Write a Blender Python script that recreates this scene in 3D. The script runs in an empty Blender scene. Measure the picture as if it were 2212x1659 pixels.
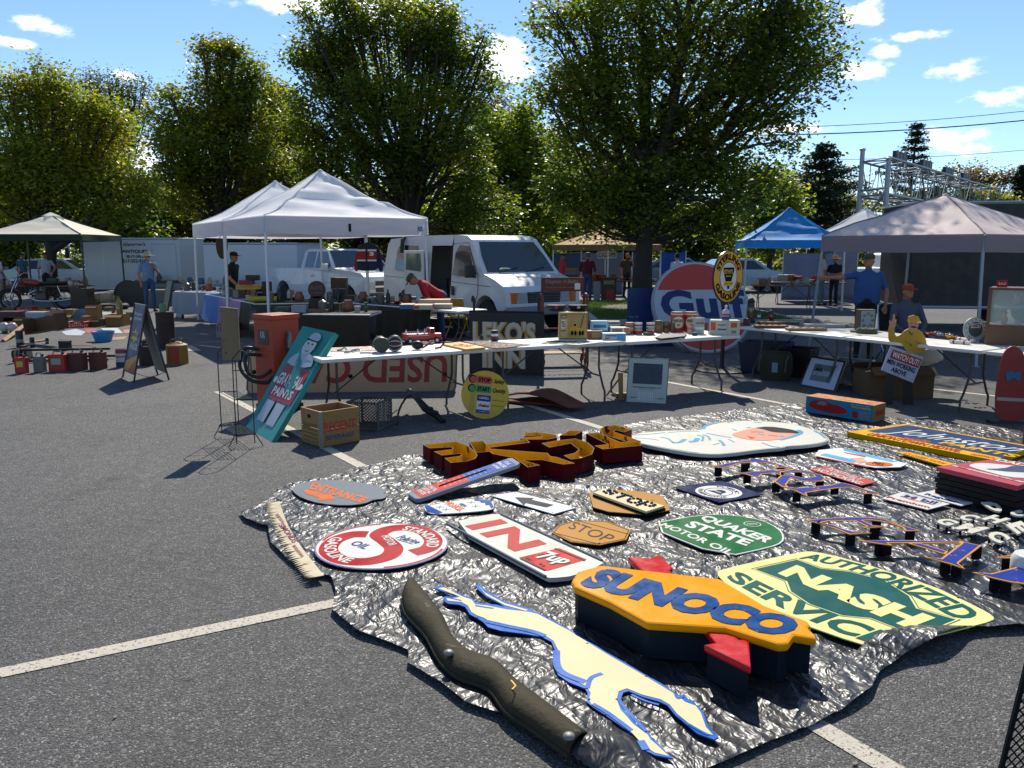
# Antiques market on a parking lot, rebuilt from one photograph (Blender 4.5)
import bpy,bmesh,math,random
import numpy as np
from mathutils import Vector,Matrix
from math import radians as R,sin,cos,pi,atan2,sqrt
random.seed(7);rng=np.random.default_rng(7)
sc=bpy.context.scene;col=sc.collection

# ------------------------------------------------------------------ camera
F,CU,CV,PITCH,EYE=1789.0,1106.0,829.5,R(9.25),1.87
cd=bpy.data.cameras.new('camera');cam=bpy.data.objects.new('camera',cd);col.objects.link(cam)
cam.location=(0,0,EYE);cam.rotation_euler=(R(90)-PITCH,0,0)
cd.sensor_width=36;cd.lens=F/2212*36;cd.clip_start=.05;cd.clip_end=2000
sc.camera=cam
sc.view_settings.view_transform='Standard';sc.view_settings.look='None'
sc.view_settings.exposure=0.6;sc.view_settings.gamma=1
sc.cycles.max_bounces=6;sc.cycles.transparent_max_bounces=12
SUN_EL,SUN_AZ=R(43),R(2.0)  # sun ahead of the camera, a touch to the right

# surveying: a point measured in the photograph -> the real point on a plane of the place
def ray(u,v):
    x,y=(u-CU)/F,-(v-CV)/F
    return Vector((x,cos(PITCH)+y*sin(PITCH),-sin(PITCH)+y*cos(PITCH)))
def G(u,v,z=0.0):  # on the level plane at height z
    d=ray(u,v);t=(z-EYE)/d.z
    return Vector((d.x*t,d.y*t,z))
def W(u,v,Y):  # on the upright plane Y metres ahead
    d=ray(u,v);t=Y/d.y
    return Vector((d.x*t,Y,EYE+d.z*t))
def onplane(p0,n):
    p0=Vector(p0);n=Vector(n)
    def f(u,v):
        d=ray(u,v);o=Vector((0,0,EYE));t=(p0-o).dot(n)/d.dot(n)
        return o+d*t
    return f
def survey(x0,y0,w,out):  # enlargement of the photograph -> its pixels
    k=w/out
    return lambda x,y:((x0+x*k)*.548611,(y0+y*k)*.548611)

# ------------------------------------------------------------------ sky and sun
def nd(nt,t,**kw):
    n=nt.nodes.new(t)
    for k,v in kw.items():
        if k.startswith('_'):n.inputs[k[1:]].default_value=v
        else:setattr(n,k,v)
    return n
def mth(nt,op,a,b=None,c=None,clamp=False):
    n=nt.nodes.new('ShaderNodeMath');n.operation=op;n.use_clamp=clamp
    for i,x in enumerate((a,b,c)):
        if x is None:continue
        if isinstance(x,(int,float)):n.inputs[i].default_value=x
        else:nt.links.new(x,n.inputs[i])
    return n.outputs[0]
def make_world():
    w=bpy.data.worlds.new('World');sc.world=w;w.use_nodes=True
    nt=w.node_tree;nt.nodes.clear();L=nt.links.new
    out=nd(nt,'ShaderNodeOutputWorld');bg=nd(nt,'ShaderNodeBackground');bg.inputs[1].default_value=.1
    sky=nd(nt,'ShaderNodeTexSky',sky_type='NISHITA',sun_disc=False,sun_elevation=SUN_EL,sun_rotation=SUN_AZ,
             altitude=2600,air_density=1.25,dust_density=.1,ozone_density=5.0)
    tc=nd(nt,'ShaderNodeTexCoord');D=tc.outputs['Generated']
    sx=nd(nt,'ShaderNodeSeparateXYZ');L(D,sx.inputs[0])
    az=mth(nt,'ARCTAN2',sx.outputs[0],sx.outputs[1]);el=mth(nt,'ARCSINE',sx.outputs[2])
    cb=nd(nt,'ShaderNodeCombineXYZ');L(az,cb.inputs[0]);L(el,cb.inputs[1])
    clouds=[]
    for(u,v,a,b)in((80,54,50,18),(28,90,36,12),(650,2,90,26),(800,12,170,34),(1095,122,78,48),(312,345,34,40),(1862,24,48,30),
                         (1868,150,50,18),(1912,112,26,14),(1965,76,60,11),(2058,152,52,18),(2162,212,60,20),(1700,280,70,12),(275,165,30,14)):
        d=ray(u,v).normalized()
        clouds.append((atan2(d.x,d.y),math.asin(d.z),a/F,b/F))
    nz=nd(nt,'ShaderNodeTexNoise',_Scale=26.,_Detail=5.,_Roughness=.62)
    mp=nd(nt,'ShaderNodeMapping');mp.inputs['Scale'].default_value=(1,1,2.0);L(D,mp.inputs[0]);L(mp.outputs[0],nz.inputs['Vector'])
    # the same scattered cumulus goes on round the whole sky
    far=nd(nt,'ShaderNodeTexNoise',_Scale=5.5,_Detail=1.);mp2=nd(nt,'ShaderNodeMapping');mp2.inputs['Scale'].default_value=(1,1,1.9);L(D,mp2.inputs[0]);L(mp2.outputs[0],far.inputs['Vector'])
    cur=mth(nt,'MULTIPLY_ADD',far.outputs[0],7.0,-4.9)
    for(a,e,sa,se)in clouds:
        m=nd(nt,'ShaderNodeVectorMath',operation='MULTIPLY_ADD');L(cb.outputs[0],m.inputs[0]);m.inputs[1].default_value=(1/sa,1/se,0);m.inputs[2].default_value=(-a/sa,-e/se,0)
        l=nd(nt,'ShaderNodeVectorMath',operation='LENGTH');L(m.outputs[0],l.inputs[0])
        cur=mth(nt,'MAXIMUM',cur,mth(nt,'SUBTRACT',1.0,l.outputs['Value']))
    dn=mth(nt,'MULTIPLY',mth(nt,'SUBTRACT',nz.outputs[0],.5),3.4)
    ms=mth(nt,'ADD',cur,dn)
    mr=nd(nt,'ShaderNodeMapRange');mr.interpolation_type='SMOOTHSTEP'
    L(ms,mr.inputs[0]);mr.inputs[1].default_value=-.15;mr.inputs[2].default_value=.75
    gate=nd(nt,'ShaderNodeMapRange');L(cur,gate.inputs[0]);gate.inputs[1].default_value=-.55;gate.inputs[2].default_value=.05
    mask=mth(nt,'MULTIPLY',mth(nt,'MULTIPLY',mr.outputs[0],gate.outputs[0]),.93)
    mx=nd(nt,'ShaderNodeMix',data_type='RGBA');L(mask,mx.inputs[0]);L(sky.outputs[0],mx.inputs[6]);mx.inputs[7].default_value=(11,11.2,11.6,1)
    w.cycles.sampling_method='MANUAL';w.cycles.sample_map_resolution=256
    L(mx.outputs[2],bg.inputs[0]);L(bg.outputs[0],out.inputs[0])
make_world()
sl=bpy.data.lights.new('sun','SUN');sl.energy=3.7;sl.angle=R(.55);sl.color=(1,.94,.83)
so=bpy.data.objects.new('sun',sl);so.rotation_euler=(-(R(90)-SUN_EL),0,-SUN_AZ);so.location=(3,30,40);col.objects.link(so)

# ------------------------------------------------------------------ materials
def hx(h):
    h=h.lstrip('#');o=[]
    for i in(0,2,4):
        c=int(h[i:i+2],16)/255;o.append(c/12.92 if c<=.04045 else((c+.055)/1.055)**2.4)
    return tuple(o)
def rgb(c):return hx(c)if isinstance(c,str)else c
MATS={}
def mat(name,c,rough=.55,var=.14,vs=7.,metal=0.,bump=0.,bs=70.,spec=.5,worn=None,trans=0.,coat=0.,worn2=None,alpha=1.,stretch=None):
    if name in MATS:return MATS[name]
    c=rgb(c);m=bpy.data.materials.new(name);m.use_nodes=True;nt=m.node_tree;L=nt.links.new
    p=nt.nodes['Principled BSDF'];out=nt.nodes['Material Output']
    tc=nd(nt,'ShaderNodeTexCoord');co=tc.outputs['Object']
    if stretch:
        mp=nd(nt,'ShaderNodeMapping');mp.inputs['Scale'].default_value=stretch;L(co,mp.inputs[0]);co=mp.outputs[0]
    n=nd(nt,'ShaderNodeTexNoise',_Scale=vs,_Detail=5.,_Roughness=.62);L(co,n.inputs['Vector'])
    mx=nd(nt,'ShaderNodeMix',data_type='RGBA');L(n.outputs[0],mx.inputs[0])
    mx.inputs[6].default_value=(*[x*(1-var*1.6)for x in c],1);mx.inputs[7].default_value=(*[min(1,x*(1+var*1.6))for x in c],1)
    colr=mx.outputs[2];rg=None
    for wn in(worn,worn2):
        if not wn:continue
        wc,th,ws=wn;wc=rgb(wc)
        n2=nd(nt,'ShaderNodeTexNoise',_Scale=ws,_Detail=8.,_Roughness=.68);L(co,n2.inputs['Vector'])
        mr=nd(nt,'ShaderNodeMapRange');L(n2.outputs[0],mr.inputs[0]);mr.inputs[1].default_value=th;mr.inputs[2].default_value=th+.05
        m2=nd(nt,'ShaderNodeMix',data_type='RGBA');L(mr.outputs[0],m2.inputs[0]);L(colr,m2.inputs[6]);m2.inputs[7].default_value=(*wc,1)
        colr=m2.outputs[2];rg=mr.outputs[0]
    L(colr,p.inputs['Base Color'])
    mr=nd(nt,'ShaderNodeMapRange');L(n.outputs[0],mr.inputs[0]);mr.inputs[1].default_value=.3;mr.inputs[2].default_value=.7
    mr.inputs[3].default_value=max(.03,rough-.1);mr.inputs[4].default_value=min(1,rough+.1);ro=mr.outputs[0]
    if rg is not None and rough<.5:ro=mth(nt,'MULTIPLY_ADD',rg,.45,ro,clamp=True)
    L(ro,p.inputs['Roughness'])
    p.inputs['Metallic'].default_value=metal;p.inputs['Specular IOR Level'].default_value=spec;p.inputs['Coat Weight'].default_value=coat
    p.inputs['Coat Roughness'].default_value=.06
    if alpha<1:p.inputs['Alpha'].default_value=alpha
    if bump:
        nb=nd(nt,'ShaderNodeTexNoise',_Scale=bs,_Detail=4.);L(co,nb.inputs['Vector'])
        b=nd(nt,'ShaderNodeBump',_Strength=bump,_Distance=.01);L(nb.outputs[0],b.inputs['Height']);L(b.outputs[0],p.inputs['Normal'])
    if trans:
        t=nd(nt,'ShaderNodeBsdfTranslucent');L(colr,t.inputs[0]);ms=nd(nt,'ShaderNodeMixShader');ms.inputs[0].default_value=trans
        L(p.outputs[0],ms.inputs[1]);L(t.outputs[0],ms.inputs[2]);L(ms.outputs[0],out.inputs[0])
    MATS[name]=m;return m
def glass(name='window_glass',tint=(.02,.025,.025),rough=.03):
    return mat(name,tint,rough,var=.02,spec=.8,coat=.5)

# ------------------------------------------------------------------ mesh builder
class MB:
    def __init__(s,off=(0,0,0)):s.v=[];s.f=[];s.m=[];s.mi=0;s.o=Vector(off)
    def add(s,vs,fs):
        b=len(s.v);s.v+=[Vector(p)-s.o for p in vs];s.f+=[tuple(i+b for i in f)for f in fs];s.m+=[s.mi]*len(fs);return s
    def mark(s,i):s.mi=i;return s
    def box(s,c,d,rz=0,M=None):
        hx_,hy,hz=d[0]/2,d[1]/2,d[2]/2;M=M or Matrix.Rotation(rz,3,'Z');c=Vector(c)
        vs=[c+M@Vector((x,y,z))for z in(-hz,hz)for y in(-hy,hy)for x in(-hx_,hx_)]
        return s.add(vs,[(0,2,3,1),(4,5,7,6),(0,1,5,4),(2,6,7,3),(0,4,6,2),(1,3,7,5)])
    def prism(s,pts,n):
        k=len(pts);n=Vector(n);pts=[Vector(p)for p in pts]
        a=sum(((pts[i]-pts[0]).cross(pts[(i+1)%k]-pts[0])for i in range(k)),Vector())
        if a.dot(n)<0:pts=pts[::-1]
        fs=[tuple(range(k-1,-1,-1)),tuple(range(k,2*k))]+[(i,(i+1)%k,(i+1)%k+k,i+k)for i in range(k)]
        return s.add(pts+[p+n for p in pts],fs)
    def sheet(s,pts):return s.add(pts,[tuple(range(len(pts)))])
    def tube(s,path,r,n=8,closed=False,cap=True):
        P=[Vector(p)for p in path];k=len(P);rr=r if isinstance(r,(list,tuple))else[r]*k;vs=[]
        up=Vector((0,0,1));prev=None
        for i in range(k):
            a,b=(P[i-1],P[(i+1)%k])if closed else(P[max(i-1,0)],P[min(i+1,k-1)])
            t=(b-a).normalized()if(b-a).length>1e-9 else Vector((0,0,1))
            if prev is None:e=t.cross(up if abs(t.z)<.95 else Vector((1,0,0))).normalized()
            else:e=(prev-t*prev.dot(t));e=e.normalized()if e.length>1e-6 else t.orthogonal().normalized()
            prev=e;g=t.cross(e)
            vs+=[P[i]+(e*cos(2*pi*j/n)+g*sin(2*pi*j/n))*rr[i]for j in range(n)]
        fs=[(i*n+j,i*n+(j+1)%n,(i+1)%k*n+(j+1)%n,(i+1)%k*n+j)for i in range(k if closed else k-1)for j in range(n)]
        if cap and not closed:fs+=[tuple(range(n-1,-1,-1)),tuple(range((k-1)*n,k*n))]
        return s.add(vs,fs)
    def cyl(s,p0,p1,r0,r1=None,n=12):return s.tube([p0,p1],[r0,r0 if r1 is None else r1],n)
    def lathe(s,prof,c,n=16,M=None,sx=1,sy=1):
        c=Vector(c);M=M or Matrix.Identity(3);k=len(prof)
        vs=[c+M@Vector((r*sx*cos(2*pi*j/n),r*sy*sin(2*pi*j/n),z))for r,z in prof for j in range(n)]
        fs=[(i*n+j,i*n+(j+1)%n,(i+1)*n+(j+1)%n,(i+1)*n+j)for i in range(k-1)for j in range(n)]
        if prof[0][0]>1e-4:fs.append(tuple(range(n-1,-1,-1)))
        if prof[-1][0]>1e-4:fs.append(tuple(range((k-1)*n,k*n)))
        return s.add(vs,fs)
    def ell(s,c,r,n=12,m=8,M=None):
        r=(r,r,r)if isinstance(r,(int,float))else r;M=M or Matrix.Identity(3);c=Vector(c);vs=[]
        for i in range(m+1):
            a=-pi/2+pi*i/m
            vs+=[c+M@Vector((r[0]*max(cos(a),1e-3)*cos(2*pi*j/n),r[1]*max(cos(a),1e-3)*sin(2*pi*j/n),r[2]*sin(a)))for j in range(n)]
        return s.add(vs,[(i*n+j,i*n+(j+1)%n,(i+1)*n+(j+1)%n,(i+1)*n+j)for i in range(m)for j in range(n)])
    def loft(s,rings,cap=True):
        n=len(rings[0]);k=len(rings);vs=[p for r in rings for p in r]
        fs=[(i*n+j,i*n+(j+1)%n,(i+1)*n+(j+1)%n,(i+1)*n+j)for i in range(k-1)for j in range(n)]
        if cap:fs+=[tuple(range(n-1,-1,-1)),tuple(range((k-1)*n,k*n))]
        return s.add(vs,fs)
    def grid(s,fn,a,b):
        vs=[fn(i/a,j/b)for j in range(b+1)for i in range(a+1)]
        return s.add(vs,[(j*(a+1)+i,j*(a+1)+i+1,(j+1)*(a+1)+i+1,(j+1)*(a+1)+i)for j in range(b)for i in range(a)])

def obj(name,mb,mats,parent=None,smooth=None,bevel=0.,loc=None,recalc=False,solid=0.):
    me=bpy.data.meshes.new(name);me.from_pydata([tuple(v)for v in mb.v],[],mb.f)
    ms=mats if isinstance(mats,(list,tuple))else[mats]
    for m in ms:me.materials.append(m)
    if len(ms)>1:me.polygons.foreach_set('material_index',mb.m)
    if recalc:
        b=bmesh.new();b.from_mesh(me);bmesh.ops.recalc_face_normals(b,faces=b.faces);b.to_mesh(me);b.free()
    if smooth:
        me.polygons.foreach_set('use_smooth',[True]*len(me.polygons));me.set_sharp_from_angle(angle=R(smooth))
    me.update();o=bpy.data.objects.new(name,me);col.objects.link(o)
    if parent is not None:o.parent=parent
    if loc is not None:o.location=loc
    if solid:
        md=o.modifiers.new('thickness','SOLIDIFY');md.thickness=solid;md.offset=0
    if bevel:
        md=o.modifiers.new('bevel','BEVEL');md.width=bevel;md.segments=2;md.limit_method='ANGLE';md.angle_limit=R(40)
    return o
def tag(o,label=None,cat=None,group=None,kind=None):
    if label:o['label']=label
    if cat:o['category']=cat
    if group:o['group']=group
    if kind:o['kind']=kind
    return o
def thing(name,label,cat,loc=(0,0,0),rz=0,group=None,s=None):
    o=bpy.data.objects.new(name,None);col.objects.link(o);o.location=loc;o.rotation_euler=(0,0,rz);o.empty_display_size=.1
    if s:o.scale=(s,s,s)
    return tag(o,label,cat,group)
def copy_tree(o,parent=None,**kw):
    c=o.copy();col.objects.link(c)
    if parent is not None:c.parent=parent
    for ch in[x for x in bpy.data.objects if x.parent==o]:copy_tree(ch,c)
    return c

# ------------------------------------------------------------------ lettering: flat print cut as real shapes
_TX={}
def tmesh(s,bold=.0,shear=0.,sp=1.):
    k=(s,bold,shear,sp)
    if k in _TX:return _TX[k]
    cu=bpy.data.curves.new('t','FONT');cu.body=s;cu.offset=bold;cu.shear=shear;cu.space_character=sp;cu.resolution_u=3;cu.fill_mode='FRONT'
    o=bpy.data.objects.new('t',cu);me=o.to_mesh()
    n=len(me.vertices);a=np.zeros(n*3);me.vertices.foreach_get('co',a);a=a.reshape(-1,3)[:,:2]
    fs=[tuple(p.vertices)for p in me.polygons]
    lo,hi=a.min(0),a.max(0);asp=(hi[0]-lo[0])/max(hi[1]-lo[1],1e-6);a=(a-lo)/np.maximum(hi-lo,1e-6)
    o.to_mesh_clear();bpy.data.objects.remove(o);bpy.data.curves.remove(cu)
    _TX[k]=(a,fs,asp);return _TX[k]
def letters(parent,s,fn,m,off,name='lettering',lift=.002,n=None,bold=.015,shear=0.,sp=1.):
    """fn(x, y) with x, y in 0..1 -> world point"""
    a,fs,asp=tmesh(s,bold*1.15,shear,sp);pts=[fn(x,y)for x,y in a]
    if n is None:n=(fn(1,0)-fn(0,0)).cross(fn(0,1)-fn(0,0)).normalized()
    mb=MB(off);mb.add([p+Vector(n)*lift for p in pts],fs);return obj(name,mb,m,parent)
def bil(q):
    bl,br,tr,tl=[Vector(p)for p in q]
    return lambda x,y:(bl*(1-x)+br*x)*(1-y)+(tl*(1-x)+tr*x)*y
def text_q(parent,s,quad,m,off,**k):return letters(parent,s,bil(quad),m,off,**k)
def arc_fn(c,ex,ey,r0,r1,a0,a1):
    c=Vector(c);ex=Vector(ex);ey=Vector(ey)
    def f(x,y):
        a=R(a0+(a1-a0)*x);r=r0+(r1-r0)*y
        return c+ex*(r*cos(a))+ey*(r*sin(a))
    return f
def smooth_poly(pts,it=2,closed=True):
    P=[Vector(p)for p in pts]
    for _ in range(it):
        Q=[]
        for i in range(len(P)):
            a,b=P[i],P[(i+1)%len(P)];Q+=[a*.75+b*.25,a*.25+b*.75]
        P=Q
    return P

# numpy value noise for terrain-like surfaces
_P=rng.random((256,256))
def vn(x,y):
    xi=np.floor(x).astype(int);yi=np.floor(y).astype(int);fx=x-xi;fy=y-yi
    fx=fx*fx*(3-2*fx);fy=fy*fy*(3-2*fy)
    g=lambda i,j:_P[i&255,j&255]
    return(g(xi,yi)*(1-fx)+g(xi+1,yi)*fx)*(1-fy)+(g(xi,yi+1)*(1-fx)+g(xi+1,yi+1)*fx)*fy
def npmesh(name,verts,quads,m,parent=None,loc=None):
    me=bpy.data.meshes.new(name);nv,nf=len(verts),len(quads);k=quads.shape[1]
    me.vertices.add(nv);me.vertices.foreach_set('co',np.ascontiguousarray(verts,dtype=np.float32).ravel())
    me.loops.add(nf*k);me.loops.foreach_set('vertex_index',np.ascontiguousarray(quads,dtype=np.int32).ravel())
    me.polygons.add(nf);me.polygons.foreach_set('loop_start',np.arange(0,nf*k,k,dtype=np.int32))
    me.update(calc_edges=True);me.materials.append(m)
    o=bpy.data.objects.new(name,me);col.objects.link(o)
    if parent is not None:o.parent=parent
    if loc is not None:o.location=loc
    return o

# ------------------------------------------------------------------ asphalt lot
def asphalt():
    m=bpy.data.materials.new('asphalt');m.use_nodes=True;nt=m.node_tree;L=nt.links.new;p=nt.nodes['Principled BSDF']
    tc=nd(nt,'ShaderNodeTexCoord');co=tc.outputs['Object']
    v=nd(nt,'ShaderNodeTexVoronoi',_Scale=150.);L(co,v.inputs['Vector'])
    v2=nd(nt,'ShaderNodeTexVoronoi',_Scale=70.);L(co,v2.inputs['Vector'])
    n1=nd(nt,'ShaderNodeTexNoise',_Scale=.35,_Detail=6.,_Roughness=.6);L(co,n1.inputs['Vector'])
    n2=nd(nt,'ShaderNodeTexNoise',_Scale=9.,_Detail=6.,_Roughness=.7);L(co,n2.inputs['Vector'])
    r=nd(nt,'ShaderNodeValToRGB');e=r.color_ramp.elements
    e[0].position=.0;e[0].color=(.04,.039,.037,1);e[1].position=1;e[1].color=(.34,.33,.31,1)
    for ps,c in((.3,.066),(.55,.088),(.78,.118),(.93,.175)):
        q=r.color_ramp.elements.new(ps);q.color=(c,c*.955,c*.885,1)
    sp=nd(nt,'ShaderNodeSeparateColor');L(v.outputs['Color'],sp.inputs[0]);L(sp.outputs[0],r.inputs[0])
    r2=nd(nt,'ShaderNodeMapRange');L(n1.outputs[0],r2.inputs[0]);r2.inputs[1].default_value=.3;r2.inputs[2].default_value=.7;r2.inputs[3].default_value=.82;r2.inputs[4].default_value=1.2
    r3=nd(nt,'ShaderNodeMapRange');L(n2.outputs[0],r3.inputs[0]);r3.inputs[1].default_value=.3;r3.inputs[2].default_value=.7;r3.inputs[3].default_value=.8;r3.inputs[4].default_value=1.2
    n3=nd(nt,'ShaderNodeTexNoise',_Scale=1.3,_Detail=4.,_Roughness=.55);L(co,n3.inputs['Vector'])  # oil and water stains
    r4=nd(nt,'ShaderNodeMapRange');L(n3.outputs[0],r4.inputs[0]);r4.inputs[1].default_value=.60;r4.inputs[2].default_value=.74;r4.inputs[3].default_value=1.;r4.inputs[4].default_value=.72
    f=mth(nt,'MULTIPLY',mth(nt,'MULTIPLY',r2.outputs[0],r3.outputs[0]),r4.outputs[0])
    vm=nd(nt,'ShaderNodeVectorMath',operation='SCALE');L(r.outputs[0],vm.inputs[0]);L(f,vm.inputs['Scale'])
    L(vm.outputs[0],p.inputs['Base Color']);p.inputs['Roughness'].default_value=.78;p.inputs['Specular IOR Level'].default_value=.35
    h=mth(nt,'ADD',mth(nt,'MULTIPLY',v.outputs['Distance'],-1.0),mth(nt,'MULTIPLY',v2.outputs['Distance'],-.8))
    b=nd(nt,'ShaderNodeBump',_Strength=.85,_Distance=.005);L(h,b.inputs['Height']);L(b.outputs[0],p.inputs['Normal'])
    return m
mb=MB();mb.grid(lambda s,t:Vector((-200+400*s,-30+330*t,0)),40,33)
tag(obj('parking_lot',mb,asphalt()),kind='structure')
def paint():
    m=mat('line_paint','#c3b9a6',.75,.1,20,bump=.5,bs=150,worn=((.07,.07,.07),.56,60.),worn2=((.1,.1,.1),.62,7.))
    return m
def stripe(pts_px,w):
    a,b=G(*pts_px[0]),G(*pts_px[1]);d=(b-a).normalized();n=Vector((-d.y,d.x,0))*w/2;up=Vector((0,0,.004))
    mb=MB();mb.grid(lambda s,t:a.lerp(b,s)+n*(2*t-1)+up,20,1)
    tag(obj('painted_line',mb,paint()),kind='structure')
stripe(((-420,1543),(900,1266)),.10)
stripe(((470,846),(1150,1200)),.10)
stripe(((1560,1447),(2110,1772)),.10)
stripe(((1120,869),(1700,1050)),.10)
stripe(((1400,818),(2000,930)),.085)
stripe(((1900,828),(2330,876)),.085)
# far ground: grass beyond the lot, and the planted island under the big tree
GRASS=mat('grass',(.06,.10,.022),.8,.35,2.2,bump=.8,bs=30)
def meadow(pts,z=.03):
    mb=MB();mb.prism([Vector((*p,0))for p in pts],(0,0,z));return mb
tag(obj('grass_field',meadow([(-190,62),(190,62),(195,290),(-195,290)],.05),GRASS),kind='structure')
tag(obj('grass_verge',meadow([(13.5,27),(40,27),(40,31),(13,31)],.06),GRASS),kind='structure')
IX0,IX1,IY0,IY1=2.1,7.2,20.7,28.6
mb=MB()
for(a,b)in(((IX0,IY0),(IX1,IY0)),((IX1,IY0),(IX1,IY1)),((IX1,IY1),(IX0,IY1)),((IX0,IY1),(IX0,IY0))):
    c=Vector((a[0]+b[0],a[1]+b[1],0))/2;l=sqrt((a[0]-b[0])**2+(a[1]-b[1])**2)
    horiz=abs(a[1]-b[1])<.01
    mb.box((c.x,c.y,.065),(l+.15,.15,.13)if horiz else(.15,l-.15,.126))
tag(obj('kerb',mb,mat('concrete','#a9a59b',.85,.15,5,bump=.4)),kind='structure')
tag(obj('tree_island',meadow([(IX0+.08,IY0+.08),(IX1-.08,IY0+.08),(IX1-.08,IY1-.08),(IX0+.08,IY1-.08)],.11),mat('island_soil',(.075,.085,.03),.9,.3,2)),kind='structure')
n=26000
b=np.column_stack([rng.uniform(IX0+.1,IX1-.1,n),rng.uniform(IY0+.1,IY1-.1,n),np.full(n,.1)])
keep=np.hypot(b[:,0]-4.3,(b[:,1]-25.3))>1.5+.4*rng.random(n);b=b[keep];n=len(b)
a=rng.uniform(0,2*pi,n);hgt=rng.uniform(.04,.10,n);w=.012
dx=np.column_stack([np.cos(a)*w,np.sin(a)*w,np.zeros(n)]);tip=np.column_stack([rng.normal(0,.02,n),rng.normal(0,.02,n),hgt])
V=np.stack([b-dx,b+dx,b+tip],1).reshape(-1,3);Q=np.arange(3*n).reshape(-1,3)
g=npmesh('island_grass',V,Q,mat('grass_blades',(.10,.17,.03),.6,.4,1.5,trans=.35));tag(g,'mown green grass of the kerbed tree island','grass',kind='stuff')

# ------------------------------------------------------------------ black plastic sheet under the signs
TARP_PX=[(517,1113),(560,1098),(588,1080),(600,1062),(632,1048),(700,1040),(760,1018),(905,986),(960,978),(1180,948),(1391,915),(1520,897),(1726,876),
           (1800,884),(1926,906),(2212,936),(2420,965),(2560,1120),(2480,1330),(2300,1368),(2212,1364),(2086,1372),(2017,1412),(1952,1432),(1899,1461),(1879,1502),(1822,1542),
           (1746,1579),(1665,1611),(1559,1659),(1450,1700),(1300,1695),(1225,1654),(1110,1565),(1005,1529),(951,1487),(880,1442),(884,1414),(844,1398),(772,1374),
           (737,1346),(717,1327),(725,1283),(716,1254),(668,1246),(625,1219),(585,1179),(579,1145),(565,1143),(530,1128)]
def tarp_mat():
    m=bpy.data.materials.new('black_plastic');m.use_nodes=True;nt=m.node_tree;L=nt.links.new;p=nt.nodes['Principled BSDF']
    tc=nd(nt,'ShaderNodeTexCoord');co=tc.outputs['Object']
    n0=nd(nt,'ShaderNodeTexNoise',_Scale=3.,_Detail=4.);L(co,n0.inputs['Vector'])
    mp=nd(nt,'ShaderNodeVectorMath',operation='MULTIPLY_ADD');L(n0.outputs['Color'],mp.inputs[0]);mp.inputs[1].default_value=(.22,.22,0);L(co,mp.inputs[2])
    big=nd(nt,'ShaderNodeTexNoise',_Scale=.9,_Detail=2.);L(co,big.inputs['Vector']);h=None
    for i,(ang,sx,sy,wgt)in enumerate(((80,.8,5.5,1.0),(55,.9,6.5,.9),(112,.8,6.,.9),(20,1.0,3.6,.5),(95,2.0,16.,.35),(68,2.2,17.,.3),(130,2.2,15.,.3))):
        m1=nd(nt,'ShaderNodeMapping');m1.inputs['Rotation'].default_value=(0,0,R(ang));L(mp.outputs[0],m1.inputs[0])
        m2=nd(nt,'ShaderNodeMapping');m2.inputs['Scale'].default_value=(sx,sy,1);m2.inputs['Location'].default_value=(3.7*i,1.3*i,0);L(m1.outputs[0],m2.inputs[0])
        nn=nd(nt,'ShaderNodeTexNoise',_Scale=1.,_Detail=2.5,_Roughness=.45);L(m2.outputs[0],nn.inputs['Vector'])
        rg=mth(nt,'SUBTRACT',1.0,mth(nt,'MULTIPLY',mth(nt,'ABSOLUTE',mth(nt,'SUBTRACT',nn.outputs[0],.5)),4.0),clamp=True)
        k=mth(nt,'MULTIPLY',mth(nt,'POWER',rg,1.8),wgt);h=k if h is None else mth(nt,'ADD',h,k)
    v=nd(nt,'ShaderNodeTexVoronoi',feature='F1',distance='MANHATTAN',_Scale=4.5);L(mp.outputs[0],v.inputs['Vector']);h=mth(nt,'ADD',h,mth(nt,'MULTIPLY',v.outputs['Distance'],.9))
    h=mth(nt,'MULTIPLY',h,mth(nt,'MULTIPLY_ADD',big.outputs[0],1.4,.25))
    b=nd(nt,'ShaderNodeBump',_Strength=.7,_Distance=.016);L(h,b.inputs['Height']);L(b.outputs[0],p.inputs['Normal'])
    mx=nd(nt,'ShaderNodeMix',data_type='RGBA');L(n0.outputs[0],mx.inputs[0]);mx.inputs[6].default_value=(.016,.016,.017,1);mx.inputs[7].default_value=(.04,.04,.042,1)
    L(mx.outputs[2],p.inputs['Base Color']);p.inputs['Roughness'].default_value=.46;p.inputs['Specular IOR Level'].default_value=.28;p.inputs['Coat Weight'].default_value=.28;p.inputs['Coat Roughness'].default_value=.28;L(b.outputs[0],p.inputs['Coat Normal'])
    return m
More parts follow.
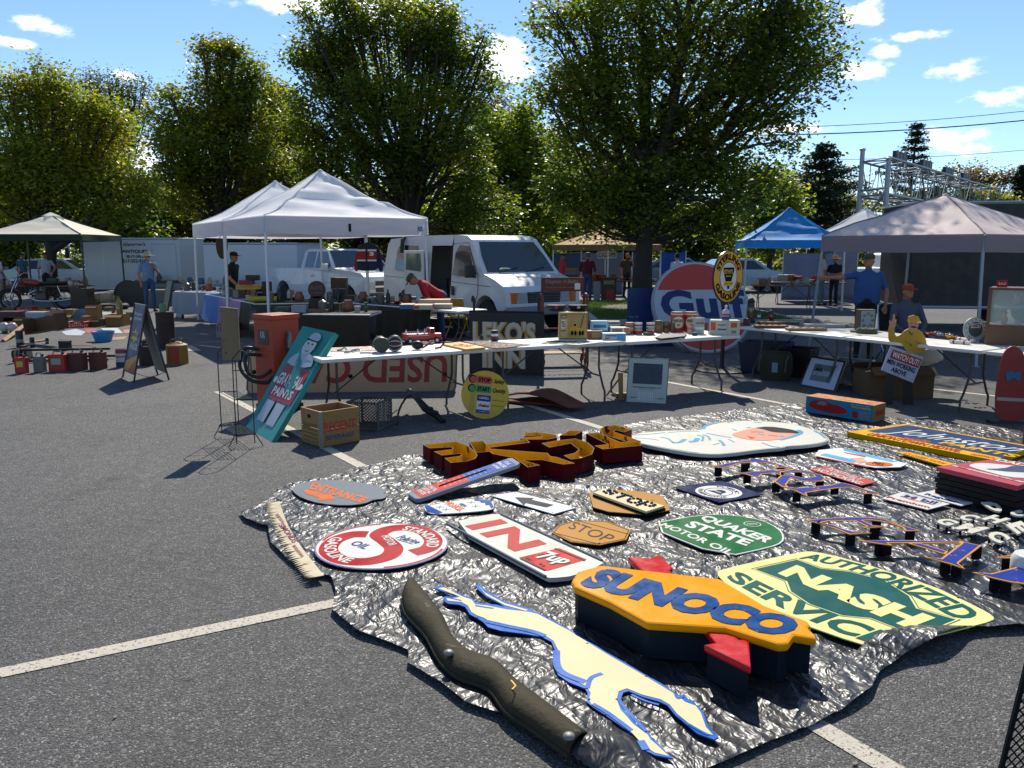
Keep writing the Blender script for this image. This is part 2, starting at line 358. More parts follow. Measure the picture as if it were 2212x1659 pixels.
def make_tarp():
    poly=np.array([G(*p)[:2]for p in TARP_PX]);lo=poly.min(0)-.05;hi=poly.max(0)+.05;st=.024
    nx,ny=int((hi[0]-lo[0])/st)+1,int((hi[1]-lo[1])/st)+1
    X,Y=np.meshgrid(lo[0]+np.arange(nx)*st,lo[1]+np.arange(ny)*st);P=np.column_stack([X.ravel(),Y.ravel()])
    a=poly;b=np.roll(poly,-1,0);ins=np.zeros(len(P),bool);best=np.full(len(P),1e9);bp=np.zeros_like(P)
    for p,q in zip(a,b):
        c=((p[1]>P[:,1])!=(q[1]>P[:,1]));xi=(q[0]-p[0])*(P[:,1]-p[1])/(q[1]-p[1]+1e-12)+p[0];ins^=c&(P[:,0]<xi)
        d=q-p;t=np.clip(((P-p)@d)/(d@d),0,1);pr=p+t[:,None]*d;ds=np.hypot(*(P-pr).T)
        k=ds<best;best[k]=ds[k];bp[k]=pr[k]
    # crumpled height: warped ridges, long drag folds, lifted hem
    x,y=P[:,0],P[:,1];wx=x+.35*vn(x*1.3+9,y*1.3);wy=y+.35*vn(x*1.3,y*1.3+40)
    rid=lambda f,o:1-np.abs(2*vn(wx*f*.7+o,wy*f*1.3+o)-1)
    z=.012+.012*rid(1.2,3)**5+.007*rid(3,11)**4+.003*rid(9,50)**3
    s=x*.35+y;fold=np.exp(-((s-6.35+.25*vn(x*1.1,y*0+3))/.05)**2)+.8*np.exp(-((s-8.0+.4*vn(x*.9,y*0+8))/.05)**2)+.8*np.exp(-((s-4.6-.3*vn(x*1.4,y*0+21))/.04)**2)
    z+=.014*fold*vn(x*2,y*2)
    rr=np.random.default_rng(11);md=poly.mean(0)
    for _ in range(26):  # long drag folds pulled across the sheet
        c_=md+rr.normal(0,1,2)*(1.6,1.9);a_=rr.uniform(0,pi);L_=rr.uniform(.5,1.6);w_=rr.uniform(.02,.05);uu=(x-c_[0])*np.cos(a_)+(y-c_[1])*np.sin(a_);vv=-(x-c_[0])*np.sin(a_)+(y-c_[1])*np.cos(a_)+.12*np.sin(uu*2.3)
        z+=rr.uniform(.008,.018)*np.exp(-(vv/w_)**2-(uu/L_)**2)
    z=np.minimum(z,.033)
    hem=np.clip(1-best/.10,0,1);z+=hem*(.018*vn(x*2.6+70,y*2.6)**2)
    z+=np.exp(-(((x-G(1985,1400).x)/.5)**2+((y-G(1985,1400).y)/.16)**2))*.07*(best<.16)+np.exp(-(((x-G(1290,1640).x)/.14)**2+((y-G(1290,1640).y)/.10)**2))*.07
    z+=.004
    cell=np.array([[j*nx+i,j*nx+i+1,(j+1)*nx+i+1,(j+1)*nx+i]for j in range(ny-1)for i in range(nx-1)])
    keep=ins[cell].sum(1)>=1;cell=cell[keep]
    out=~ins;P[out]=bp[out];zz=z.copy()
    used=np.unique(cell);rm=np.full(len(P),-1);rm[used]=np.arange(len(used))
    V=np.column_stack([P,zz])[used];o=npmesh('plastic_sheet',V,rm[cell],tarp_mat())
    o.data.polygons.foreach_set('use_smooth',[True]*len(o.data.polygons))
    tag(o,'crumpled shiny black plastic sheet spread under the old signs','sheet')
make_tarp()

# a few fallen leaves and bits of grit on the asphalt
n=260;ux=rng.uniform(-6,7,n);uy=rng.uniform(2.6,15,n);a=rng.uniform(0,2*pi,n);l=rng.uniform(.006,.022,n)
B0=np.column_stack([ux,uy,np.full(n,.008)]);e=np.column_stack([np.cos(a),np.sin(a),rng.uniform(-.1,.3,n)])*l[:,None];f2=np.column_stack([-np.sin(a),np.cos(a),rng.uniform(-.1,.1,n)])*(l*.6)[:,None]
V=np.stack([B0-e,B0-f2,B0+e,B0+f2],1).reshape(-1,3);g=npmesh('fallen_leaves',V,np.arange(4*n).reshape(-1,4),mat('dry_leaf','#8d7a52',.8,.4,3));tag(g,'tiny dry leaves and grit scattered on the asphalt','leaves',kind='stuff')

# ------------------------------------------------------------------ trees
def leaf_mat(name,c,cy,yel,tr=.45,rough=.42):
    m=bpy.data.materials.new(name);m.use_nodes=True;nt=m.node_tree;L=nt.links.new;p=nt.nodes['Principled BSDF'];out=nt.nodes['Material Output']
    g=nd(nt,'ShaderNodeNewGeometry');tc=nd(nt,'ShaderNodeTexCoord')
    n=nd(nt,'ShaderNodeTexNoise',_Scale=.45,_Detail=3.);L(tc.outputs['Object'],n.inputs['Vector'])
    s=mth(nt,'ADD',mth(nt,'MULTIPLY',g.outputs['Random Per Island'],.55),mth(nt,'MULTIPLY',n.outputs[0],1.1))
    mr=nd(nt,'ShaderNodeMapRange');L(s,mr.inputs[0]);mr.inputs[1].default_value=1.15-yel;mr.inputs[2].default_value=1.5-yel
    r=nd(nt,'ShaderNodeMapRange');L(g.outputs['Random Per Island'],r.inputs[0]);r.inputs[3].default_value=.82;r.inputs[4].default_value=1.4
    vm=nd(nt,'ShaderNodeVectorMath',operation='SCALE');vm.inputs[0].default_value=c;L(r.outputs[0],vm.inputs['Scale'])
    mx=nd(nt,'ShaderNodeMix',data_type='RGBA');L(mr.outputs[0],mx.inputs[0]);L(vm.outputs[0],mx.inputs[6]);mx.inputs[7].default_value=(*cy,1)
    L(mx.outputs[2],p.inputs['Base Color']);p.inputs['Roughness'].default_value=rough;p.inputs['Specular IOR Level'].default_value=.5
    t=nd(nt,'ShaderNodeBsdfTranslucent');vm2=nd(nt,'ShaderNodeVectorMath',operation='MULTIPLY');L(mx.outputs[2],vm2.inputs[0]);vm2.inputs[1].default_value=(2.0,2.05,.55);L(vm2.outputs[0],t.inputs[0])
    ms=nd(nt,'ShaderNodeMixShader');ms.inputs[0].default_value=tr;L(p.outputs[0],ms.inputs[1]);L(t.outputs[0],ms.inputs[2]);L(ms.outputs[0],out.inputs[0])
    return m
BARK=mat('bark',(.035,.03,.025),.9,.3,12,bump=.9,bs=35)
def leaves(C,sig,n,size,droop=.25):
    idx=rng.integers(0,len(C),n);P=C[idx]+rng.normal(0,1,(n,3))*sig
    a=rng.uniform(0,2*pi,n);d=np.column_stack([np.cos(a),np.sin(a),rng.normal(-droop,.45,n)]);d/=np.linalg.norm(d,axis=1)[:,None]
    up=np.column_stack([rng.normal(0,.55,n),rng.normal(0,.55,n),np.ones(n)]);e=np.cross(d,up);e/=np.linalg.norm(e,axis=1)[:,None]+1e-9
    nn=np.cross(e,d);l=size*rng.uniform(.65,1.35,n)[:,None];w=l*.36
    V=np.stack([P,P+d*l*.45+e*w+nn*l*.08,P+d*l,P+d*l*.45-e*w+nn*l*.08],1).reshape(-1,3)
    return V,np.arange(4*n).reshape(-1,4)
def tree(name,label,base,lobes,Y,n,m,size=.12,trunk=.28,sig=(.27,.27,.2),group='trees round the parking lot',fork=.28,dy=0.,sparse=1.0,limbs=True):
    """lobes: (u, v, half width, half height) of the crown's masses as surveyed at distance Y"""
    b=Vector((W(base,600,Y).x,Y,0));t=thing(name,label,'tree',b,group=group)
    L=[];top=0
    for q in lobes:
        u,v,a,h=q[:4];off=q[4]if len(q)>4 else rng.uniform(-.5,.5)*a/F*Y
        c=W(u,v,Y)-b;L.append((np.array([c.x,off,c.z]),np.array([a/F*Y,max(a,h)/F*Y*.85,h/F*Y])));top=max(top,c.z)
    for c0,r0 in list(L):  # smaller boughs break the outline
        for _ in range(4):
            a_=rng.uniform(0,2*pi);k_=rng.uniform(.22,.42);L.append((c0+np.array([cos(a_)*r0[0]*.85,rng.uniform(-.6,.6)*r0[1],sin(a_)*r0[2]*.75]),r0*k_))
    vol=np.array([(r[0]*r[1]*r[2])**.72 for _,r in L]);vol/=vol.sum();C=[];mb=MB()
    zf=top*fork;trunk_pts=[Vector((0,0,-.05)),Vector((.0,0,zf*.5)),Vector((.04,.03,zf)),Vector((0,.1,zf+(top-zf)*.45)),Vector((.1,0,zf+(top-zf)*.8))]
    mb.tube(trunk_pts,[trunk*1.25,trunk,trunk*.85,trunk*.45,trunk*.15],9)
    for(c,r),w in zip(L,vol):
        k=max(6,int(n/30*w));d=rng.normal(0,1,(k,3));d/=np.linalg.norm(d,axis=1)[:,None]
        rad=rng.uniform(.12,1.0,k)**.5;cc=c+d*rad[:,None]*r;C.append(cc)
        if limbs:
            s0=trunk_pts[2].lerp(trunk_pts[4],random.uniform(0,.5)if c[2]>zf*1.6 else 0);e=Vector(c);s0=s0 if s0.z<e.z else Vector((0,0,max(.8,e.z*.75)))
            mid=s0.lerp(e,.5)+Vector((0,0,-.12*(e-s0).length+.1));rr=max(.03,trunk*.42*(w*len(L))**.3)
            mb.tube([s0,mid,e],[rr,rr*.7,rr*.38],6)
            for q in cc[rng.choice(k,min(k,7),False)]:
                q=Vector(q);j=mid.lerp(e,random.uniform(.3,1));mb.tube([j,j.lerp(q,.5)+Vector((0,0,.08)),q],[rr*.3,rr*.2,.012],4)
    obj('trunk',mb,BARK,t,smooth=60)
    C=np.vstack(C);C=C[C[:,2]>.6]
    V,Qd=leaves(C,np.array(sig),int(n*sparse),size);npmesh('crown',V,Qd,m,t)
    return t
LG=leaf_mat('leaf_dark_green',(.082,.118,.026),(.28,.23,.03),.24,tr=.58)
LM=leaf_mat('leaf_mid_green',(.105,.135,.03),(.34,.26,.03),.3,tr=.58)
LY=leaf_mat('leaf_yellowing',(.14,.17,.034),(.38,.29,.03),.30,tr=.58)
LH=leaf_mat('leaf_hazy_olive',(.085,.10,.045),(.18,.15,.04),.15,tr=.4)
LB=leaf_mat('leaf_rust',(.12,.075,.028),(.22,.11,.03),.3,tr=.35)
LU=leaf_mat('leaf_understory',(.12,.17,.034),(.34,.30,.035),.3,tr=.6)
PN=leaf_mat('pine_needles',(.022,.042,.018),(.05,.06,.02),.0,tr=.15,rough=.6)
tree('shade_tree','tall dark green shade tree on the kerbed grass island',1388,[(1480,30,235,120),(1290,90,130,110),(1690,70,140,110),(1500,-90,250,110),(1440,200,260,110),(1650,190,130,90),
     (1290,230,125,95),(1370,330,180,95),(1590,320,130,85),(1470,420,200,75),(1270,400,90,70),(1600,410,75,48),(1320,480,70,40),(1530,470,80,36)],26,76000,LG,.138,.31,fork=.2)
tree('shade_tree','broad green tree with spreading dark limbs behind the white van',885,[(745,70,80,60),(890,55,95,55),(985,95,70,70),(700,130,62,60),(850,150,190,95),(1015,180,58,60),(720,250,100,85),(900,270,165,100),
     (690,330,65,60),(790,370,120,55),(975,370,105,80),(1040,450,90,60),(880,20,60,30),(760,20,40,36)],36,60000,LG,.162,.33,fork=.16)
tree('shade_tree','green tree turning yellow on top behind the peaked white tents',480,[(495,150,78,55),(440,215,85,55),(372,260,55,58),(545,235,90,70),(465,320,135,75),(385,330,70,60),(560,370,80,70),(425,410,120,60),(480,115,35,28)],40,40000,LM,.17,.28,fork=.2)
tree('yellow_tree','narrow tree with bright yellow leaves left of the broadest crown',610,[(605,240,48,50),(620,320,62,70),(590,410,70,60),(650,400,50,60)],45,20000,LY,.18,.2)
tree('yellow_tree','yellowing tree with thin top above the cream canopy',112,[(72,180,52,46),(35,225,48,50),(135,235,62,52),(215,255,48,48),(60,300,90,70),(180,330,90,65),(110,390,130,70),(250,420,80,60),(20,400,70,80)],33,42000,LY,.142,.24,fork=.2,sig=(.3,.3,.24))
tree('locust_tree','airy grey-green tree standing far behind the yellowing tree',262,[(185,185,42,34),(235,190,34,34),(290,205,36,40),(282,265,28,50),(240,260,30,40),(275,320,22,30)],68,9000,LH,.2,.3,sig=(.5,.5,.36),sparse=.9)
tree('leafy_tree','pale green young tree between the two darkest crowns',1085,[(1050,300,60,70),(1115,320,70,85),(1175,360,60,80),(1090,400,110,70),(1165,450,70,60)],48,24000,LU,.23,.22)
tree('rust_tree','far tree with rust-brown top behind the young trees',1065,[(1055,225,40,28),(1085,240,30,34),(1060,280,40,40)],85,3500,LB,.26,.3,sig=(.6,.6,.4))
for i,(u,v,a,h,Y,m,lab)in enumerate(((25,470,80,60,42,LU,'low leafy tree behind the cream canopy'),(330,440,95,75,47,LG,'dark understory tree behind the lettered white trailer'),
        (230,480,90,55,44,LU,'bright leafy tree above the lettered white trailer roof'),(470,470,100,65,50,LG,'dark leafy tree above the left white tent edge'),(640,470,90,70,52,LM,'mid-green tree behind the two tent peaks'),
        (800,470,110,60,50,LG,'dark tree behind the right slope of the white tent'),(960,470,100,60,47,LU,'sunlit low tree above the white van roof'),(1110,500,95,55,52,LU,'sunlit low tree right of the white van roof'),
        (1240,480,80,65,58,LM,'mid-green tree behind the tan canopy peak'),(1330,520,90,45,56,LG,'dark low tree behind the tan canopy'),(1500,500,110,60,50,LG,'dark low tree between the tan and blue canopies'),(1660,440,75,70,44,LU,'bright leafy tree above the blue canopy'),
        (1790,440,100,75,78,LM,'dark far tree left of the steel gantry'),(1990,455,130,60,84,LH,'olive far tree under the steel gantry'),(2170,455,110,60,80,LM,'dark far tree behind the black trailer'),
        (150,300,110,90,60,LG,'dark tall tree filling in behind the yellowing tree'),(560,330,120,110,62,LG,'dark tall tree filling in behind the tent peaks'),(1000,380,150,80,64,LM,'mid-green tall tree filling in behind the van'),(1250,380,130,100,66,LG,'dark tall tree filling in behind the island tree'))):
    k=5;lb=[(u+random.uniform(-.6,.6)*a,v+random.uniform(-.4,.6)*h,a*random.uniform(.45,.7),h*random.uniform(.5,.75))for _ in range(k)]+[(u,v+10,a*.8,h*.8),(u,v+h*.9+15,a*.7,30)]
    tree('understory_tree',lab,u,lb,Y,11000 if Y<58 else 9000,m,.25 if Y<58 else .33,.16,sig=(.36,.36,.3))
# the wood that closes the view: one mass of undergrowth and far crowns
n=1500;X=rng.uniform(-62,62,n);Yy=rng.uniform(60,76,n);C=np.column_stack([X,Yy,rng.uniform(.2,1,n)*(3.2+4.2*vn(X*.16+5,Yy*0+2)-2.2*(X>18))])
V,Qd=leaves(C,np.array((.75,.75,.6)),42000,.46);g=npmesh('woodland',V,Qd,LM);tag(g,'dense green wood closing the view behind the market','woodland',kind='stuff')
tree('bare_tree','thin olive tree losing its leaves beside the steel gantry',1815,[(1800,400,40,40),(1830,420,36,40),(1815,455,45,40)],82,2600,LH,.24,.22,sig=(.7,.7,.5))
tree('rust_tree','brown autumn tree behind the right end of the gantry',2118,[(2095,375,36,22),(2130,385,40,28),(2110,420,60,40)],95,5000,LB,.28,.3,sig=(.6,.6,.4))
def conifer(label,base,Y,top,spread,tiers,lean=0.,name='pine_tree',n=9,gap=.3):
    b=Vector((W(base,600,Y).x,Y,0));t=thing(name,label,'tree',b,group='conifers beyond the lot');H=W(base,top,Y).z;mb=MB();C=[]
    mb.tube([(0,0,-.05),(lean*.4,0,H*.5),(lean,0,H)],[H*.022,H*.015,.02],7)
    for i in range(tiers):
        f=gap+(1-gap)*(i/(tiers-1))**.9;z=H*f;R_=spread*(1-f)**.8*random.uniform(.55,1.15)+.25
        for j in range(n):
            a=2*pi*(j+random.random())/n;r=R_*random.uniform(.5,1.1);p0=Vector((lean*f,0,z));p1=p0+Vector((r*cos(a),r*sin(a),r*random.uniform(-.12,.22)))
            mb.tube([p0,p0.lerp(p1,.5)+Vector((0,0,-.05*r)),p1],[.06,.04,.015],4)
            for q in np.linspace(.25,1,max(4,int(r*2.2))):C.append(p0.lerp(p1,q)+Vector((0,0,-.05*r*(1-abs(2*q-1)))))
    obj('trunk',mb,BARK,t,smooth=60);V,Qd=leaves(np.array(C),np.array((.24,.24,.13)),len(C)*26,.26);npmesh('crown',V,Qd,PN,t)
conifer('tall ragged pine rising behind the steel gantry',1950,88,272,7.5,11,.3,gap=.42,n=5)
conifer('dark spreading conifer right of the island tree',1748,66,318,10.5,11,.6,gap=.25,n=9)
conifer('pointed dark spruce at the far right of the lot',2192,92,362,4.2,16,name='spruce_tree',n=10,gap=.15)

# ------------------------------------------------------------------ steel sign gantry and wires beyond the lot
STEEL=mat('galvanised_steel',(.3,.32,.345),.45,.12,3,metal=.55)
def gantry():
    A=Vector((W(1852,500,58).x,58,0));Bv=Vector((W(1909,500,55).x,55,0));Cc=Vector((W(2150,500,80).x,80,0));Dv=Vector((W(2098,500,83).x,83,0))
    t=thing('sign_gantry','grey steel truss gantry spanning beyond the market','gantry',A);top=W(1852,332,58).z;dep=2.3
    for p,h in((A,top+.2),(Bv,W(1909,352,55).z+.2),(Cc,W(2150,408,80).z),(Dv,W(2098,408,83).z)):
        m=MB(A);m.cyl(p,p+Vector((0,0,h)),.2,.15,12);m.lathe([(.19,0),(.2,.12),(.02,.2)],p+Vector((0,0,h)),12);obj('post',m,STEEL,t,smooth=50)
    for a,b in((A,Bv),(Cc,Dv)):
        m=MB(A);m.tube([a+Vector((0,0,3.2)),b+Vector((0,0,5.6))],.09,6);m.tube([a+Vector((0,0,5.8)),b+Vector((0,0,5.8))],.09,6);obj('brace',m,STEEL,t)
    z0=lambda s:(W(1852,345,58).z-.15)*(1-s)+(W(2150,408,80).z-.1)*s
    m=MB(A);w=MB(A);N=18
    pt=lambda s,k,l:(A if k==0 else Bv).lerp(Cc if k==0 else Dv,s)+Vector((0,0,z0(s)-(dep if l else 0)))
    # the far posts pair crosswise, so the near chord runs to the near far-post
    pt=lambda s,k,l:(A.lerp(Dv,s)if k==0 else Bv.lerp(Cc,s))+Vector((0,0,z0(s)-(dep if l else 0)))
    for k in(0,1):
        for l in(0,1):m.tube([pt(0,k,l),pt(1,k,l)],.085,8)
    for i in range(N):
        s0,s1=i/N,(i+1)/N;f=i%2
        for k in(0,1):w.tube([pt(s0,k,f),pt(s1,k,1-f)],.035,5);w.tube([pt(s0,k,0),pt(s0,k,1)],.03,5)
        for l in(0,1):w.tube([pt(s0,0,l),pt(s0,1,l)],.05,5);w.tube([pt(s0,f,l),pt(s1,1-f,l)],.045,5)
    obj('chord',m,STEEL,t,smooth=50);obj('web',w,STEEL,t)
    for s in(.16,.36,.56,.74):
        m=MB(A);c=(pt(s,0,0)+pt(s,1,0))/2+Vector((0,0,.5));d=(Dv-A).normalized()
        m.box(c,(2.6,.25,.95),atan2(d.y,d.x));o=obj('sign_panel',m,mat('panel_back',(.03,.04,.055),.6),t)
        for q in(-.8,0,.8):m=MB(A);m.box(c+d*q+Vector((0,-.16,-.1)),(.08,.06,1.3));obj('bracket',m,STEEL,o)
gantry()
WIRE=mat('wire',(.05,.055,.06),.6)
for i,(a,b,lab)in enumerate((((1650,276,60),(2330,226,60),'thin upper power line crossing the sky above the gantry'),((1640,292,60),(2330,247,60),'thick bundled cable just below the upper power line'),((1780,345,75),(2330,312,75),'single wire passing level with the ragged pine'),
        ((1690,432,70),(2330,424,70),'low wire crossing behind the gantry posts'),((1690,446,70),(2330,441,70),'lowest wire crossing behind the gantry posts'))):
    p,q=W(*a),W(*b);m=MB(p);m.tube([p.lerp(q,s)-Vector((0,0,1.2*s*(1-s)))for s in np.linspace(0,1,12)],.022 if i!=1 else .04,5)
    tag(obj('power_line',m,WIRE,loc=p),lab,'wire','wires over the far road')

SIGN_M=set(MATS)
# ------------------------------------------------------------------ signs laid out on the sheet
zJ=survey(900,1650,1600,2212);zK=survey(2300,1550,1732,2212);zL=survey(1300,2100,1600,2212);zM=survey(2400,2000,1632,2212)
zR=survey(1640,1660,920,2212);zS=survey(2780,1780,720,2212);zT=survey(3150,2000,882,2212);zU=survey(3300,1600,732,2212);zV=survey(2450,1630,880,2212)
def px(z,s):return[z(*map(float,p.split(',')))for p in s.split()]
def pl(z,s,h):return[G(u,v,h)for u,v in px(z,s)]
def qd(z,s,h,bulge=None):
    q=pl(z,s,h);f=bil(q)
    if not bulge:return f
    a=px(z,s);mu=sum(p[0]for p in a)/4;mv=sum(p[1]for p in a)/4;k=(z(1,0)[0]-z(0,0)[0])
    b=G(mu+bulge[0]*k,mv+bulge[1]*k,h)-G(mu,mv,h)
    return lambda x,y:f(x,y)+b*(4*x*(1-x))
def area2(P):return sum(P[i].x*P[(i+1)%len(P)].y-P[(i+1)%len(P)].x*P[i].y for i in range(len(P)))
def inset(P,d):
    P=[Vector(p)for p in P];s=1 if area2(P)>0 else-1;o=[]
    for i in range(len(P)):
        a,b,c=P[i-1],P[i],P[(i+1)%len(P)];e1=(b-a).normalized();e2=(c-b).normalized()
        n1=Vector((-e1.y,e1.x,0))*s;n2=Vector((-e2.y,e2.x,0))*s;n=n1+n2;l=n.length
        n=n/l if l>.2 else n1;o.append(b+n*d/max(.55,n.dot(n1)))
    return o
def flat(name,label,outline,m,z=.042,th=.006,cat='sign',group=None,edge=None,bevel=0.,single=False):
    c=sum(outline,Vector())/len(outline);off=Vector((c.x,c.y,0));t=thing(name,label,cat,off,group=group)
    mb=MB(off);mb.prism([p-Vector((0,0,th))for p in outline],(0,0,th));obj('panel',mb,m,t,bevel=bevel)
    return t,off
def sheet_on(t,off,name,pts,m,lift=.0015):
    mb=MB(off);P=[p+Vector((0,0,lift))for p in pts]
    if area2(P)<0:P=P[::-1]
    mb.sheet(P);return obj(name,mb,m,t)
def ribbon(t,off,name,path,w,m,lift=.0015,closed=False,ww=None):
    P=[Vector(p)for p in path];k=len(P);vs=[]
    for i in range(k):
        a,b=(P[i-1],P[(i+1)%k])if closed else(P[max(i-1,0)],P[min(i+1,k-1)]);d=(b-a).normalized();n=Vector((-d.y,d.x,0))*(ww[i]if ww else w)/2
        vs+=[P[i]+n+Vector((0,0,lift)),P[i]-n+Vector((0,0,lift))]
    mb=MB(off);mb.add(vs,[(2*i+1,(2*i+3)%(2*k),(2*i+2)%(2*k),2*i)for i in range(k if closed else k-1)]);return obj(name,mb,m,t)
def spline(pts,n=8):
    P=[Vector(p)for p in pts];o=[]
    for i in range(len(P)-1):
        p0,p1,p2,p3=P[max(i-1,0)],P[i],P[i+1],P[min(i+2,len(P)-1)]
        for j in range(n):
            t=j/n;o.append(.5*((2*p1)+(p2-p0)*t+(2*p0-5*p1+4*p2-p3)*t*t+(3*p1-p0-3*p2+p3)*t**3))
    return o+[P[-1]]
def holes(t,off,pts,r=.006,name='bolt_hole'):
    for p in pts:
        mb=MB(off);mb.add([Vector(p)+Vector((r*cos(a),r*sin(a),.0022))for a in np.linspace(0,2*pi,9)[:-1]],[tuple(range(8))]);obj(name,mb,BLK,t)
UP_=Vector((0,0,1))
BLK=mat('black_paint',(.012,.012,.013),.5)
CRM=mat('cream_enamel','#d9cfa8',.5,.05,4,coat=0,worn=('#8a6a45',.735,30.));WHT=mat('white_enamel','#d8d6cd',.45,.05,4,coat=0,worn=('#7d6a55',.74,24.))
RED=mat('red_enamel','#b02024',.35,.1,6,worn=('#d98a80',.7,20.));BLU=mat('blue_enamel','#15479a',.35,.12,6);NVY=mat('navy_enamel','#14204e',.35,.1)
ORG=mat('orange_paint','#d86b2c',.5,.12);GRY=mat('grey_paint','#72787c',.55,.12,5);YEL=mat('yellow_enamel','#f0b519',.3,.06,coat=0);BRN=mat('rust_edge','#5a3a26',.85,.3,30)
LETW=mat('white_print','#d9d6cd',.45,.06);LETK=mat('black_print','#161616',.5,.1);LETR=mat('red_print','#b82420',.45,.12);LETB=mat('blue_print','#20407f',.45,.12)

# grey oval ENTRANCE sign
t,o=flat('entrance_sign','grey oval sign lettered ENTRANCE in orange with an arrow',smooth_poly(pl(zJ,'345,378 380,350 470,333 600,330 730,345 840,375 864,402 855,432 790,437 740,460 640,470 500,460 400,430 355,400',.042),1),mat('slate_sign','#767c80',.6,.14,5,worn=('#5f5248',.7,14.)))
letters(t,'ENTRANCE',qd(zJ,'437,382 722,458 770,432 465,341',.042),ORG,o,bold=.03)
sheet_on(t,o,'arrow',pl(zJ,'405,390 428,385 545,414 550,402 578,438 490,443 498,431 428,408',.042),ORG);holes(t,o,pl(zJ,'850,402 470,345 790,440',.042),.008)
# small blue and white oval
t,o=flat('gasoline_sign','small white oval sign with blue ends lettered in orange',smooth_poly(pl(zJ,'1060,472 1335,430 1432,443 1450,478 1425,497 1135,519 1075,508',.042),2),WHT)
letters(t,'NO-NOX',qd(zJ,'1176,464 1258,508 1288,486 1206,446',.042),ORG,o,bold=.04);letters(t,'NEW',qd(zJ,'1252,466 1284,482 1300,473 1268,456',.042),LETB,o,bold=.03)
sheet_on(t,o,'blue_end',pl(zJ,'1066,472 1085,469 1165,509 1138,517 1080,506',.042),BLU);sheet_on(t,o,'blue_end',pl(zJ,'1335,433 1425,445 1444,478 1430,488 1418,468 1400,470 1395,456 1375,457 1368,447 1340,446',.042),BLU)
for s in((1150,480),(1185,493),(1320,455),(1345,475)):
    c=G(*zJ(*s),.042);ribbon(t,o,'star',[c-Vector((.03,0,0)),c+Vector((.03,0,0))],.005,LETB);ribbon(t,o,'star',[c-Vector((0,.03,0)),c+Vector((0,.03,0))],.005,LETB,.002)
# white arrow plate
t,o=flat('arrow_sign','white metal plate painted with a black arrow',pl(zJ,'1432,417 1562,396 1892,482 1768,516',.042),mat('pale_plate','#dfe3e4',.4,.05,worn=('#8b8f90',.72,14.)))
sheet_on(t,o,'arrow',pl(zJ,'1558,426 1662,430 1650,440 1772,468 1730,482 1618,458 1608,470',.042),LETK);holes(t,o,pl(zJ,'1455,418 1560,402 1870,482 1765,508',.042))
# round red and white oil company disc
c=G(*zJ(836,683),.045);rad=.415;ring=[c+Vector((rad*cos(a),rad*.98*sin(a),0))for a in np.linspace(0,2*pi,49)[:-1]]
t,o=flat('round_gasoline_sign','round red and white enamel sign with a curling letter band',ring,mat('lilac_rim','#8a83a3',.35,.1))
sheet_on(t,o,'field',[c+(p-c)*.975 for p in ring],WHT)
U_=lambda x,y:c+Vector((x*rad,y*rad,0))
S=spline([U_(*q)for q in((-.30,.44),(-.55,.42),(-.76,.12),(-.74,-.30),(-.48,-.64),(-.12,-.70),(.16,-.50),(.20,-.18),(.04,.14),(-.12,.42),(.0,.68),(.28,.76),(.57,.58),(.75,.2),(.72,-.16),(.5,-.36))],6)
ribbon(t,o,'letter_band',S,.118,RED,.0025)
for a0,a1 in((100,170),(-80,-12)):ribbon(t,o,'ring',[c+Vector((.392*cos(R(a)),.385*sin(R(a)),0))for a in np.linspace(a0,a1,20)],.016,RED,.0022)
E1,E2=Vector((rad,0,0)),Vector((0,rad,0));letters(t,'OIL',bil([U_(-.5,.0),U_(-.24,-.22),U_(-.12,-.08),U_(-.40,.16)]),LETB,o,lift=.003,bold=.02);letters(t,'MOTOR',bil([U_(-.07,.34),U_(.12,-.08),U_(.24,-.02),U_(.04,.40)]),LETW,o,lift=.004)
letters(t,'GASOLINE',arc_fn(c,E1,E2,.86,.67,158,244),LETW,o,lift=.004,n=UP_,bold=.02);letters(t,'STANDARD',arc_fn(c,E1,E2,.67,.86,72,-10),LETW,o,lift=.004,n=UP_,bold=.02)
letters(t,'Polarine',bil([U_(.16,.26),U_(.52,.0),U_(.60,.14),U_(.26,.42)]),LETB,o,lift=.003,shear=.3);ribbon(t,o,'underline',[U_(.2,.2),U_(.46,.0)],.008,LETB,.003)
# long cream IN sign
t,o=flat('motel_sign','long cream sign lettered IN with a red soda square',smooth_poly(pl(zJ,'1190,566 1420,517 1490,518 2030,768 2040,790 1885,853 1755,866 1725,858',.058),1),mat('ivory_tin','#ddd8c6',.3,.05,3,coat=0,worn=('#a08a68',.72,9.)),z=.058,th=.026)
for a,b in(('1192,572','1725,858'),('1485,520','2032,770')):
    p,q=pl(zJ,a,.060)[0],pl(zJ,b,.060)[0];mb=MB(o);mb.tube([p,q],.010,8);obj('rim',mb,GRY,t,smooth=50)
letters(t,'IN',qd(zJ,'1285,583 1558,722 1732,680 1482,545',.058),LETR,o,bold=.035,sp=1.15)
q=pl(zJ,'1580,755 1800,703 1950,765 1735,828',.058);sheet_on(t,o,'soda_square',q,mat('soda_red','#c8201f',.3,.06,coat=0));letters(t,'7up',qd(zJ,'1648,772 1808,806 1895,768 1738,722',.058),LETK,o,lift=.0025,bold=.05,shear=.15);letters(t,'7up',qd(zJ,'1644,768 1804,801 1891,764 1735,719',.058),LETW,o,lift=.004,bold=.03,shear=.15)
for a,b in(('1776,706','1940,772'),('1590,760','1725,826')):ribbon(t,o,'bar',pl(zJ,a+' '+b,.058),.016,LETK,.003)
for s in('1640,765','1625,758','1700,790','1715,800','1695,742','1712,738'):holes(t,o,pl(zJ,s,.0595),.011,'bubble')
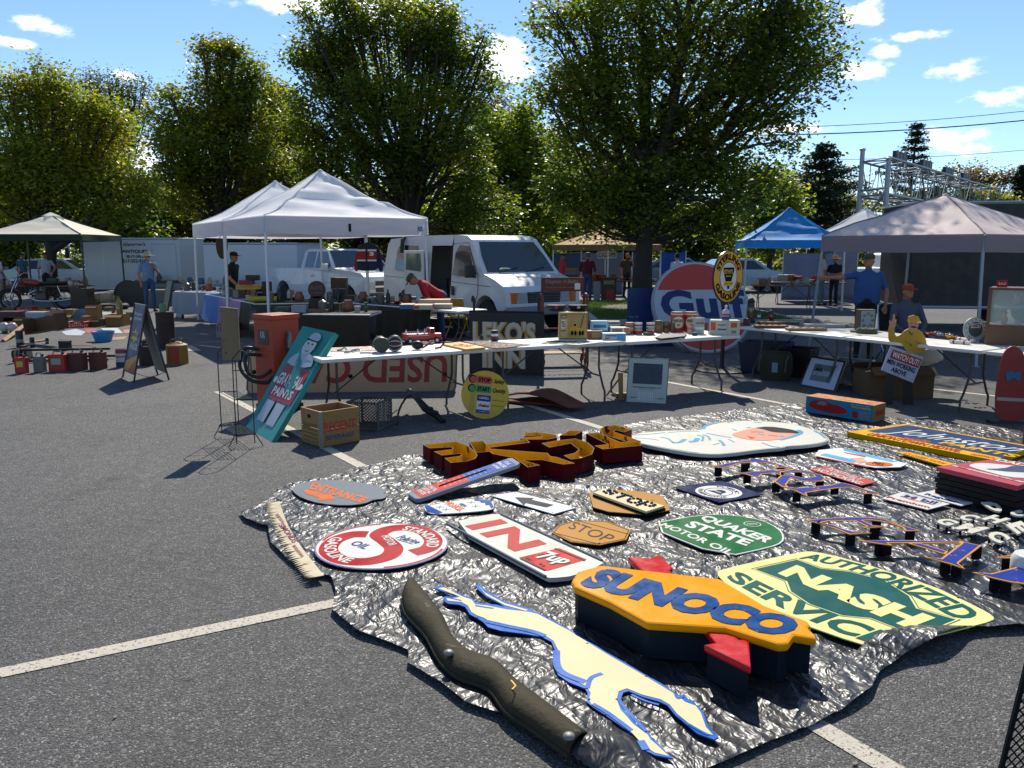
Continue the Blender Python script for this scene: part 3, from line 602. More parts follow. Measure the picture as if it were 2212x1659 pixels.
# mustard octagon STOP
oc=pl(zJ,'1758,618 1795,578 1890,549 2060,556 2190,605 2165,655 2020,685 1865,668',.042)
t,o=flat('stop_sign','flat mustard octagon plate lettered STOP in thin strokes',oc,mat('mustard_plate','#b87d1c',.5,.08,5,worn=('#8d6526',.72,10.)))
letters(t,'STOP',qd(zJ,'1845,592 2052,670 2112,640 1885,558',.042),LETK,o,bold=-.005);ribbon(t,o,'border_line',pl(zJ,'1765,618 2020,682',.042),.007,LETK);ribbon(t,o,'border_line',pl(zJ,'1900,553 2180,628',.042),.007,LETK);ribbon(t,o,'edge_line',inset(oc,.012),.006,LETK,closed=True);holes(t,o,pl(zJ,'1905,556 2018,676',.042),.008)
# tan plate with studded STOP bar
t,o=flat('studded_stop_sign','worn tan octagon plate carrying a studded glass-bead bar',pl(zK,'25,500 120,480 300,493 395,515 432,585 310,608 120,592 45,570',.042),mat('tan_plate','#b5853f',.65,.15,6,worn=('#8b5a2b',.62,9.)))
mb=MB(o);b=pl(zK,'48,497 100,478 404,563 312,592',.075);mb.prism([p-Vector((0,0,.032))for p in b],(0,0,.032));bar=obj('letter_bar',mb,mat('bar_cream','#d8c99a',.5,.1),t);mb=MB(o);mb.prism([p-Vector((0,0,.034))+(p-sum(b,Vector())/4)*.03 for p in b],(0,0,.018));obj('bar_rim',mb,BLK,bar)
f=qd(zK,'80,492 318,586 385,562 130,482',.076);BEAD=mat('glass_bead',(.02,.028,.026),.08,coat=.8)
stro={0:[(.9,.85),(.5,1),(.1,.85),(.1,.62),(.5,.5),(.9,.38),(.9,.12),(.5,0),(.1,.12)],1:[(0,1),(.33,1),(.66,1),(1,1),(.5,.75),(.5,.5),(.5,.25),(.5,0)],2:[(.5+.5*cos(a),.5+.5*sin(a))for a in np.linspace(0,2*pi,11)[:-1]],3:[(0,0),(0,.25),(0,.5),(0,.75),(0,1),(.45,1),(.9,.9),(.95,.7),(.8,.5),(.4,.45)]}
for i in range(4):
    mb=MB(o)
    for(a,c2)in stro[i]:mb.ell(f((i+.1+a*.72)/4,.1+c2*.8),(.014,.014,.012),7,4)
    obj('bead_letter',mb,BEAD,bar,smooth=60)
# green motor oil sign
g=smooth_poly(pl(zK,'297,660 590,606 760,610 900,635 985,680 1008,715 1000,748 940,772 702,823',.042),1)
t,o=flat('oil_sign','green arched motor oil sign with white lettering',g,mat('oil_cream','#d7dccb',.35,.06));GRN=mat('oil_green','#1f6a3a',.35,.16,6,worn=('#8fae90',.66,20.))
sheet_on(t,o,'field',inset(g,.012),GRN);letters(t,'QUAKER',qd(zK,'566,632 902,756 972,735 622,612',.042),LETW,o,bold=.035,lift=.003);letters(t,'STATE',qd(zK,'498,667 815,768 858,742 548,640',.042),LETW,o,bold=.035,lift=.003);letters(t,'MOTOR OIL',qd(zK,'372,665 728,816 762,798 410,652',.042,(0,-6)),LETW,o,bold=.02,lift=.003)
c=G(*zK(846,657),.042);ribbon(t,o,'crest',[c+Vector((.055*cos(a),.05*sin(a),0))for a in np.linspace(0,2*pi,25)[:-1]],.006,LETW,.003,True);letters(t,'100%',bil([c+Vector(p)for p in((-.035,-.012,0),(.035,-.012,0),(.035,.012,0),(-.035,.012,0))]),LETW,o,lift=.003)
# blue telephone sign
q=pl(zK,'447,470 690,438 902,506 680,547',.042);t,o=flat('telephone_sign','dark blue square telephone sign with a white ring',q,NVY)
c=G(*zK(676,495),.042);rr=.175;sheet_on(t,o,'disc',[c+Vector((rr*cos(a),rr*.95*sin(a),0))for a in np.linspace(0,2*pi,33)[:-1]],LETW,.002)
ribbon(t,o,'ring',[c+Vector((.105*cos(a),.1*sin(a),0))for a in np.linspace(0,2*pi,29)[:-1]],.007,NVY,.003,True)
bell=[(-.075,-.045),(.075,-.045),(.05,-.02),(.042,.035),(.02,.055),(-.02,.055),(-.042,.035),(-.05,-.02)];e=(q[2]-q[1]).normalized();e2=Vector((-e.y,e.x,0));sheet_on(t,o,'bell',[c+e*x+e2*y for x,y in bell],NVY,.003)
letters(t,'PUBLIC',arc_fn(c,e,e2,.122,.152,140,40),NVY,o,lift=.004,n=(0,0,1));letters(t,'TELEPHONE',arc_fn(c,e,e2,.152,.122,200,340),NVY,o,lift=.004,n=(0,0,1));letters(t,'BELL',bil([c+e*x+e2*y for x,y in((-.04,-.02),(.04,-.02),(.035,.01),(-.035,.01))]),LETW,o,lift=.005)
# red smoking notice, ice-cream placard, narrow yellow strip
t,o=flat('notice_sign','narrow red notice with white smoking ban lettering',pl(zS,'1238,205 1470,172 2060,360 1880,402',.045),mat('faded_red','#bf4f4a',.5,.1));letters(t,'NO SMOKING',qd(zS,'1300,215 1835,388 1915,372 1385,200',.045),LETW,o,bold=.02);letters(t,'POSITIVELY',qd(zS,'1440,208 1850,345 1925,330 1520,195',.045),LETW,o,bold=.01)
t,o=flat('placard_sign','white and pale blue placard with an orange oval',pl(zU,'-230,520 40,492 830,682 740,722 440,728 -280,585',.045),mat('placard_white','#e5e6dd',.4,.05))
for i,(s,m)in enumerate((('60,500 130,515 720,660 640,665 560,650 70,528','sky_ink'),('-150,560 250,650 180,672 -220,580','sky_ink'),('-270,588 380,722 350,728 -280,595','rose_ink'),('60,545 320,590 330,606 100,562','rose_ink'),('150,620 300,612 340,660 250,682','peach_ink'))):sheet_on(t,o,'print',pl(zU,s,.045),mat(m,{'sky_ink':'#5fa9c4','rose_ink':'#c9545f','peach_ink':'#dba98a'}[m],.5),.0015+.0004*i)
c=G(*zU(485,688),.045);sheet_on(t,o,'oval',[c+Vector((.115*cos(a),.075*sin(a),0))for a in np.linspace(0,2*pi,25)[:-1]],ORG,.004);letters(t,'PIES',qd(zU,'400,690 530,712 560,690 430,665',.045),LETK,o,lift=.006)
t,o=flat('yellow_strip_sign','narrow amber strip sign lying by the paint sign',pl(zU,'680,540 850,545 1400,686 1250,705 920,610',.05),YEL,th=.01);letters(t,'CLOVER FARM',qd(zU,'760,565 1240,690 1300,675 820,552',.05),ORG,o)
# blue paint-shop sign with yellow frame
q=pl(zU,'110,302 800,207 2330,480 1860,640',.075);t,o=flat('paint_shop_sign','long blue paint shop sign in a bright yellow frame',q,mat('frame_yellow','#e7ad10',.4,.06),z=.075,th=.05)
sheet_on(t,o,'field',pl(zU,'345,292 830,222 2290,485 1950,612',.075),mat('slate_blue','#2e4668',.4,.1,8));letters(t,'Johnston',qd(zU,'470,325 2060,565 2300,500 760,250',.075),LETW,o,bold=.0,shear=.5,lift=.0035);letters(t,'PAINTS',qd(zU,'1180,440 2080,612 2190,590 1290,424',.075),YEL,o,bold=.03,lift=.004);letters(t,'UNIONTOWN HDWE.',qd(zU,'320,338 1440,552 1500,528 420,318',.075),LETR,o,bold=.02,lift=.003);letters(t,'UNIONTOWN, PA.',qd(zU,'1560,580 1850,630 1880,612 1600,562',.075),LETR,o,lift=.003);letters(t,'House and Barn',qd(zU,'760,392 1090,432 1110,410 800,368',.075),ORG,o,lift=.003,shear=.3)
# stack of red crate signs
for i in range(5):
    z=.035+.042*(i+1);q=[p+Vector((.006*(i%2),.008*((i*7)%3-1),0))for p in pl(zU,'1170,718 1900,622 2760,750 2140,948',.245)];q=[Vector((p.x,p.y,z))for p in q]
    t,o=flat('tin_sign',('topmost faded red and white sign of the thick stack','second sign from the top of the thick dark-edged stack','middle sign of the thick dark-edged stack','second sign from the bottom of the thick dark-edged stack','lowest sign of the thick dark-edged stack')[4-i],q,mat('stack_red','#b8525a',.45,.1,5,worn=('#d8a0a0',.68,8.))if i==4 else mat('stack_dark','#2b2826',.7,.3,20),z=z,th=.036,group='stacked tin signs')
w=[Vector((p.x,p.y,.245))for p in pl(zU,'1530,700 1700,668 2212,722 2600,790 2160,880 1640,745',.245)];sheet_on(t,o,'white_panel',smooth_poly(w,2),LETW,.002);sheet_on(t,o,'print',smooth_poly(pl(zU,'1690,745 1960,745 2090,705 2300,730 2500,790 2100,790',.245),1),mat('ink_slate','#49566b',.5),.003);letters(t,'DAD\'S',qd(zU,'1860,650 2330,740 2400,715 1930,625',.245),LETW,o,lift=.003,bold=.03);ribbon(t,o,'white_stripe',pl(zU,'1370,708 2200,905 2600,870',.245),.03,mat('worn_white','#d8c8c8',.6,.1,worn=('#b8525a',.5,12.)),.003)
# fur-hood cutout
g=smooth_poly(pl(zV,'60,235 110,195 300,170 560,158 770,158 800,130 900,95 1060,70 1240,62 1450,72 1650,88 1830,130 1960,180 2045,235 2040,265 1960,290 1800,310 1620,320 1600,335 1380,350 1020,398 820,400 600,375 300,320 100,270',.085),1)
t,o=flat('hood_cutout','white wooden cutout of a smiling face in a fur hood',g,mat('cutout_white','#d6d2c4',.5,.05,3,worn=('#b98d5c',.70,8.)),z=.085,th=.03);SKY=mat('hood_blue','#5b9fc0',.5,.1)
rim=inset(g,.012);ribbon(t,o,'edge_line',rim,.006,mat('rust_line','#a8763f',.6,.2),.0012,True)
sheet_on(t,o,'hair',smooth_poly(pl(zV,'1300,140 1450,124 1650,150 1750,178 1740,195 1640,190 1500,185 1380,150',.085),1),LETK,.0030)
sheet_on(t,o,'face',smooth_poly(pl(zV,'1080,200 1180,168 1340,132 1440,150 1560,180 1700,192 1720,205 1640,235 1500,262 1350,266 1200,248 1110,222',.085),1),mat('face_peach','#d99a80',.5,.06),.0024)
sheet_on(t,o,'mouth',pl(zV,'1235,220 1275,232 1320,240 1270,246',.085),LETR,.004);sheet_on(t,o,'eye',pl(zV,'1340,188 1370,200 1410,205 1395,214 1350,204',.085),SKY,.004);sheet_on(t,o,'eye',pl(zV,'1560,218 1610,226 1600,230 1550,224',.085),SKY,.004);ribbon(t,o,'brow',pl(zV,'1275,182 1330,180 1400,184',.085),.008,BRN,.004);ribbon(t,o,'brow',pl(zV,'1440,212 1510,220 1540,222',.085),.008,BRN,.004)
for s,w in(('800,150 840,110 960,80',.022),('830,190 960,215 1080,235',.012),('500,285 570,280 620,250',.03),('660,275 720,270 745,240',.034),('380,230 450,245 505,285',.014),('740,210 800,225 790,270',.014),('800,205 850,225 870,260',.014),('960,260 990,285 1010,315',.02),('900,305 960,290',.01),('1050,250 1110,280',.01),('1090,150 1130,165',.012),('1230,140 1270,130',.014),('1300,80 1380,88',.014),('1040,85 1100,75',.012),('1380,285 1480,320 1560,330',.012),('1560,258 1700,220 1770,185 1740,160',.03),('1900,170 1960,200 2010,240',.014),('110,210 280,200 420,185',.01),('450,185 620,172 760,172',.008),('120,235 300,250 360,262',.008),('230,300 500,350 760,385',.007)):ribbon(t,o,'fur_stroke',spline(pl(zV,s,.085),5),w*1.5,SKY,.0018)
# cream and green service sign
g=smooth_poly(pl(zM,'572,350 590,328 1025,232 1095,232 1250,265 1690,400 1970,530 2052,578 2050,600 1900,640 1500,742 1440,745 1330,725 1000,610 680,460 600,385',.045),1)
t,o=flat('service_sign','large pale yellow and green service sign with bow-tie centre',g,mat('pale_yellow','#e2de92',.4,.07,3,worn=('#b9b06a',.70,9.),worn2=('#7d6a3a',.745,22.)));TEAL=mat('deep_green','#14574f',.4,.12,worn=('#3d7a70',.68,14.))
bt=pl(zM,'758,325 1000,271 1130,320 1290,338 1480,388 1610,470 1650,535 1872,597 1640,688 1390,592 1240,578 1060,515 955,445 935,392',.045);sheet_on(t,o,'bow_tie',inset(bt,.014),TEAL,.0015);ribbon(t,o,'outline',bt,.005,TEAL,.0018,True)
letters(t,'NASH',qd(zM,'895,352 1592,646 1742,588 1000,306',.045),mat('pale_yellow','#e6e49a'),o,bold=.05,lift=.003);letters(t,'AUTHORIZED',qd(zM,'1008,270 1850,602 2000,572 1062,243',.045,(18,-44)),TEAL,o,bold=.025);letters(t,'SERVICE',qd(zM,'618,372 1440,740 1588,692 690,336',.045,(-16,22)),TEAL,o,bold=.03);holes(t,o,pl(zM,'1270,290 1850,500 1100,605 640,420 1860,480',.045))
# thick yellow oil company sign with red arrow
D_=lambda s:[tuple(map(float,p.split(',')))for p in s.split()]
ZT=.215;face=[G(u,v,ZT)for u,v in D_('1234,1254 1247,1234 1297,1220 1332,1224 1555,1249 1652,1307 1744,1340 1752,1350 1746,1356 1762,1370 1764,1380 1716,1372 1704,1390 1682,1392 1568,1356 1398,1345 1317,1300 1241,1267')]
off=Vector((face[9].x,face[9].y,0));t=thing('arrow_gas_sign','thick yellow gas station sign with blue letters over a red arrow','sign',off)
BOX=mat('sign_box_blue','#1b2630',.4,.2,8)
mb=MB(off);mb.prism([Vector((p.x,p.y,.035))for p in inset(face,.02)],(0,0,ZT-.075));obj('sign_box',mb,BOX,t)
mb=MB(off);mb.prism([Vector((p.x,p.y,ZT-.04))for p in face],(0,0,.04));obj('face',mb,mat('sun_yellow','#f09c00',.25,.06,3,spec=.15,coat=.04,worn=('#c98a12',.64,11.),worn2=('#a8752a',.735,26.)),t,bevel=.014)
letters(t,'SUNOCO',bil([G(u,v,ZT)for u,v in D_('1247,1264 1694,1381 1738,1341 1299,1224')]),mat('sun_blue','#0c4580',.3,.2,9,worn=('#4f7fae',.62,14.)),off,bold=.06,shear=.12,lift=.003)
RA=mat('arrow_red','#c8101c',.25,.06,spec=.25,coat=.12)
for nm,s,zt in(('arrow_tail',px(zL,'1618,120 1735,130 1790,108 1868,180 1850,198 1888,226 1760,214 1690,190'),ZT-.02),('arrow_head',px(zM,'500,632 625,645 695,695 745,685 757,848 500,722 566,712'),ZT-.02)):
    q=[G(u,v,zt)for u,v in s];mb=MB(off);mb.prism([Vector((p.x,p.y,.035))for p in inset(q,.012)],(0,0,zt-.075));a=obj('arrow_box',mb,BOX,t);mb=MB(off);mb.prism([Vector((p.x,p.y,zt-.04))for p in q],(0,0,.036));obj(nm,mb,RA,t,bevel=.01)
# running dog cutout
dog=pl(zL,'565,298 600,283 640,303 720,335 770,350 790,375 850,383 905,388 955,402 920,380 850,345 802,302 793,284 808,272 850,310 950,370 1080,408 1180,455 1300,520 1400,580 1500,645 1600,700 1700,760 1800,815 1900,880 1975,912 2030,970 2058,1050 2115,1110 2090,1122 2000,1090 1940,1040 1880,990 1835,935 1790,915 1700,890 1625,858 1582,870 1572,910 1600,960 1660,1030 1740,1090 1752,1115 1790,1150 1868,1225 1770,1207 1690,1170 1676,1148 1692,1122 1600,1060 1500,990 1430,945 1395,915 1402,870 1388,845 1300,810 1240,770 1220,720 1225,640 1205,590 1150,562 1050,545 930,530 860,510 830,480 800,462 760,440 735,400 700,388 640,382 612,362 625,342 680,345 690,338 600,312',.042)
t,o=flat('running_dog_sign','cream cutout of a leaping dog outlined in bright blue',dog,mat('dog_blue','#1462b8',.3,.06,coat=0));DCR=mat('dog_cream','#dacda0',.45,.04,3,coat=0,worn=('#b59a60',.76,20.))
sheet_on(t,o,'cream_field',pl(zL,'585,300 620,295 720,345 770,362 790,388 850,393 960,415 1075,428 1130,440 1300,530 1500,655 1700,770 1900,890 1930,918 1990,940 2018,978 2045,1055 2085,1100 2000,1075 1890,985 1850,935 1800,905 1700,880 1615,845 1570,862 1560,905 1580,960 1650,1040 1728,1098 1745,1125 1780,1155 1845,1215 1765,1195 1700,1150 1600,1040 1480,965 1420,930 1410,905 1418,870 1396,835 1300,785 1255,750 1240,715 1243,640 1215,585 1160,552 1050,525 930,500 870,485 840,462 800,448 770,430 750,395 715,375 640,368 630,355 690,352 705,345 620,312',.042),DCR,.0016)
sheet_on(t,o,'tail_field',pl(zL,'803,283 845,325 950,382 1078,418 1065,424 950,392 850,338',.042),DCR,.0018)
for s,w in(('850,480 960,505 1100,535 1170,560',.030),('1232,640 1236,720 1275,765 1390,812',.034),('1400,845 1420,790 1480,765',.022),('1430,930 1520,985 1640,1075',.02),('1640,880 1720,915 1790,935',.012),('1880,875 1895,900 1930,880',.014),('1690,1130 1720,1180',.03),('790,395 850,405 890,410',.012),('1950,1040 2010,1075 2060,1100',.012),('640,350 680,360 715,368',.01),('1585,870 1575,910 1620,970 1720,1080',.016)):ribbon(t,o,'shade_line',spline(pl(zL,s,.042),5),w,mat('dog_blue',''),.0026)
holes(t,o,pl(zL,'1120,548 800,460 1180,460 1400,600 1610,700 1720,780 1880,870 1560,905 1410,905 1500,985 1610,1050',.042),.006)
# corrugated rusty metal guard
Lp=pl(zL,'392,345 415,430 520,545 600,685 700,772 860,832 960,958 1100,1052 1300,1198',.06);Rp=pl(zL,'452,252 525,335 600,432 652,542 742,640 900,702 1005,800 1135,900 1412,1112',.06)
Ls,Rs=spline(Lp,5),spline(Rp,5);rings=[];off=Vector((Lp[4].x,Lp[4].y,0));t=thing('rusty_guard','long curved rusty brown metal guard lying along the sheet edge','metal guard',off)
for a,b in zip(Ls,Rs):
    m_=(a+b)/2;h=(b-a)/2;w=[m_+h*cos(q)+Vector((0,0,.062*sin(q)**.7-.02))for q in np.linspace(0,pi,11)];rings.append(w)
mb=MB(off);n=11;vs=[p for r in rings for p in r];mb.add(vs,[(i*n+j,i*n+j+1,(i+1)*n+j+1,(i+1)*n+j)for i in range(len(rings)-1)for j in range(n-1)])
RUST=mat('rusty_steel','#3f3a2e',.7,.3,6,metal=.25,bump=.5,bs=40,worn=('#5a3f22',.64,12.),worn2=('#66645a',.64,9.));obj('shell',mb,RUST,t,smooth=70,solid=.006)
for q_,rr_ in((0,.012),(10,.012)):mb=MB(off);mb.tube([r_[q_]+Vector((0,0,.006))for r_ in rings],rr_,7);obj('rolled_edge',mb,RUST,t,smooth=60)
mb=MB(off);mb.sheet([p_*.985+Vector((rings[0][5].x,rings[0][5].y,.05))*.015 for p_ in rings[0]]);obj('hollow_end',mb,BLK,t)
for s in((645,650),(1300,1105)):mb=MB(off);p=G(*zL(*s),.11);mb.ell(p,(.024,.024,.014),12,6);obj('bolt_head',mb,mat('bolt_steel','#8d8a82',.5,.2,metal=.5),t,smooth=60)
ribbon(t,off,'chalk_mark',pl(zL,'985,800 1010,830 990,850',.125),.006,YEL)
# crosscut saw with printed blade
back=spline(pl(zJ,'280,447 287,480 330,590 400,700 470,790 520,850',.045),8);front=spline(pl(zJ,'202,457 207,500 235,575 275,665 335,762 402,848 440,864',.045),10);o=Vector((back[20].x,back[20].y,0))
t=thing('saw_blade','long curved crosscut saw blade with purple print','saw',o);ed=[]
for i,p in enumerate(front):q=min(back,key=lambda b:(b-p).length);d=(q-p).normalized();ed+=[p,p+d*(.045 if i%4 else .075)]
mb=MB(o);mb.prism([p-Vector((0,0,.004))for p in ed+back[::-1]],(0,0,.004));obj('blade',mb,mat('saw_steel','#a59b86',.5,.16,8,metal=.35,worn=('#7c5f3e',.64,12.)),t)
PUR=mat('purple_print','#7c3350',.55,.1)
letters(t,'SIMONDS',qd(zJ,'270,578 348,676 382,668 300,566',.045),PUR,o,bold=.02);letters(t,'CRESCENT GROUND',qd(zJ,'250,520 290,568 306,562 268,514',.045),PUR,o);letters(t,'TIME AND LABOR SAVING',qd(zJ,'342,690 396,755 412,748 362,684',.045),PUR,o)
# long thermometer sign leaning on the channel letters
A,B_,C_,D2=G(*zJ(968,402),.055),G(*zJ(1022,440),.055),G(*zJ(1594,240),.20),G(*zJ(1540,206),.20)
off=Vector((A.x,A.y,0));t=thing('thermometer_sign','long red and blue thermometer sign leaning on channel letters','sign',off);f=bil([A,B_,C_,D2]);nrm=(B_-A).cross(D2-A).normalized()
body=[f(x,y)for x,y in((.15,.0),(.0,.03),(0,.97),(.15,1),(.85,1),(1,.97),(1,.03),(.85,0))];mb=MB(off);mb.prism([p-nrm*.035 for p in body],nrm*.035);obj('body',mb,mat('thermo_rim','#8b8e95',.45,.1),t,bevel=.008)
def fq(n_,a,b,c,d,m,lift=.002):mb=MB(off);mb.sheet([f(x,y)+nrm*lift for x,y in((a,c),(b,c),(b,d),(a,d))]);return obj(n_,mb,m,t)
fq('red_half',.07,.93,.05,.5,mat('thermo_red','#d5514b',.35,.06));fq('blue_half',.07,.93,.5,.95,mat('thermo_blue','#4d6cb5',.35,.06))
for s,a,b,c,d in(('WINTER',.1,.8,.075,.115),('LASTS ALL',.1,.9,.125,.165),('ONE FILL',.15,.85,.175,.215),('ATLAS',.3,.75,.885,.925),('PERMA-GUARD',.12,.9,.83,.87),('ANTI-FREEZE',.2,.82,.78,.81)):
    letters(t,s,bil([f(b,c),f(a,c),f(a,d),f(b,d)])if False else bil([f(a,c),f(b,c),f(b,d),f(a,d)]),LETW,off,lift=.004,n=nrm,bold=.03)
mb=MB(off);mb.tube([f(.5,.25)+nrm*.006,f(.5,.7)+nrm*.006],.005,6);obj('glass_tube',mb,LETK,t)
for i in range(18):fq('scale_mark',.58 if i%2 else .2,.82 if i%2 else .42,.26+i*.024,.264+i*.024,LETW,.004)
fq('emblem',.42,.56,.73,.75,LETR,.004)
# open channel letters
CRD=mat('channel_red','#5b1216',.5,.18,8,worn=('#8c2a24',.62,9.));CYL=mat('channel_yellow','#d9a81c',.5,.12,7,worn=('#3a2b16',.57,7.));CED=mat('channel_edge','#7a5a30',.6,.3,30)
for lab,s in(('red channel letter with three prongs, open yellow trough','60,218 375,187 480,225 560,285 578,320 555,352 480,375 325,390 265,345 410,325 428,312 410,302 240,320 165,283 335,262 342,250 325,242 125,253'),
               ('red channel letter with long crossing diagonal arms','500,192 635,182 662,213 1045,170 1075,198 690,246 702,257 1240,297 1266,326 1330,336 1500,395 1385,405 1190,362 1012,366 1170,412 1052,432 930,345 720,305 690,283 562,294'),
               ('red channel letter with a wide round bowl','1185,205 1330,178 1500,160 1620,195 1685,250 1662,308 1560,345 1465,358 1393,320 1500,296 1536,262 1460,206 1258,245'),
               ('short hooked red channel letter behind the diagonal arms','985,153 1185,137 1182,128 1020,139 1026,108 1135,98 1325,125 1331,150 1240,168 1000,169'),
               ('small square red channel block behind the round bowl','1357,130 1445,83 1571,88 1500,128'),
               ('tall red channel letter with a broad flat foot','1605,112 1725,105 1925,193 2105,188 2140,225 1765,262 1685,228 1812,214'),
               ('hooked red channel letter beside the white hood cutout','1738,68 1780,44 1880,32 2040,75 1962,100 1885,79 1868,95 2122,184 1990,190 1760,120')):
    H_=.16;top=[G(u,v,H_)for u,v in px(zR,s)]
    if area2(top)<0:top=top[::-1]
    o=Vector((sum(p.x for p in top)/len(top),sum(p.y for p in top)/len(top),0));t=thing('channel_letter',lab,'letter',o,group='red channel letters');inn=inset(top,.006);k=len(top)
    lo=lambda P,z=.03:[Vector((p.x,p.y,z))for p in P];fs=[(i,(i+1)%k,(i+1)%k+k,i+k)for i in range(k)]
    mb=MB(o);mb.add(lo(top)+top,fs);obj('outer_wall',mb,CRD,t);mb=MB(o);mb.add(inn+lo(inn),fs);obj('inner_wall',mb,CYL,t)
    mb=MB(o);mb.add(top+inn,fs);obj('rim',mb,CED,t);mb=MB(o);mb.sheet(lo(inn,.04));obj('trough_floor',mb,CYL,t)
# blue and orange letters on stand-offs
LOR=mat('letter_orange','#d9963a',.5,.12);LBL=mat('letter_blue','#23368e',.4,.12,5,worn=('#d9963a',.60,9.));STD=mat('standoff_black',(.01,.01,.011),.5)
for lab,z,polys,legs in(('blue and orange hooked letter on stand-offs behind the telephone sign',zS,['50,172 130,160 330,120 520,94 520,75 620,80 760,110 900,150 990,180 850,188 862,170 830,150 700,126 560,120 400,135 260,180 200,188'],'150,175 490,88 900,178 470,130'),
        ('blue and orange R-shaped letter on stand-offs by the smoking notice',zS,['330,250 470,245 800,212 1020,205 1060,205 905,240 905,280 830,250 680,265 640,305 590,300 470,262','1060,205 1250,235 1400,275 1450,320 1410,350 1270,355 1130,345 1030,312 970,395 1000,422 915,415 820,355 860,320 905,280 1010,276 1130,302 1180,310 1315,296 1290,270 1130,240 905,240','1000,422 1090,435 1500,400 1620,368 1680,375 1800,405 1950,460 2115,500 1930,500 1920,475 1760,425 1600,430 1400,460 1210,490 1230,530 1190,520 1080,465 915,415'],'500,255 850,360 1380,340 1560,385 1960,495 1100,470 1120,222'),
        ('blue and orange E-shaped letter on stand-offs beyond the service sign',zT,['50,118 200,105 480,88 690,90 840,110 1000,170 1195,222 1040,225 1010,190 900,150 800,130 700,118 620,122 720,170 890,182 740,190 620,195 660,180 540,125 300,125 200,145 330,165 430,205 540,235 705,245 490,260 340,200 180,150'],'160,130 500,245 740,180 1090,215 760,105'),
        ('blue and orange A-shaped letter on stand-offs beyond the service sign',zT,['585,320 1050,318 1600,328 1590,350 1185,345 1060,345 870,346 920,370 700,340','1600,328 1790,372 1565,545 1630,600 1480,550 1225,480 1390,500 1590,350','1060,345 1185,345 1462,430 1432,456'],'790,335 860,345 1440,520 1750,375 1550,540'),
        ('blue and orange letter on stand-offs under the white roll',zT,['1700,632 1880,648 2230,560 2420,600 2300,760 2080,730 1900,690','1930,490 2060,465 2300,480 2300,502 2060,490'],'1930,670 2040,700 2050,480 2140,485')):
    H_=.115;P0=pl(z,polys[0],H_);o=Vector((P0[0].x,P0[0].y,0));t=thing('cutout_letter',lab,'letter',o,group='blue and orange cutout letters')
    for s in polys:
        P=pl(z,s,H_);mb=MB(o);mb.prism([p-Vector((0,0,.006))for p in P],(0,0,.006));obj('letter_face',mb,LOR,t)
        sheet_on(t,o,'blue_face',inset(P,.012),LBL,.0015)
    for s in legs.split():
        p=pl(z,s,.07)[0]if False else pl(z,s,H_)[0];mb=MB(o);mb.box((p.x,p.y,.071),(.06,.02,.074),R(20));obj('standoff',mb,STD,t)
# white letters on pins
WLT=mat('letter_white','#d5cfbb',.5,.08)
for ch,z,s,lab in(('G',zT,'1315,142 1455,187 1588,150 1440,103','white letter G on pins, first of its row'),('M',zT,'1520,208 1695,260 1878,205 1655,156','white letter M on pins between G and C'),('C',zT,'1815,277 1965,362 2092,305 1962,224','white letter C on pins after the M'),
        ('C',zT,'1540,100 1652,137 1802,100 1680,64','white letter C on pins before the H'),('H',zT,'1785,115 1930,161 2082,115 1920,73','white letter H on pins between C and E'),('E',zT,'2030,175 2150,266 2290,215 2180,135','white letter E on pins after the H'),('D',zU,'1700,1148 1850,1264 1992,1252 1860,1142','white letter D on pins by the small fuel signs'),('U',zU,'2015,1275 2150,1322 2290,1290 2160,1240','white letter U on pins right of the D')):
    f=qd(z,s,.075);o=f(.5,.5);o=Vector((o.x,o.y,0));t=thing('pin_letter',lab,'letter',o,group='white letters on pins')
    a,fs,asp=tmesh(ch,.05);P=[f(x,y)for x,y in a];mb=MB(o);mb.add(P,fs);obj('letter_face',mb,WLT,t,solid=.012)
    for x,y in((.2,.2),(.8,.2),(.5,.8)):p=f(x,y);mb=MB(o);mb.cyl((p.x,p.y,.03),(p.x,p.y,.07),.008,n=6);obj('pin',mb,STD,t)
# two small fuel grade signs
for lab,s,tx,tq,mq,m in(('small white fuel grade sign lettered in red','515,1092 770,1018 1330,1160 1065,1228','Premium','570,1088 1085,1215 1100,1195 600,1070','770,1078 1150,1165 1200,1140 810,1052',LETR),('small white fuel grade sign lettered in blue','910,1040 1200,985 1745,1112 1465,1182','Regular','1010,1055 1410,1160 1450,1138 1060,1035','1180,1040 1545,1132 1590,1108 1220,1015',LETB)):
    t,o=flat('fuel_grade_sign',lab,pl(zU,s,.045),WHT);letters(t,tx,qd(zU,tq,.045),m,o,bold=.03);letters(t,'M bil',qd(zU,mq,.045),LETB,o,bold=.03)
    a,b,c,d=[Vector(p)for p in pl(zU,mq,.045)];ctr=a.lerp(b,.30).lerp(d.lerp(c,.30),.4);ribbon(t,o,'red_letter',[ctr+Vector((.016*cos(q),.016*sin(q),0))for q in np.linspace(0,2*pi,13)[:-1]],.007,LETR,.003,True);e=(b-a);h=(d-a);ribbon(t,o,'outline',[a-e*.08-h*.1,b+e*.06-h*.25,c+e*.08+h*.1,d-e*.04+h*.25],.004,LETK,.003,True);ribbon(t,o,'swoosh',[a-e*.06,a.lerp(b,.4)-h*.35,b-h*.3],.008,LETR,.0035)
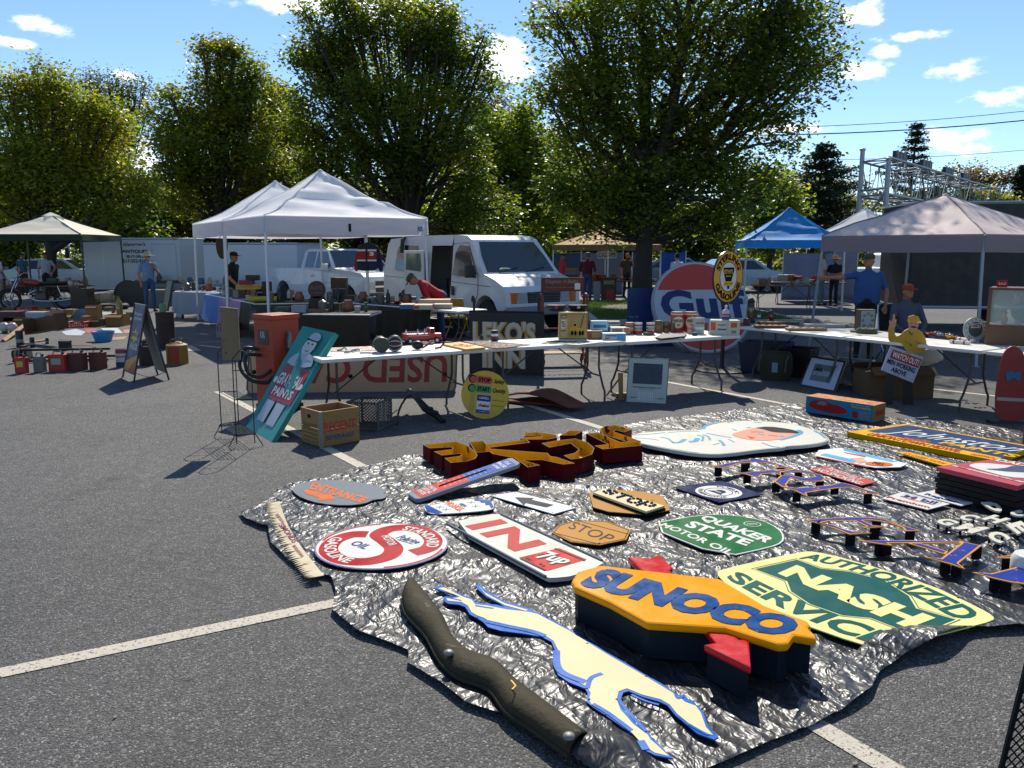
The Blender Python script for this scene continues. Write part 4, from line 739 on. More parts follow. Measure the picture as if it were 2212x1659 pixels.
# toy car carton
b0,b1,b2=G(*zK(1112,104)),G(*zK(1452,160)),G(*zK(1540,132));o=Vector((b0.x,b0.y,0));t=thing('toy_carton','long blue toy carton printed with a red car','carton',o);hh=.185
d1=b1-b0;d2=b2-b1;d2=Vector((-d1.y,d1.x,0)).normalized()*max(.16,d2.length*.6);base=[b0,b1,b1+d2,b0+d2];z0=Vector((0,0,.03));base=[p+z0 for p in base];U=Vector((0,0,hh))
mb=MB(o);mb.prism(base,U);obj('carton_body',mb,mat('carton_brown','#8a6b45',.75,.12),t)
fn=-d2.normalized();fr=lambda x,y:base[0].lerp(base[1],x)+U*y
mb=MB(o);mb.sheet([fr(x,y)+fn*.002 for x,y in((.01,.02),(.99,.02),(.99,.98),(.01,.98))]);obj('front_print',mb,mat('carton_blue','#1f7d9c',.5,.12,12),t)
car=smooth_poly([fr(x,y)+fn*.004 for x,y in((.04,.55),(.1,.8),(.2,.85),(.3,.92),(.36,.75),(.5,.72),(.62,.55),(.64,.38),(.58,.22),(.4,.16),(.2,.22),(.06,.35))],2);mb=MB(o);mb.sheet(car);obj('car_print',mb,mat('carton_red','#a32a2a',.5,.12,9),t)
mb=MB(o);mb.sheet(smooth_poly([fr(x,y)+fn*.006 for x,y in((.16,.58),(.2,.78),(.28,.86),(.34,.7),(.3,.58))],1));obj('windscreen_print',mb,mat('carton_grey','#6d7a86',.5),t)
letters(t,'American Speedway',lambda x,y:fr(.68+.28*x,.68+.14*y),YEL,o,lift=.005,n=fn,shear=.3);letters(t,'big electric toy',lambda x,y:fr(.68+.26*x,.86+.06*y),LETW,o,lift=.005,n=fn)
for x,y,w,h_,m in((.7,.12,.08,.4,'carton_red'),(.8,.1,.16,.45,'carton_grey')):mb=MB(o);mb.sheet([fr(x,y)+fn*.004,fr(x+w,y)+fn*.004,fr(x+w,y+h_)+fn*.004,fr(x,y+h_)+fn*.004]);obj('print',mb,MATS[m],t)
mb=MB(o);tp=[p+U+Vector((0,0,.002))for p in base];mb.sheet(tp);obj('top_print',mb,mat('carton_top','#c98d5a',.5,.3,14,worn=('#b84a3a',.55,9.),worn2=('#6f7fb0',.6,12.)),t)
en=d1.normalized();letters(t,'Ideas',lambda x,y:base[1].lerp(base[2],.15+.7*x)+U*(.35+.4*y),LETR,o,lift=.003,n=en,shear=.3)
# white roll and wire mesh stand at the sheet's right end
p=G(2222,1262,.0);t=thing('plastic_roll','white plastic roll lying at the sheet corner by the cutout letters','roll',p);mb=MB(p);mb.lathe([(.03,.035),(.085,.035),(.1,.06),(.1,.15),(.085,.175),(.03,.175)],p,20);obj('roll',mb,WHT,t,smooth=40);mb=MB(p);mb.cyl(p+Vector((0,0,.03)),p+Vector((0,0,.178)),.028,n=12);obj('core',mb,BLK,t)
a=G(2150,1712);b=a+Vector((.55,.12,0));d=(b-a);U=W(2226,1405,a.y+.16)-a;t=thing('mesh_panel','black expanded metal panel leaning at the near right corner','panel',a);mb=MB(a)
mb.tube([a,b,b+U,a+U],.012,6,closed=True);obj('frame',mb,STD,t);mb=MB(a)
for i in range(1,30):s=i/30;k=min(s,1-s);mb.tube([a+d*max(0,2*s-1)+U*min(1,2*s),a+d*min(1,2*s)+U*max(0,2*s-1)],.003,4);mb.tube([a+d*max(0,1-2*s)+U*max(0,2*s-1)if s>.5 else a+d*(1-2*s),a+d+U*(2*s)if s<.5 else a+d*(2-2*s)+U],.003,4)
obj('mesh',mb,STD,t)

for k in set(MATS)-SIGN_M-{'sun_yellow','arrow_red','glass_bead'}:MATS[k].node_tree.nodes['Principled BSDF'].inputs['Specular IOR Level'].default_value=.07

# ------------------------------------------------------------------ middle ground: tables, pump, boards
zA=survey(0,800,800,1659);zB=survey(700,600,800,1896);zC=survey(1400,800,900,2212);zD=survey(2100,800,900,2133);zE=survey(2700,700,700,1659);zF=survey(3300,700,732,1214)
zG=survey(800,1150,1100,2212);zH=survey(1600,1150,900,2212);zI=survey(2300,1150,800,2212);zN=survey(1250,1050,450,2212);zO=survey(800,1050,500,2212);zQ=survey(2900,1250,600,2212)
UP=Vector((0,0,1))
TTOP=mat('table_plastic','#d9d6cc',.5,.05,5,worn=('#b5ab98',.68,4.));TLEG=mat('table_leg_grey','#4a4743',.45,.12,metal=.4)
def table(a,b,label,depth=.76,top=None,h=.74,group='white folding tables',legs=True,name='folding_table'):
    """a, b: front edge ends at the top; the table reaches away from the viewer"""
    a=Vector((a.x,a.y,0));b=Vector((b.x,b.y,0));d=(b-a);l=d.length;d.normalize();n=Vector((-d.y,d.x,0))
    t=thing(name,label,'table',a,atan2(d.y,d.x),group);mb=MB();mb.box((l/2,depth/2,h-.022),(l-.012,depth,.044));obj('table_top',mb,top or TTOP,t,bevel=.012)
    for i,x in enumerate((.24,l-.24))if legs else():
        for s in(-1,1):
            y0=depth/2+s*.15;y1=depth/2+s*(depth/2-.07);mb=MB();mb.tube([(x,y0,h-.045),(x,y0,.40),(x,y0+s*.03,.33),(x,y1-s*.05,.18),(x,y1,.12),(x,y1,.0)],.014,8);obj('leg',mb,TLEG,t,smooth=60)
        for hw,zc in((.19,.30),(.15,h-.06)):mb=MB();mb.tube([(x,depth/2-hw,zc),(x,depth/2+hw,zc)],.011,6);obj('crossbar',mb,TLEG,t)
        s=1 if i==0 else-1;mb=MB();mb.tube([(x,depth/2,.30),(x+s*.55,depth/2,h-.05)],.009,6);obj('brace',mb,TLEG,t)
    return t
TP=[G(u,v,.74)for u,v in((692,777),(1058.6,753),(1351,738),(1601,724))]
table(TP[0],TP[1],'white folding table beside the red gas pump');table(TP[1]+Vector((.012,.03,0)),TP[2],'white folding table holding the yellow truck carton');table(TP[2]+Vector((.012,-.03,0)),TP[3],'white folding table crowded with oil cans')
RA1,RA2=G(1597,705,.74),G(1789,727,.74);dR=(G(2158,761,.74)-RA1);dR.z=0;dR.normalize()
table(RA1,RA1+dR*1.75,'white folding table with red lantern under the grey canopy',group='tables under the grey canopy');table(RA1+dR*1.78,RA1+dR*3.55,'pale folding table with framed dial box under the grey canopy',group='tables under the grey canopy');table(RA1+dR*3.58,RA1+dR*5.4,'folding table carrying the glass showcase',group='tables under the grey canopy')
def board(name,label,cat,p0,p1,p2,p3,m,th=.02,group=None,bevel=0.,part='panel'):
    """upright or leaning flat thing through four corner points bl, br, tr, tl"""
    P=[Vector(p)for p in(p0,p1,p2,p3)];o=Vector((P[0].x,P[0].y,0));n=(P[1]-P[0]).cross(P[3]-P[0]).normalized();t=thing(name,label,cat,o,group=group)
    mb=MB(o);mb.prism([p-n*th for p in P],n*th);obj(part,mb,m,t,bevel=bevel);return t,o,bil(P),n
def patch(t,o,f,n,pts,m,lift=.002,name='print',sm=0):
    P=[f(x,y)+n*lift for x,y in pts];P=smooth_poly(P,sm)if sm else P;mb=MB(o);mb.sheet(P);return obj(name,mb,m,t)
def rect(a,b,c,d):return[(a,c),(b,c),(b,d),(a,d)]
def tx(t,o,f,n,s,a,b,c,d,m,lift=.003,**k):return letters(t,s,lambda x,y:f(a+(b-a)*x,c+(d-c)*y),m,o,lift=lift,n=n,**k)
def disc(c,ex,ey,r,k=40):return[c+ex*(r*cos(a))+ey*(r*sin(a))for a in np.linspace(0,2*pi,k+1)[:-1]]

# red gas pump
pb=G(605,884);t=thing('gas_pump','weathered red gas pump with black hose','gas pump',pb,R(52));PR=mat('pump_red','#9c3a22',.55,.14,5,bump=.2,worn=('#6d6a5e',.66,9.),worn2=('#57301f',.63,4.));hp=1.13
prof=lambda w,d,z:[Vector((sx*w/2,sy*d/2,z))for sx,sy in((-1,-1),(1,-1),(1,1),(-1,1))]
mb=MB();mb.box((0,0,.04),(.40,.38,.08));obj('base',mb,mat('pump_base','#4a2a20',.7,.2),t,bevel=.01)
mb=MB();mb.loft([prof(.37,.35,.08),prof(.37,.35,hp-.06),prof(.395,.375,hp-.05),prof(.395,.375,hp)]);obj('cabinet',mb,PR,t,bevel=.022)
mb=MB();mb.box((-.187,.0,.87),(.006,.2,.17));w=obj('window',mb,glass(),t,bevel=.002)
for i in range(3):mb=MB();mb.tube([(-.192,-.03+.03*i,.86),(-.192,-.02+.03*i,.90),(-.192,-.028+.03*i,.94)],.004,5);obj('counter_wheel',mb,LETW,w)
mb=MB();mb.tube([(.02,-.18,.93),(.02,-.22,.91),(.0,-.235,.82),(-.01,-.23,.74)],[.022,.024,.02,.014],8);mb.box((.02,-.2,.80),(.05,.04,.14));obj('nozzle',mb,mat('nozzle_grey','#7e7f80',.45,.15,metal=.5),t,smooth=50)
mb=MB();mb.tube(spline([(-.19,.1,.72),(-.33,.16,.74),(-.42,.14,.55),(-.38,.02,.40),(-.25,-.1,.36),(-.2,-.16,.42),(-.1,-.235,.52),(-.012,-.23,.74)],6),.021,9);mb.tube(spline([(-.19,.06,.66),(-.36,.1,.66),(-.38,.05,.48),(-.28,-.04,.42),(-.19,-.12,.5)],6),.02,9);obj('hose',mb,mat('rubber_black',(.012,.012,.012),.55),t,smooth=60)
# leaning paint sign
bl,br=G(531,922),G(586,956);tl_,tr_=W(654,704,9.2),W(724,719,8.95)
GT=mat('sign_teal','#2b8a80',.45,.12,5,worn=('#4f8f6d',.6,4.),worn2=('#7a4a2a',.72,10.))
t,o,f,n=board('leaning_paint_sign','green paint sign with a red panel leaning on the gas pump','sign',bl,br,tr_,tl_,GT,.05);GW=mat('painter_grey','#a9b2bb',.55,.1,9)
patch(t,o,f,n,rect(.14,.93,.30,.62),mat('panel_red','#9b2f3a',.5,.1,worn=('#b86a6a',.68,8.)),.0025,'red_panel')
patch(t,o,f,n,((.12,.62),(.9,.64),(.86,.72),(.7,.76),(.62,.765),(.4,.765),(.2,.72)),GW,.002,'figure_coat',1);patch(t,o,f,n,((.38,.75),(.62,.75),(.70,.83),(.66,.9),(.4,.9),(.33,.83)),mat('painter_face','#c8c4c0',.55,.1),.003,'figure_face',2);patch(t,o,f,n,((.36,.89),(.68,.88),(.72,.93),(.6,.965),(.42,.96)),GW,.004,'figure_cap',1)
for a,b in((.45,.85),(.58,.85)):patch(t,o,f,n,((a-.03,b),(a,b+.012),(a+.03,b),(a,b-.01)),LETK,.005,'figure_eye')
patch(t,o,f,n,((.43,.79),(.52,.78),(.61,.795),(.52,.772)),LETK,.005,'figure_mouth');patch(t,o,f,n,((.35,.885),(.69,.875),(.69,.885),(.35,.897)),LETK,.005,'cap_band')
for a,b in((.18,.45),(.52,.8)):patch(t,o,f,n,((a,.29),(b,.29),(b,.1),(a+.02,.1)),GW,.002,'trouser_leg')
tx(t,o,f,n,'GRAY-SEAL',.16,.9,.44,.55,LETW,.004,bold=.03);tx(t,o,f,n,'PAINTS',.2,.84,.34,.42,LETW,.004,bold=.03)
for a,b in((.1,.47),(.93,.47)):patch(t,o,f,n,[(a+.05*cos(q),b+.03*sin(q))for q in np.linspace(0,2*pi,9)[:-1]],LETW,.0045,'figure_hand')
# wire display rack and square rusty plate on it
A,B_,C_=G(*zG(150,1145)),G(*zG(268,1228)),G(*zG(411,1222));D_2=A+(C_-B_);o=Vector((B_.x,B_.y,0));t=thing('wire_rack','thin black wire display rack beside the leaning paint sign','rack',o);WR=mat('wire_dark','#2a2622',.6,.25)
for p,q in((A,D_2),(B_,C_)):
    mb=MB(o);mb.tube(spline([p+UP*.03,p+UP*.78,p.lerp(q,.12)+UP*.87,p.lerp(q,.5)+UP*.93,p.lerp(q,.88)+UP*.87,q+UP*.78,q+UP*.03],5),.0055,6);mb.tube([p+UP*.74,q+UP*.74],.004,5);obj('frame',mb,WR,t,smooth=60)
for z in(.12,.46):
    mb=MB(o)
    for k in range(6):s=k/5;mb.tube([A.lerp(D_2,s)+UP*z,B_.lerp(C_,s)+UP*z],.0035,5)
    for p,q in((A,D_2),(B_,C_)):mb.tube([p+UP*z,q+UP*z],.005,5)
    obj('shelf',mb,WR,t)
for p,q in((A,A-(D_2-A)*.45),(B_,B_-(C_-B_)*.45),(D_2,D_2+(D_2-A)*.45),(C_,C_+(C_-B_)*.45)):mb=MB(o);mb.tube([p+UP*.14,q+UP*.005],.005,5);obj('leg',mb,WR,t)
p,q=A+UP*.80,D_2+UP*.80;p=p+(B_-A)*.35;q=q+(B_-A)*.35
t,o,f,n=board('rusty_plate','square brown rusty plate standing on the wire rack','plate',p,q,q+UP*.50,p+UP*.52,mat('plate_brown','#7a6850',.75,.3,4,worn=('#2e261c',.55,5.),worn2=('#8a7a5a',.66,6.)),.03)
# beverage crate
WOOD=mat('crate_wood','#96703c',.65,.2,4,stretch=(1,1,6),bump=.3,bs=30,worn=('#7a5a30',.66,8.));WD2=mat('dark_wood','#5d4630',.7,.25,5,stretch=(1,1,6))
def crate(name,label,near,left,right,h,wood,cat='crate',th=.015,group=None,planks=2):
    o=Vector((near.x,near.y,0));e1,e2=Vector((right-near).xy.to_3d()),Vector((left-near).xy.to_3d());e2=Vector((-e1.y,e1.x,0)).normalized()*e2.length;t=thing(name,label,cat,o,group=group)
    C=[o,o+e1,o+e1+e2,o+e2];mb=MB(o);mb.prism([p+UP*.004 for p in C],UP*.012);obj('bottom',mb,wood,t)
    for i in range(4):
        a,b=C[i],C[(i+1)%4];d=(b-a).normalized();nn=Vector((-d.y,d.x,0))
        for k in range(planks):z0=h*k/planks+.004;z1=h*(k+1)/planks-.003;mb=MB(o);aa,bb=a+d*(th if i%2 else 0),b-d*(th if i%2 else 0);mb.prism([aa+UP*z0,bb+UP*z0,bb+nn*th+UP*z0,aa+nn*th+UP*z0],UP*(z1-z0));obj('plank',mb,wood,t)
    return t,o,e1,e2
t,o,e1,e2=crate('beverage_crate','wooden beverage crate with red and blue lettering',G(*zG(940,1240)),G(*zG(770,1190)),G(*zG(1240,1185)),.355,WOOD)
n=Vector((e1.y,-e1.x,0)).normalized();f=lambda x,y:o+e1*x+UP*.355*y;letters(t,'REGENT',lambda x,y:f(.07+.84*x,.42+.27*y),mat('crate_red','#b8342a',.6,.15),o,n=n,lift=.002,bold=.02);letters(t,'BEVERAGES',lambda x,y:f(.11+.73*x,.20+.13*y),mat('crate_blue','#20506e',.6,.15),o,n=n,lift=.002,bold=.02)
n2=-e1.normalized();f2=lambda x,y:o+e2*(1-x)+UP*.355*y
for i,s in enumerate(('REGENT','BOTTLING CO.','PITTSBURGH, PA.','RETURN BOTTLES','AND CASE')):letters(t,s,lambda x,y:f2(.12+.7*x,.52-i*.11+(.1 if i==0 else .06)*y),mat('crate_stamp','#5d5a44',.7,.15),o,n=n2,lift=.002)
for y in(.02,.96):
    pass
mb=MB(o);mb.box(o+UP*.178+(n+n2)*.002,(.03,.03,.36),atan2(e1.y,e1.x));obj('corner_strip',mb,mat('tin_strip','#8a8678',.5,.2,metal=.4),t)
mb=MB(o);mb.add([f2(.42+.09*cos(a),.80+.055*sin(a))+n2*.002 for a in np.linspace(0,2*pi,13)[:-1]],[tuple(range(12))]);obj('hand_hole',mb,BLK,t)
# wire milk crate
a=G(*zG(1150,1085));b=G(*zG(1390,1100));d=(b-a).normalized();n=Vector((-d.y,d.x,0));o=Vector((a.x,a.y,0));t=thing('milk_crate','grey lattice milk crate behind the beverage crate','crate',o);s=.34;h=.29;MG=mat('crate_grey','#57534d',.6,.15)
for(p,e)in((a,d),(a+n*s,d),(a,n),(a+d*s,n)):
    mb=MB(o);N=9
    for k in range(-N,N+1):
        for sg in(1,-1):
            x0,x1=k/N,k/N+1;pts=[]
            for x,z in((x0,0),(x1,1)):
                pts.append((x,z))
            (xa,za),(xb,zb)=pts
            if xa<0:za+=-xa;xa=0
            if xb>1:zb-=xb-1;xb=1
            if xb-xa<.02:continue
            if sg<0:xa,xb=1-xa,1-xb
            mb.tube([p+e*s*xa+UP*(h*za+.01),p+e*s*xb+UP*(h*zb+.01)],.0045,4)
    for z in(.008,h):mb.tube([p+UP*z,p+e*s+UP*z],.011,6)
    obj('lattice_side',mb,MG,t)
for p in(a,a+d*s,a+n*s,a+d*s+n*s):mb=MB(o);mb.cyl(p,p+UP*(h+.01),.014,n=6);obj('corner_post',mb,MG,t)
# used cars board, upside down behind the table
p0,p1=G(533,851),G(984,846);hh=UP*.56+Vector((.02,.12,0))
t,o,f,n=board('used_car_sign','long upside-down tan sign with red lettering behind the table','sign',p0,p1,p1+hh,p0+hh,mat('tan_board','#b39671',.6,.1,4,worn=('#8d7553',.66,8.)),.03,bevel=.02)
letters(t,'USED CARS',lambda x,y:f(.955-.885*x,.88-.66*y),mat('faded_red_letter','#932f24',.6,.15,worn=('#a5745a',.7,12.)),o,n=n,lift=.003,bold=.02)
for x,y in((.03,.5),(.52,.8),(.49,.38),(.945,.40),(.2,.82)):mb=MB(o);c=f(x,y)+n*.004;mb.ell(c,(.03,.014,.03),10,5);obj('bulb_socket',mb,BLK,t)
mb=MB(o);mb.tube([f(.015,0),f(0,.1),f(0,.9),f(.015,1),f(.985,1),f(1,.9),f(1,.1),f(.985,0)],.011,6,closed=True);obj('rim',mb,mat('rim_blue','#3b5560',.5,.15),t,smooth=60)
# round yellow sign by table leg
gb=G(*zH(812,1226));r=.27;tilt=R(14);ex=Vector((.98,.18,0)).normalized();ey=(UP*cos(tilt)+Vector((-ex.y,ex.x,0))*sin(tilt));c=gb+ey*r+Vector((-.045,0,.0));n=ex.cross(ey).normalized()
o=Vector((gb.x,gb.y,0));t=thing('round_stop_sign','round yellow chain sign with painted traffic light','sign',o);mb=MB(o);mb.prism([p-n*.008 for p in disc(c,ex,ey,r)],n*.008);obj('disc',mb,mat('disc_yellow','#cfa61d',.45,.1,5,worn=('#8d7a2a',.7,10.)),t)
# local frame tilted like the print
rot=R(-8);ux=ex*cos(rot)+ey*sin(rot);uy=ey*cos(rot)-ex*sin(rot);f=lambda x,y:c+ux*(x*r)+uy*(y*r)
patch(t,o,f,n,rect(-.62,-.30,.05,.80),mat('housing_gold','#b89432',.5),.0015,'light_housing');patch(t,o,f,n,rect(-.62,-.42,-.98*.75,.05),mat('housing_gold',''),.0015,'light_post')
for y,m in((.60,'lamp_red'),(.22,'lamp_green')):patch(t,o,f,n,[(-.58+.17*cos(a),y+.17*sin(a))for a in np.linspace(0,2*pi,17)[:-1]],LETK,.003,'lamp_hood');patch(t,o,f,n,[(-.56+.135*cos(a),y-.01+.135*sin(a))for a in np.linspace(0,2*pi,17)[:-1]],mat(m,'#c23a2a' if 'red' in m else '#2e8a4a',.4),.004,'lamp')
for y,m,s,s2 in((.60,'lamp_red','STOP','Safely'),(.22,'lamp_green','START','Quickly')):patch(t,o,f,n,((-.40,y-.15),(.18,y-.15),(.26,y),(.18,y+.15),(-.40,y+.15)),MATS[m],.0035,'word_flag');tx(t,o,f,n,s,-.34,.17,y-.09,y+.09,LETK,.005,bold=.04);tx(t,o,f,n,s2,.30,.78 if y>.4 else .86,y-.14,y+.09,LETK,.004,bold=.02,shear=.4)
patch(t,o,f,n,rect(-.32,.24,-.78,-.03),LETW,.003,'chain_bag');patch(t,o,f,n,rect(-.32,.24,-.28,-.03),LETB,.004,'bag_top');patch(t,o,f,n,rect(-.32,.24,-.78,-.64),LETB,.004,'bag_bottom');tx(t,o,f,n,'CAMPBELL',-.26,.18,-.20,-.10,LETW,.005);tx(t,o,f,n,'chains',-.26,.20,-.52,-.38,LETR,.005,bold=.04);tx(t,o,f,n,'Lug-Reinforced',-.26,.2,-.74,-.68,LETW,.005)
for y in(-.22,-.45):tx(t,o,f,n,'Campbell Chain Company',.32,.82,y,y+.05,LETK,.003)
# pile of rusty fender panels under the table
RST=mat('rust_red','#6f3a26',.75,.25,6,bump=.3,worn=('#4a2417',.55,7.),worn2=('#99644a',.66,9.))
for i,(lab,s,z0,bend,tw)in enumerate((('curved rusty fender shell lying topmost under the table','1060,985 1590,1035 1640,1100 1290,1150 1060,1060',.06,.13,.2),('flat rusty metal panel under the curved fender shell','992,1040 1250,1010 1620,1090 1420,1168 1280,1160 1000,1092',.012,.035,-.1))):
    P=[G(*zH(*map(float,q.split(','))),z0)for q in s.split()];o=Vector((P[0].x,P[0].y,0));t=thing('fender_panel',lab,'car part',o,group='rusty fenders under the table');cc=sum(P,Vector())/len(P)
    a,b=P[0],P[2 if i==0 else 2];e=(b-a);w=Vector((-e.y,e.x,0)).normalized()*(.20 if i==0 else .24);mb=MB(o)
    mb.grid(lambda s_,t_:a+e*s_*1.05+w*(2*t_-1)*(1-.25*abs(2*s_-1))+UP*(bend*sin(pi*min(1,s_*1.02))*(.55+.45*cos((t_-.5)*2.6))+.012*sin(9*s_+4*t_)),18,8);obj('shell',mb,RST,t,smooth=70,solid=.006)
    mb=MB(o);mb.tube([a+e*s_*1.05-w*(1-.25*abs(2*s_-1))+UP*(bend*sin(pi*min(1,s_*1.02))*.68)for s_ in np.linspace(0,1,12)],.014,6);obj('rolled_edge',mb,RST,t,smooth=60)
# bent black iron fitting
o=G(*zG(1720,1000));t=thing('iron_fitting','bent black iron hinge bracket on the asphalt under the table','bracket',o);IRN=mat('black_iron',(.014,.013,.012),.55,.3,20,bump=.5)
P=lambda x,y,z=.02:G(*zG(x,y))+UP*z
mb=MB(o);mb.tube(spline([P(1530,1055,.01),P(1555,1000,.10),P(1610,975,.2),P(1660,960,.22),P(1640,935,.24)],5),[.012]*20+[.02],7);obj('hook',mb,IRN,t,smooth=60)
mb=MB(o);mb.tube([P(1625,940,.25),P(1700,985,.20),P(1760,1010,.13),P(1840,1020,.07),P(1905,1040,.02)],[.02,.035,.045,.04,.03],7);obj('arm',mb,IRN,t,smooth=60);mb=MB(o);mb.tube(spline([P(1462,1020,.05),P(1500,1005,.06),P(1540,1000,.1)],4),.006,5);obj('rod',mb,IRN,t)
for s in(.25,.6):mb=MB(o);c=P(1760,1010,.16).lerp(P(1880,1035,.07),s);mb.ell(c,(.05,.03,.02),8,5);obj('plate',mb,IRN,t,smooth=60)
# framed calendar leaning by a wooden block
bl,br=G(*zI(457,1195)),G(*zI(893,1220));hh=W(*zI(490,712),bl.y+.12)-bl;t,o,f,n=board('wall_calendar','pale framed wall calendar leaning against a wooden block','calendar',bl,br,br+hh,bl+hh,mat('calendar_pale','#aab3a8',.5,.06),.015)
mb=MB(o);mb.tube([f(0,0),f(1,0),f(1,1),f(0,1)],.006,5,closed=True);obj('frame',mb,WD2,t);patch(t,o,f,n,rect(.13,.86,.42,.88),mat('dim_photo','#1e2530',.3,.5,5,worn=('#3e4650',.55,6.)),.002,'picture');tx(t,o,f,n,'The Roark Ordnance Co.',.14,.86,.33,.365,LETK,.003);tx(t,o,f,n,'Manufacturing and Supply',.32,.68,.295,.31,LETK,.003)
patch(t,o,f,n,rect(.28,.66,.05,.23),mat('calendar_paper','#c5c8c2',.6),.002,'date_block')
for i in range(5):tx(t,o,f,n,'1  2  3  4  5  6  7',.30,.64,.06+.033*i,.08+.033*i,LETK,.003)
for x in(.1,.78):tx(t,o,f,n,'Special',x,x+.15,.09,.13,LETK,.003,shear=.3)
mb=MB();p=bl+Vector((-.05,.12,0));t=thing('wooden_stand','orange-brown wooden easel propping up the wall calendar','stand',p);mb=MB(p);mb.prism([p+Vector(q)for q in((-.02,0,0),(.03,0,0),(.02,.0,.34),(-.04,0,.34))],(0,.03,0));obj('upright',mb,WOOD,t);mb=MB(p);mb.box(p+Vector((.2,.25,.03)),(.5,.06,.05),R(15));obj('foot',mb,WOOD,t);mb=MB(p);mb.tube([p+Vector((0,.02,.3)),p+Vector((-.16,.2,.02))],.012,5);obj('prop',mb,WOOD,t)
# round gasoline lollipop sign
b=G(1559,800);t=thing('lollipop_sign','round orange and black gasoline sign on an iron pole','sign',b);mb=MB(b);mb.lathe([(.42,0),(.42,.02),(.3,.035),(.06,.05),(.03,.08)],b,24);obj('round_base',mb,IRN,t,smooth=30);mb=MB(b)
for k in range(7):mb.box(b+Vector((-.25+.083*k,0,.038)),(.022,.5*sqrt(max(.05,1-((-.25+.083*k)/.32)**2)),.012))
obj('base_rib',mb,IRN,t);zc=1.45;mb=MB(b);mb.cyl(b+UP*.04,b+UP*(zc+.3),.03,n=10);obj('pole',mb,IRN,t,smooth=50)
r=.40;ex=Vector((.74,.67,0));ey=UP;n=ex.cross(ey).normalized();c=b+UP*zc+n*.05;mb=MB(b);mb.prism([p-n*.02 for p in disc(c,ex,ey,r,48)],n*.02);obj('disc',mb,mat('disc_black',(.015,.013,.012),.35),t);f=lambda x,y:c+ex*(x*r)+ey*(y*r)
ci=lambda q,k=48:[(q*cos(a),q*sin(a))for a in np.linspace(0,2*pi,k+1)[:-1]]
patch(t,b,f,n,ci(.955),mat('disc_orange','#e09a12',.35,.05,coat=.15),.002,'orange_band');patch(t,b,f,n,ci(.585),LETK,.003,'inner_ring');patch(t,b,f,n,ci(.55),WHT,.004,'white_field')
letters(t,'STERLING',arc_fn(c,ex,ey,r*.64,r*.89,160,20),LETK,b,n=n,lift=.005,bold=.04);letters(t,'GASOLINE',arc_fn(c,ex,ey,r*.89,r*.64,197,343),LETK,b,n=n,lift=.005,bold=.04)
patch(t,b,f,n,((-.36,.36),(.36,.36),(.36,.22),(.22,-.12),(.12,-.36),(-.12,-.36),(-.22,-.12),(-.36,.22)),LETK,.005,'emblem');tx(t,b,f,n,'ETHYL',-.3,.3,.12,.28,mat('emblem_yellow','#e6b422',.4),.006,bold=.02);patch(t,b,f,n,rect(-.3,.3,-.34,-.17),MATS['emblem_yellow'],.006,'emblem_base');patch(t,b,f,n,((-.08,-.36),(.08,-.36),(.05,-.46),(-.05,-.46)),LETK,.006,'emblem_tip');tx(t,b,f,n,'BRAND',-.16,.16,.0,.06,MATS['emblem_yellow'],.006);tx(t,b,f,n,'ETHYL CORP',-.26,.26,-.29,-.23,LETK,.008)
# huge round service-station disc leaning back
gb=G(1500,764);r=.95;tilt=R(30);ex=Vector((.99,.14,0)).normalized();bk=Vector((-ex.y,ex.x,0));ey=UP*cos(tilt)+bk*sin(tilt);n=ex.cross(ey).normalized();c=gb+ey*r+ex*.3
t=thing('giant_disc_sign','huge round red and white gas station disc leaning back','sign',gb);ow=Vector((gb.x,gb.y,0));mb=MB(ow);mb.prism([p-n*.14 for p in disc(c,ex,ey,r,56)],n*.14);obj('rim',mb,mat('disc_rim','#8f959a',.5,.1,worn=('#6d6258',.66,6.)),t,bevel=.03);f=lambda x,y:c+ex*(x*r)+ey*(y*r)
patch(t,ow,f,n,ci(.965,56),mat('disc_offwhite','#aab2b6',.5,.06,3,worn=('#8a8f90',.7,6.)),.002,'white_face');OR_=mat('disc_red','#b8402f',.5,.08,worn=('#97443a',.66,7.))
for sg in(1,-1):y0=.36;a0=math.asin(y0/.93);patch(t,ow,f,n,[(.93*cos(a),sg*.93*sin(a))for a in np.linspace(a0,pi-a0,30)],OR_,.004,'red_cap')
tx(t,ow,f,n,'Gulf',-.84,.90,-.27,.36,mat('disc_blue','#1c2c5e',.5,.08),.006,bold=.035,sp=1.05)
# tall blue board behind it
a,b_=W(1356,700,16.0),W(1460,700,16.1);a.z=b_.z=0;hh=UP*1.12+Vector((0,.1,0));t,o,f,n=board('blue_board','tall dark blue board with white letters beside the giant disc','sign',a,b_,b_+hh,a+hh,mat('board_blue','#16306a',.5,.12,4,worn=('#3a5a80',.68,9.)),.04);tx(t,o,f,n,'AI',.38,.98,.18,.55,LETW,.004,bold=.03)
for i in range(5):tx(t,o,f,n,'No. %d'%(30+i),.04,.22,.5-.09*i,.53-.09*i,mat('pale_blue','#7d9cc0',.5),.003)
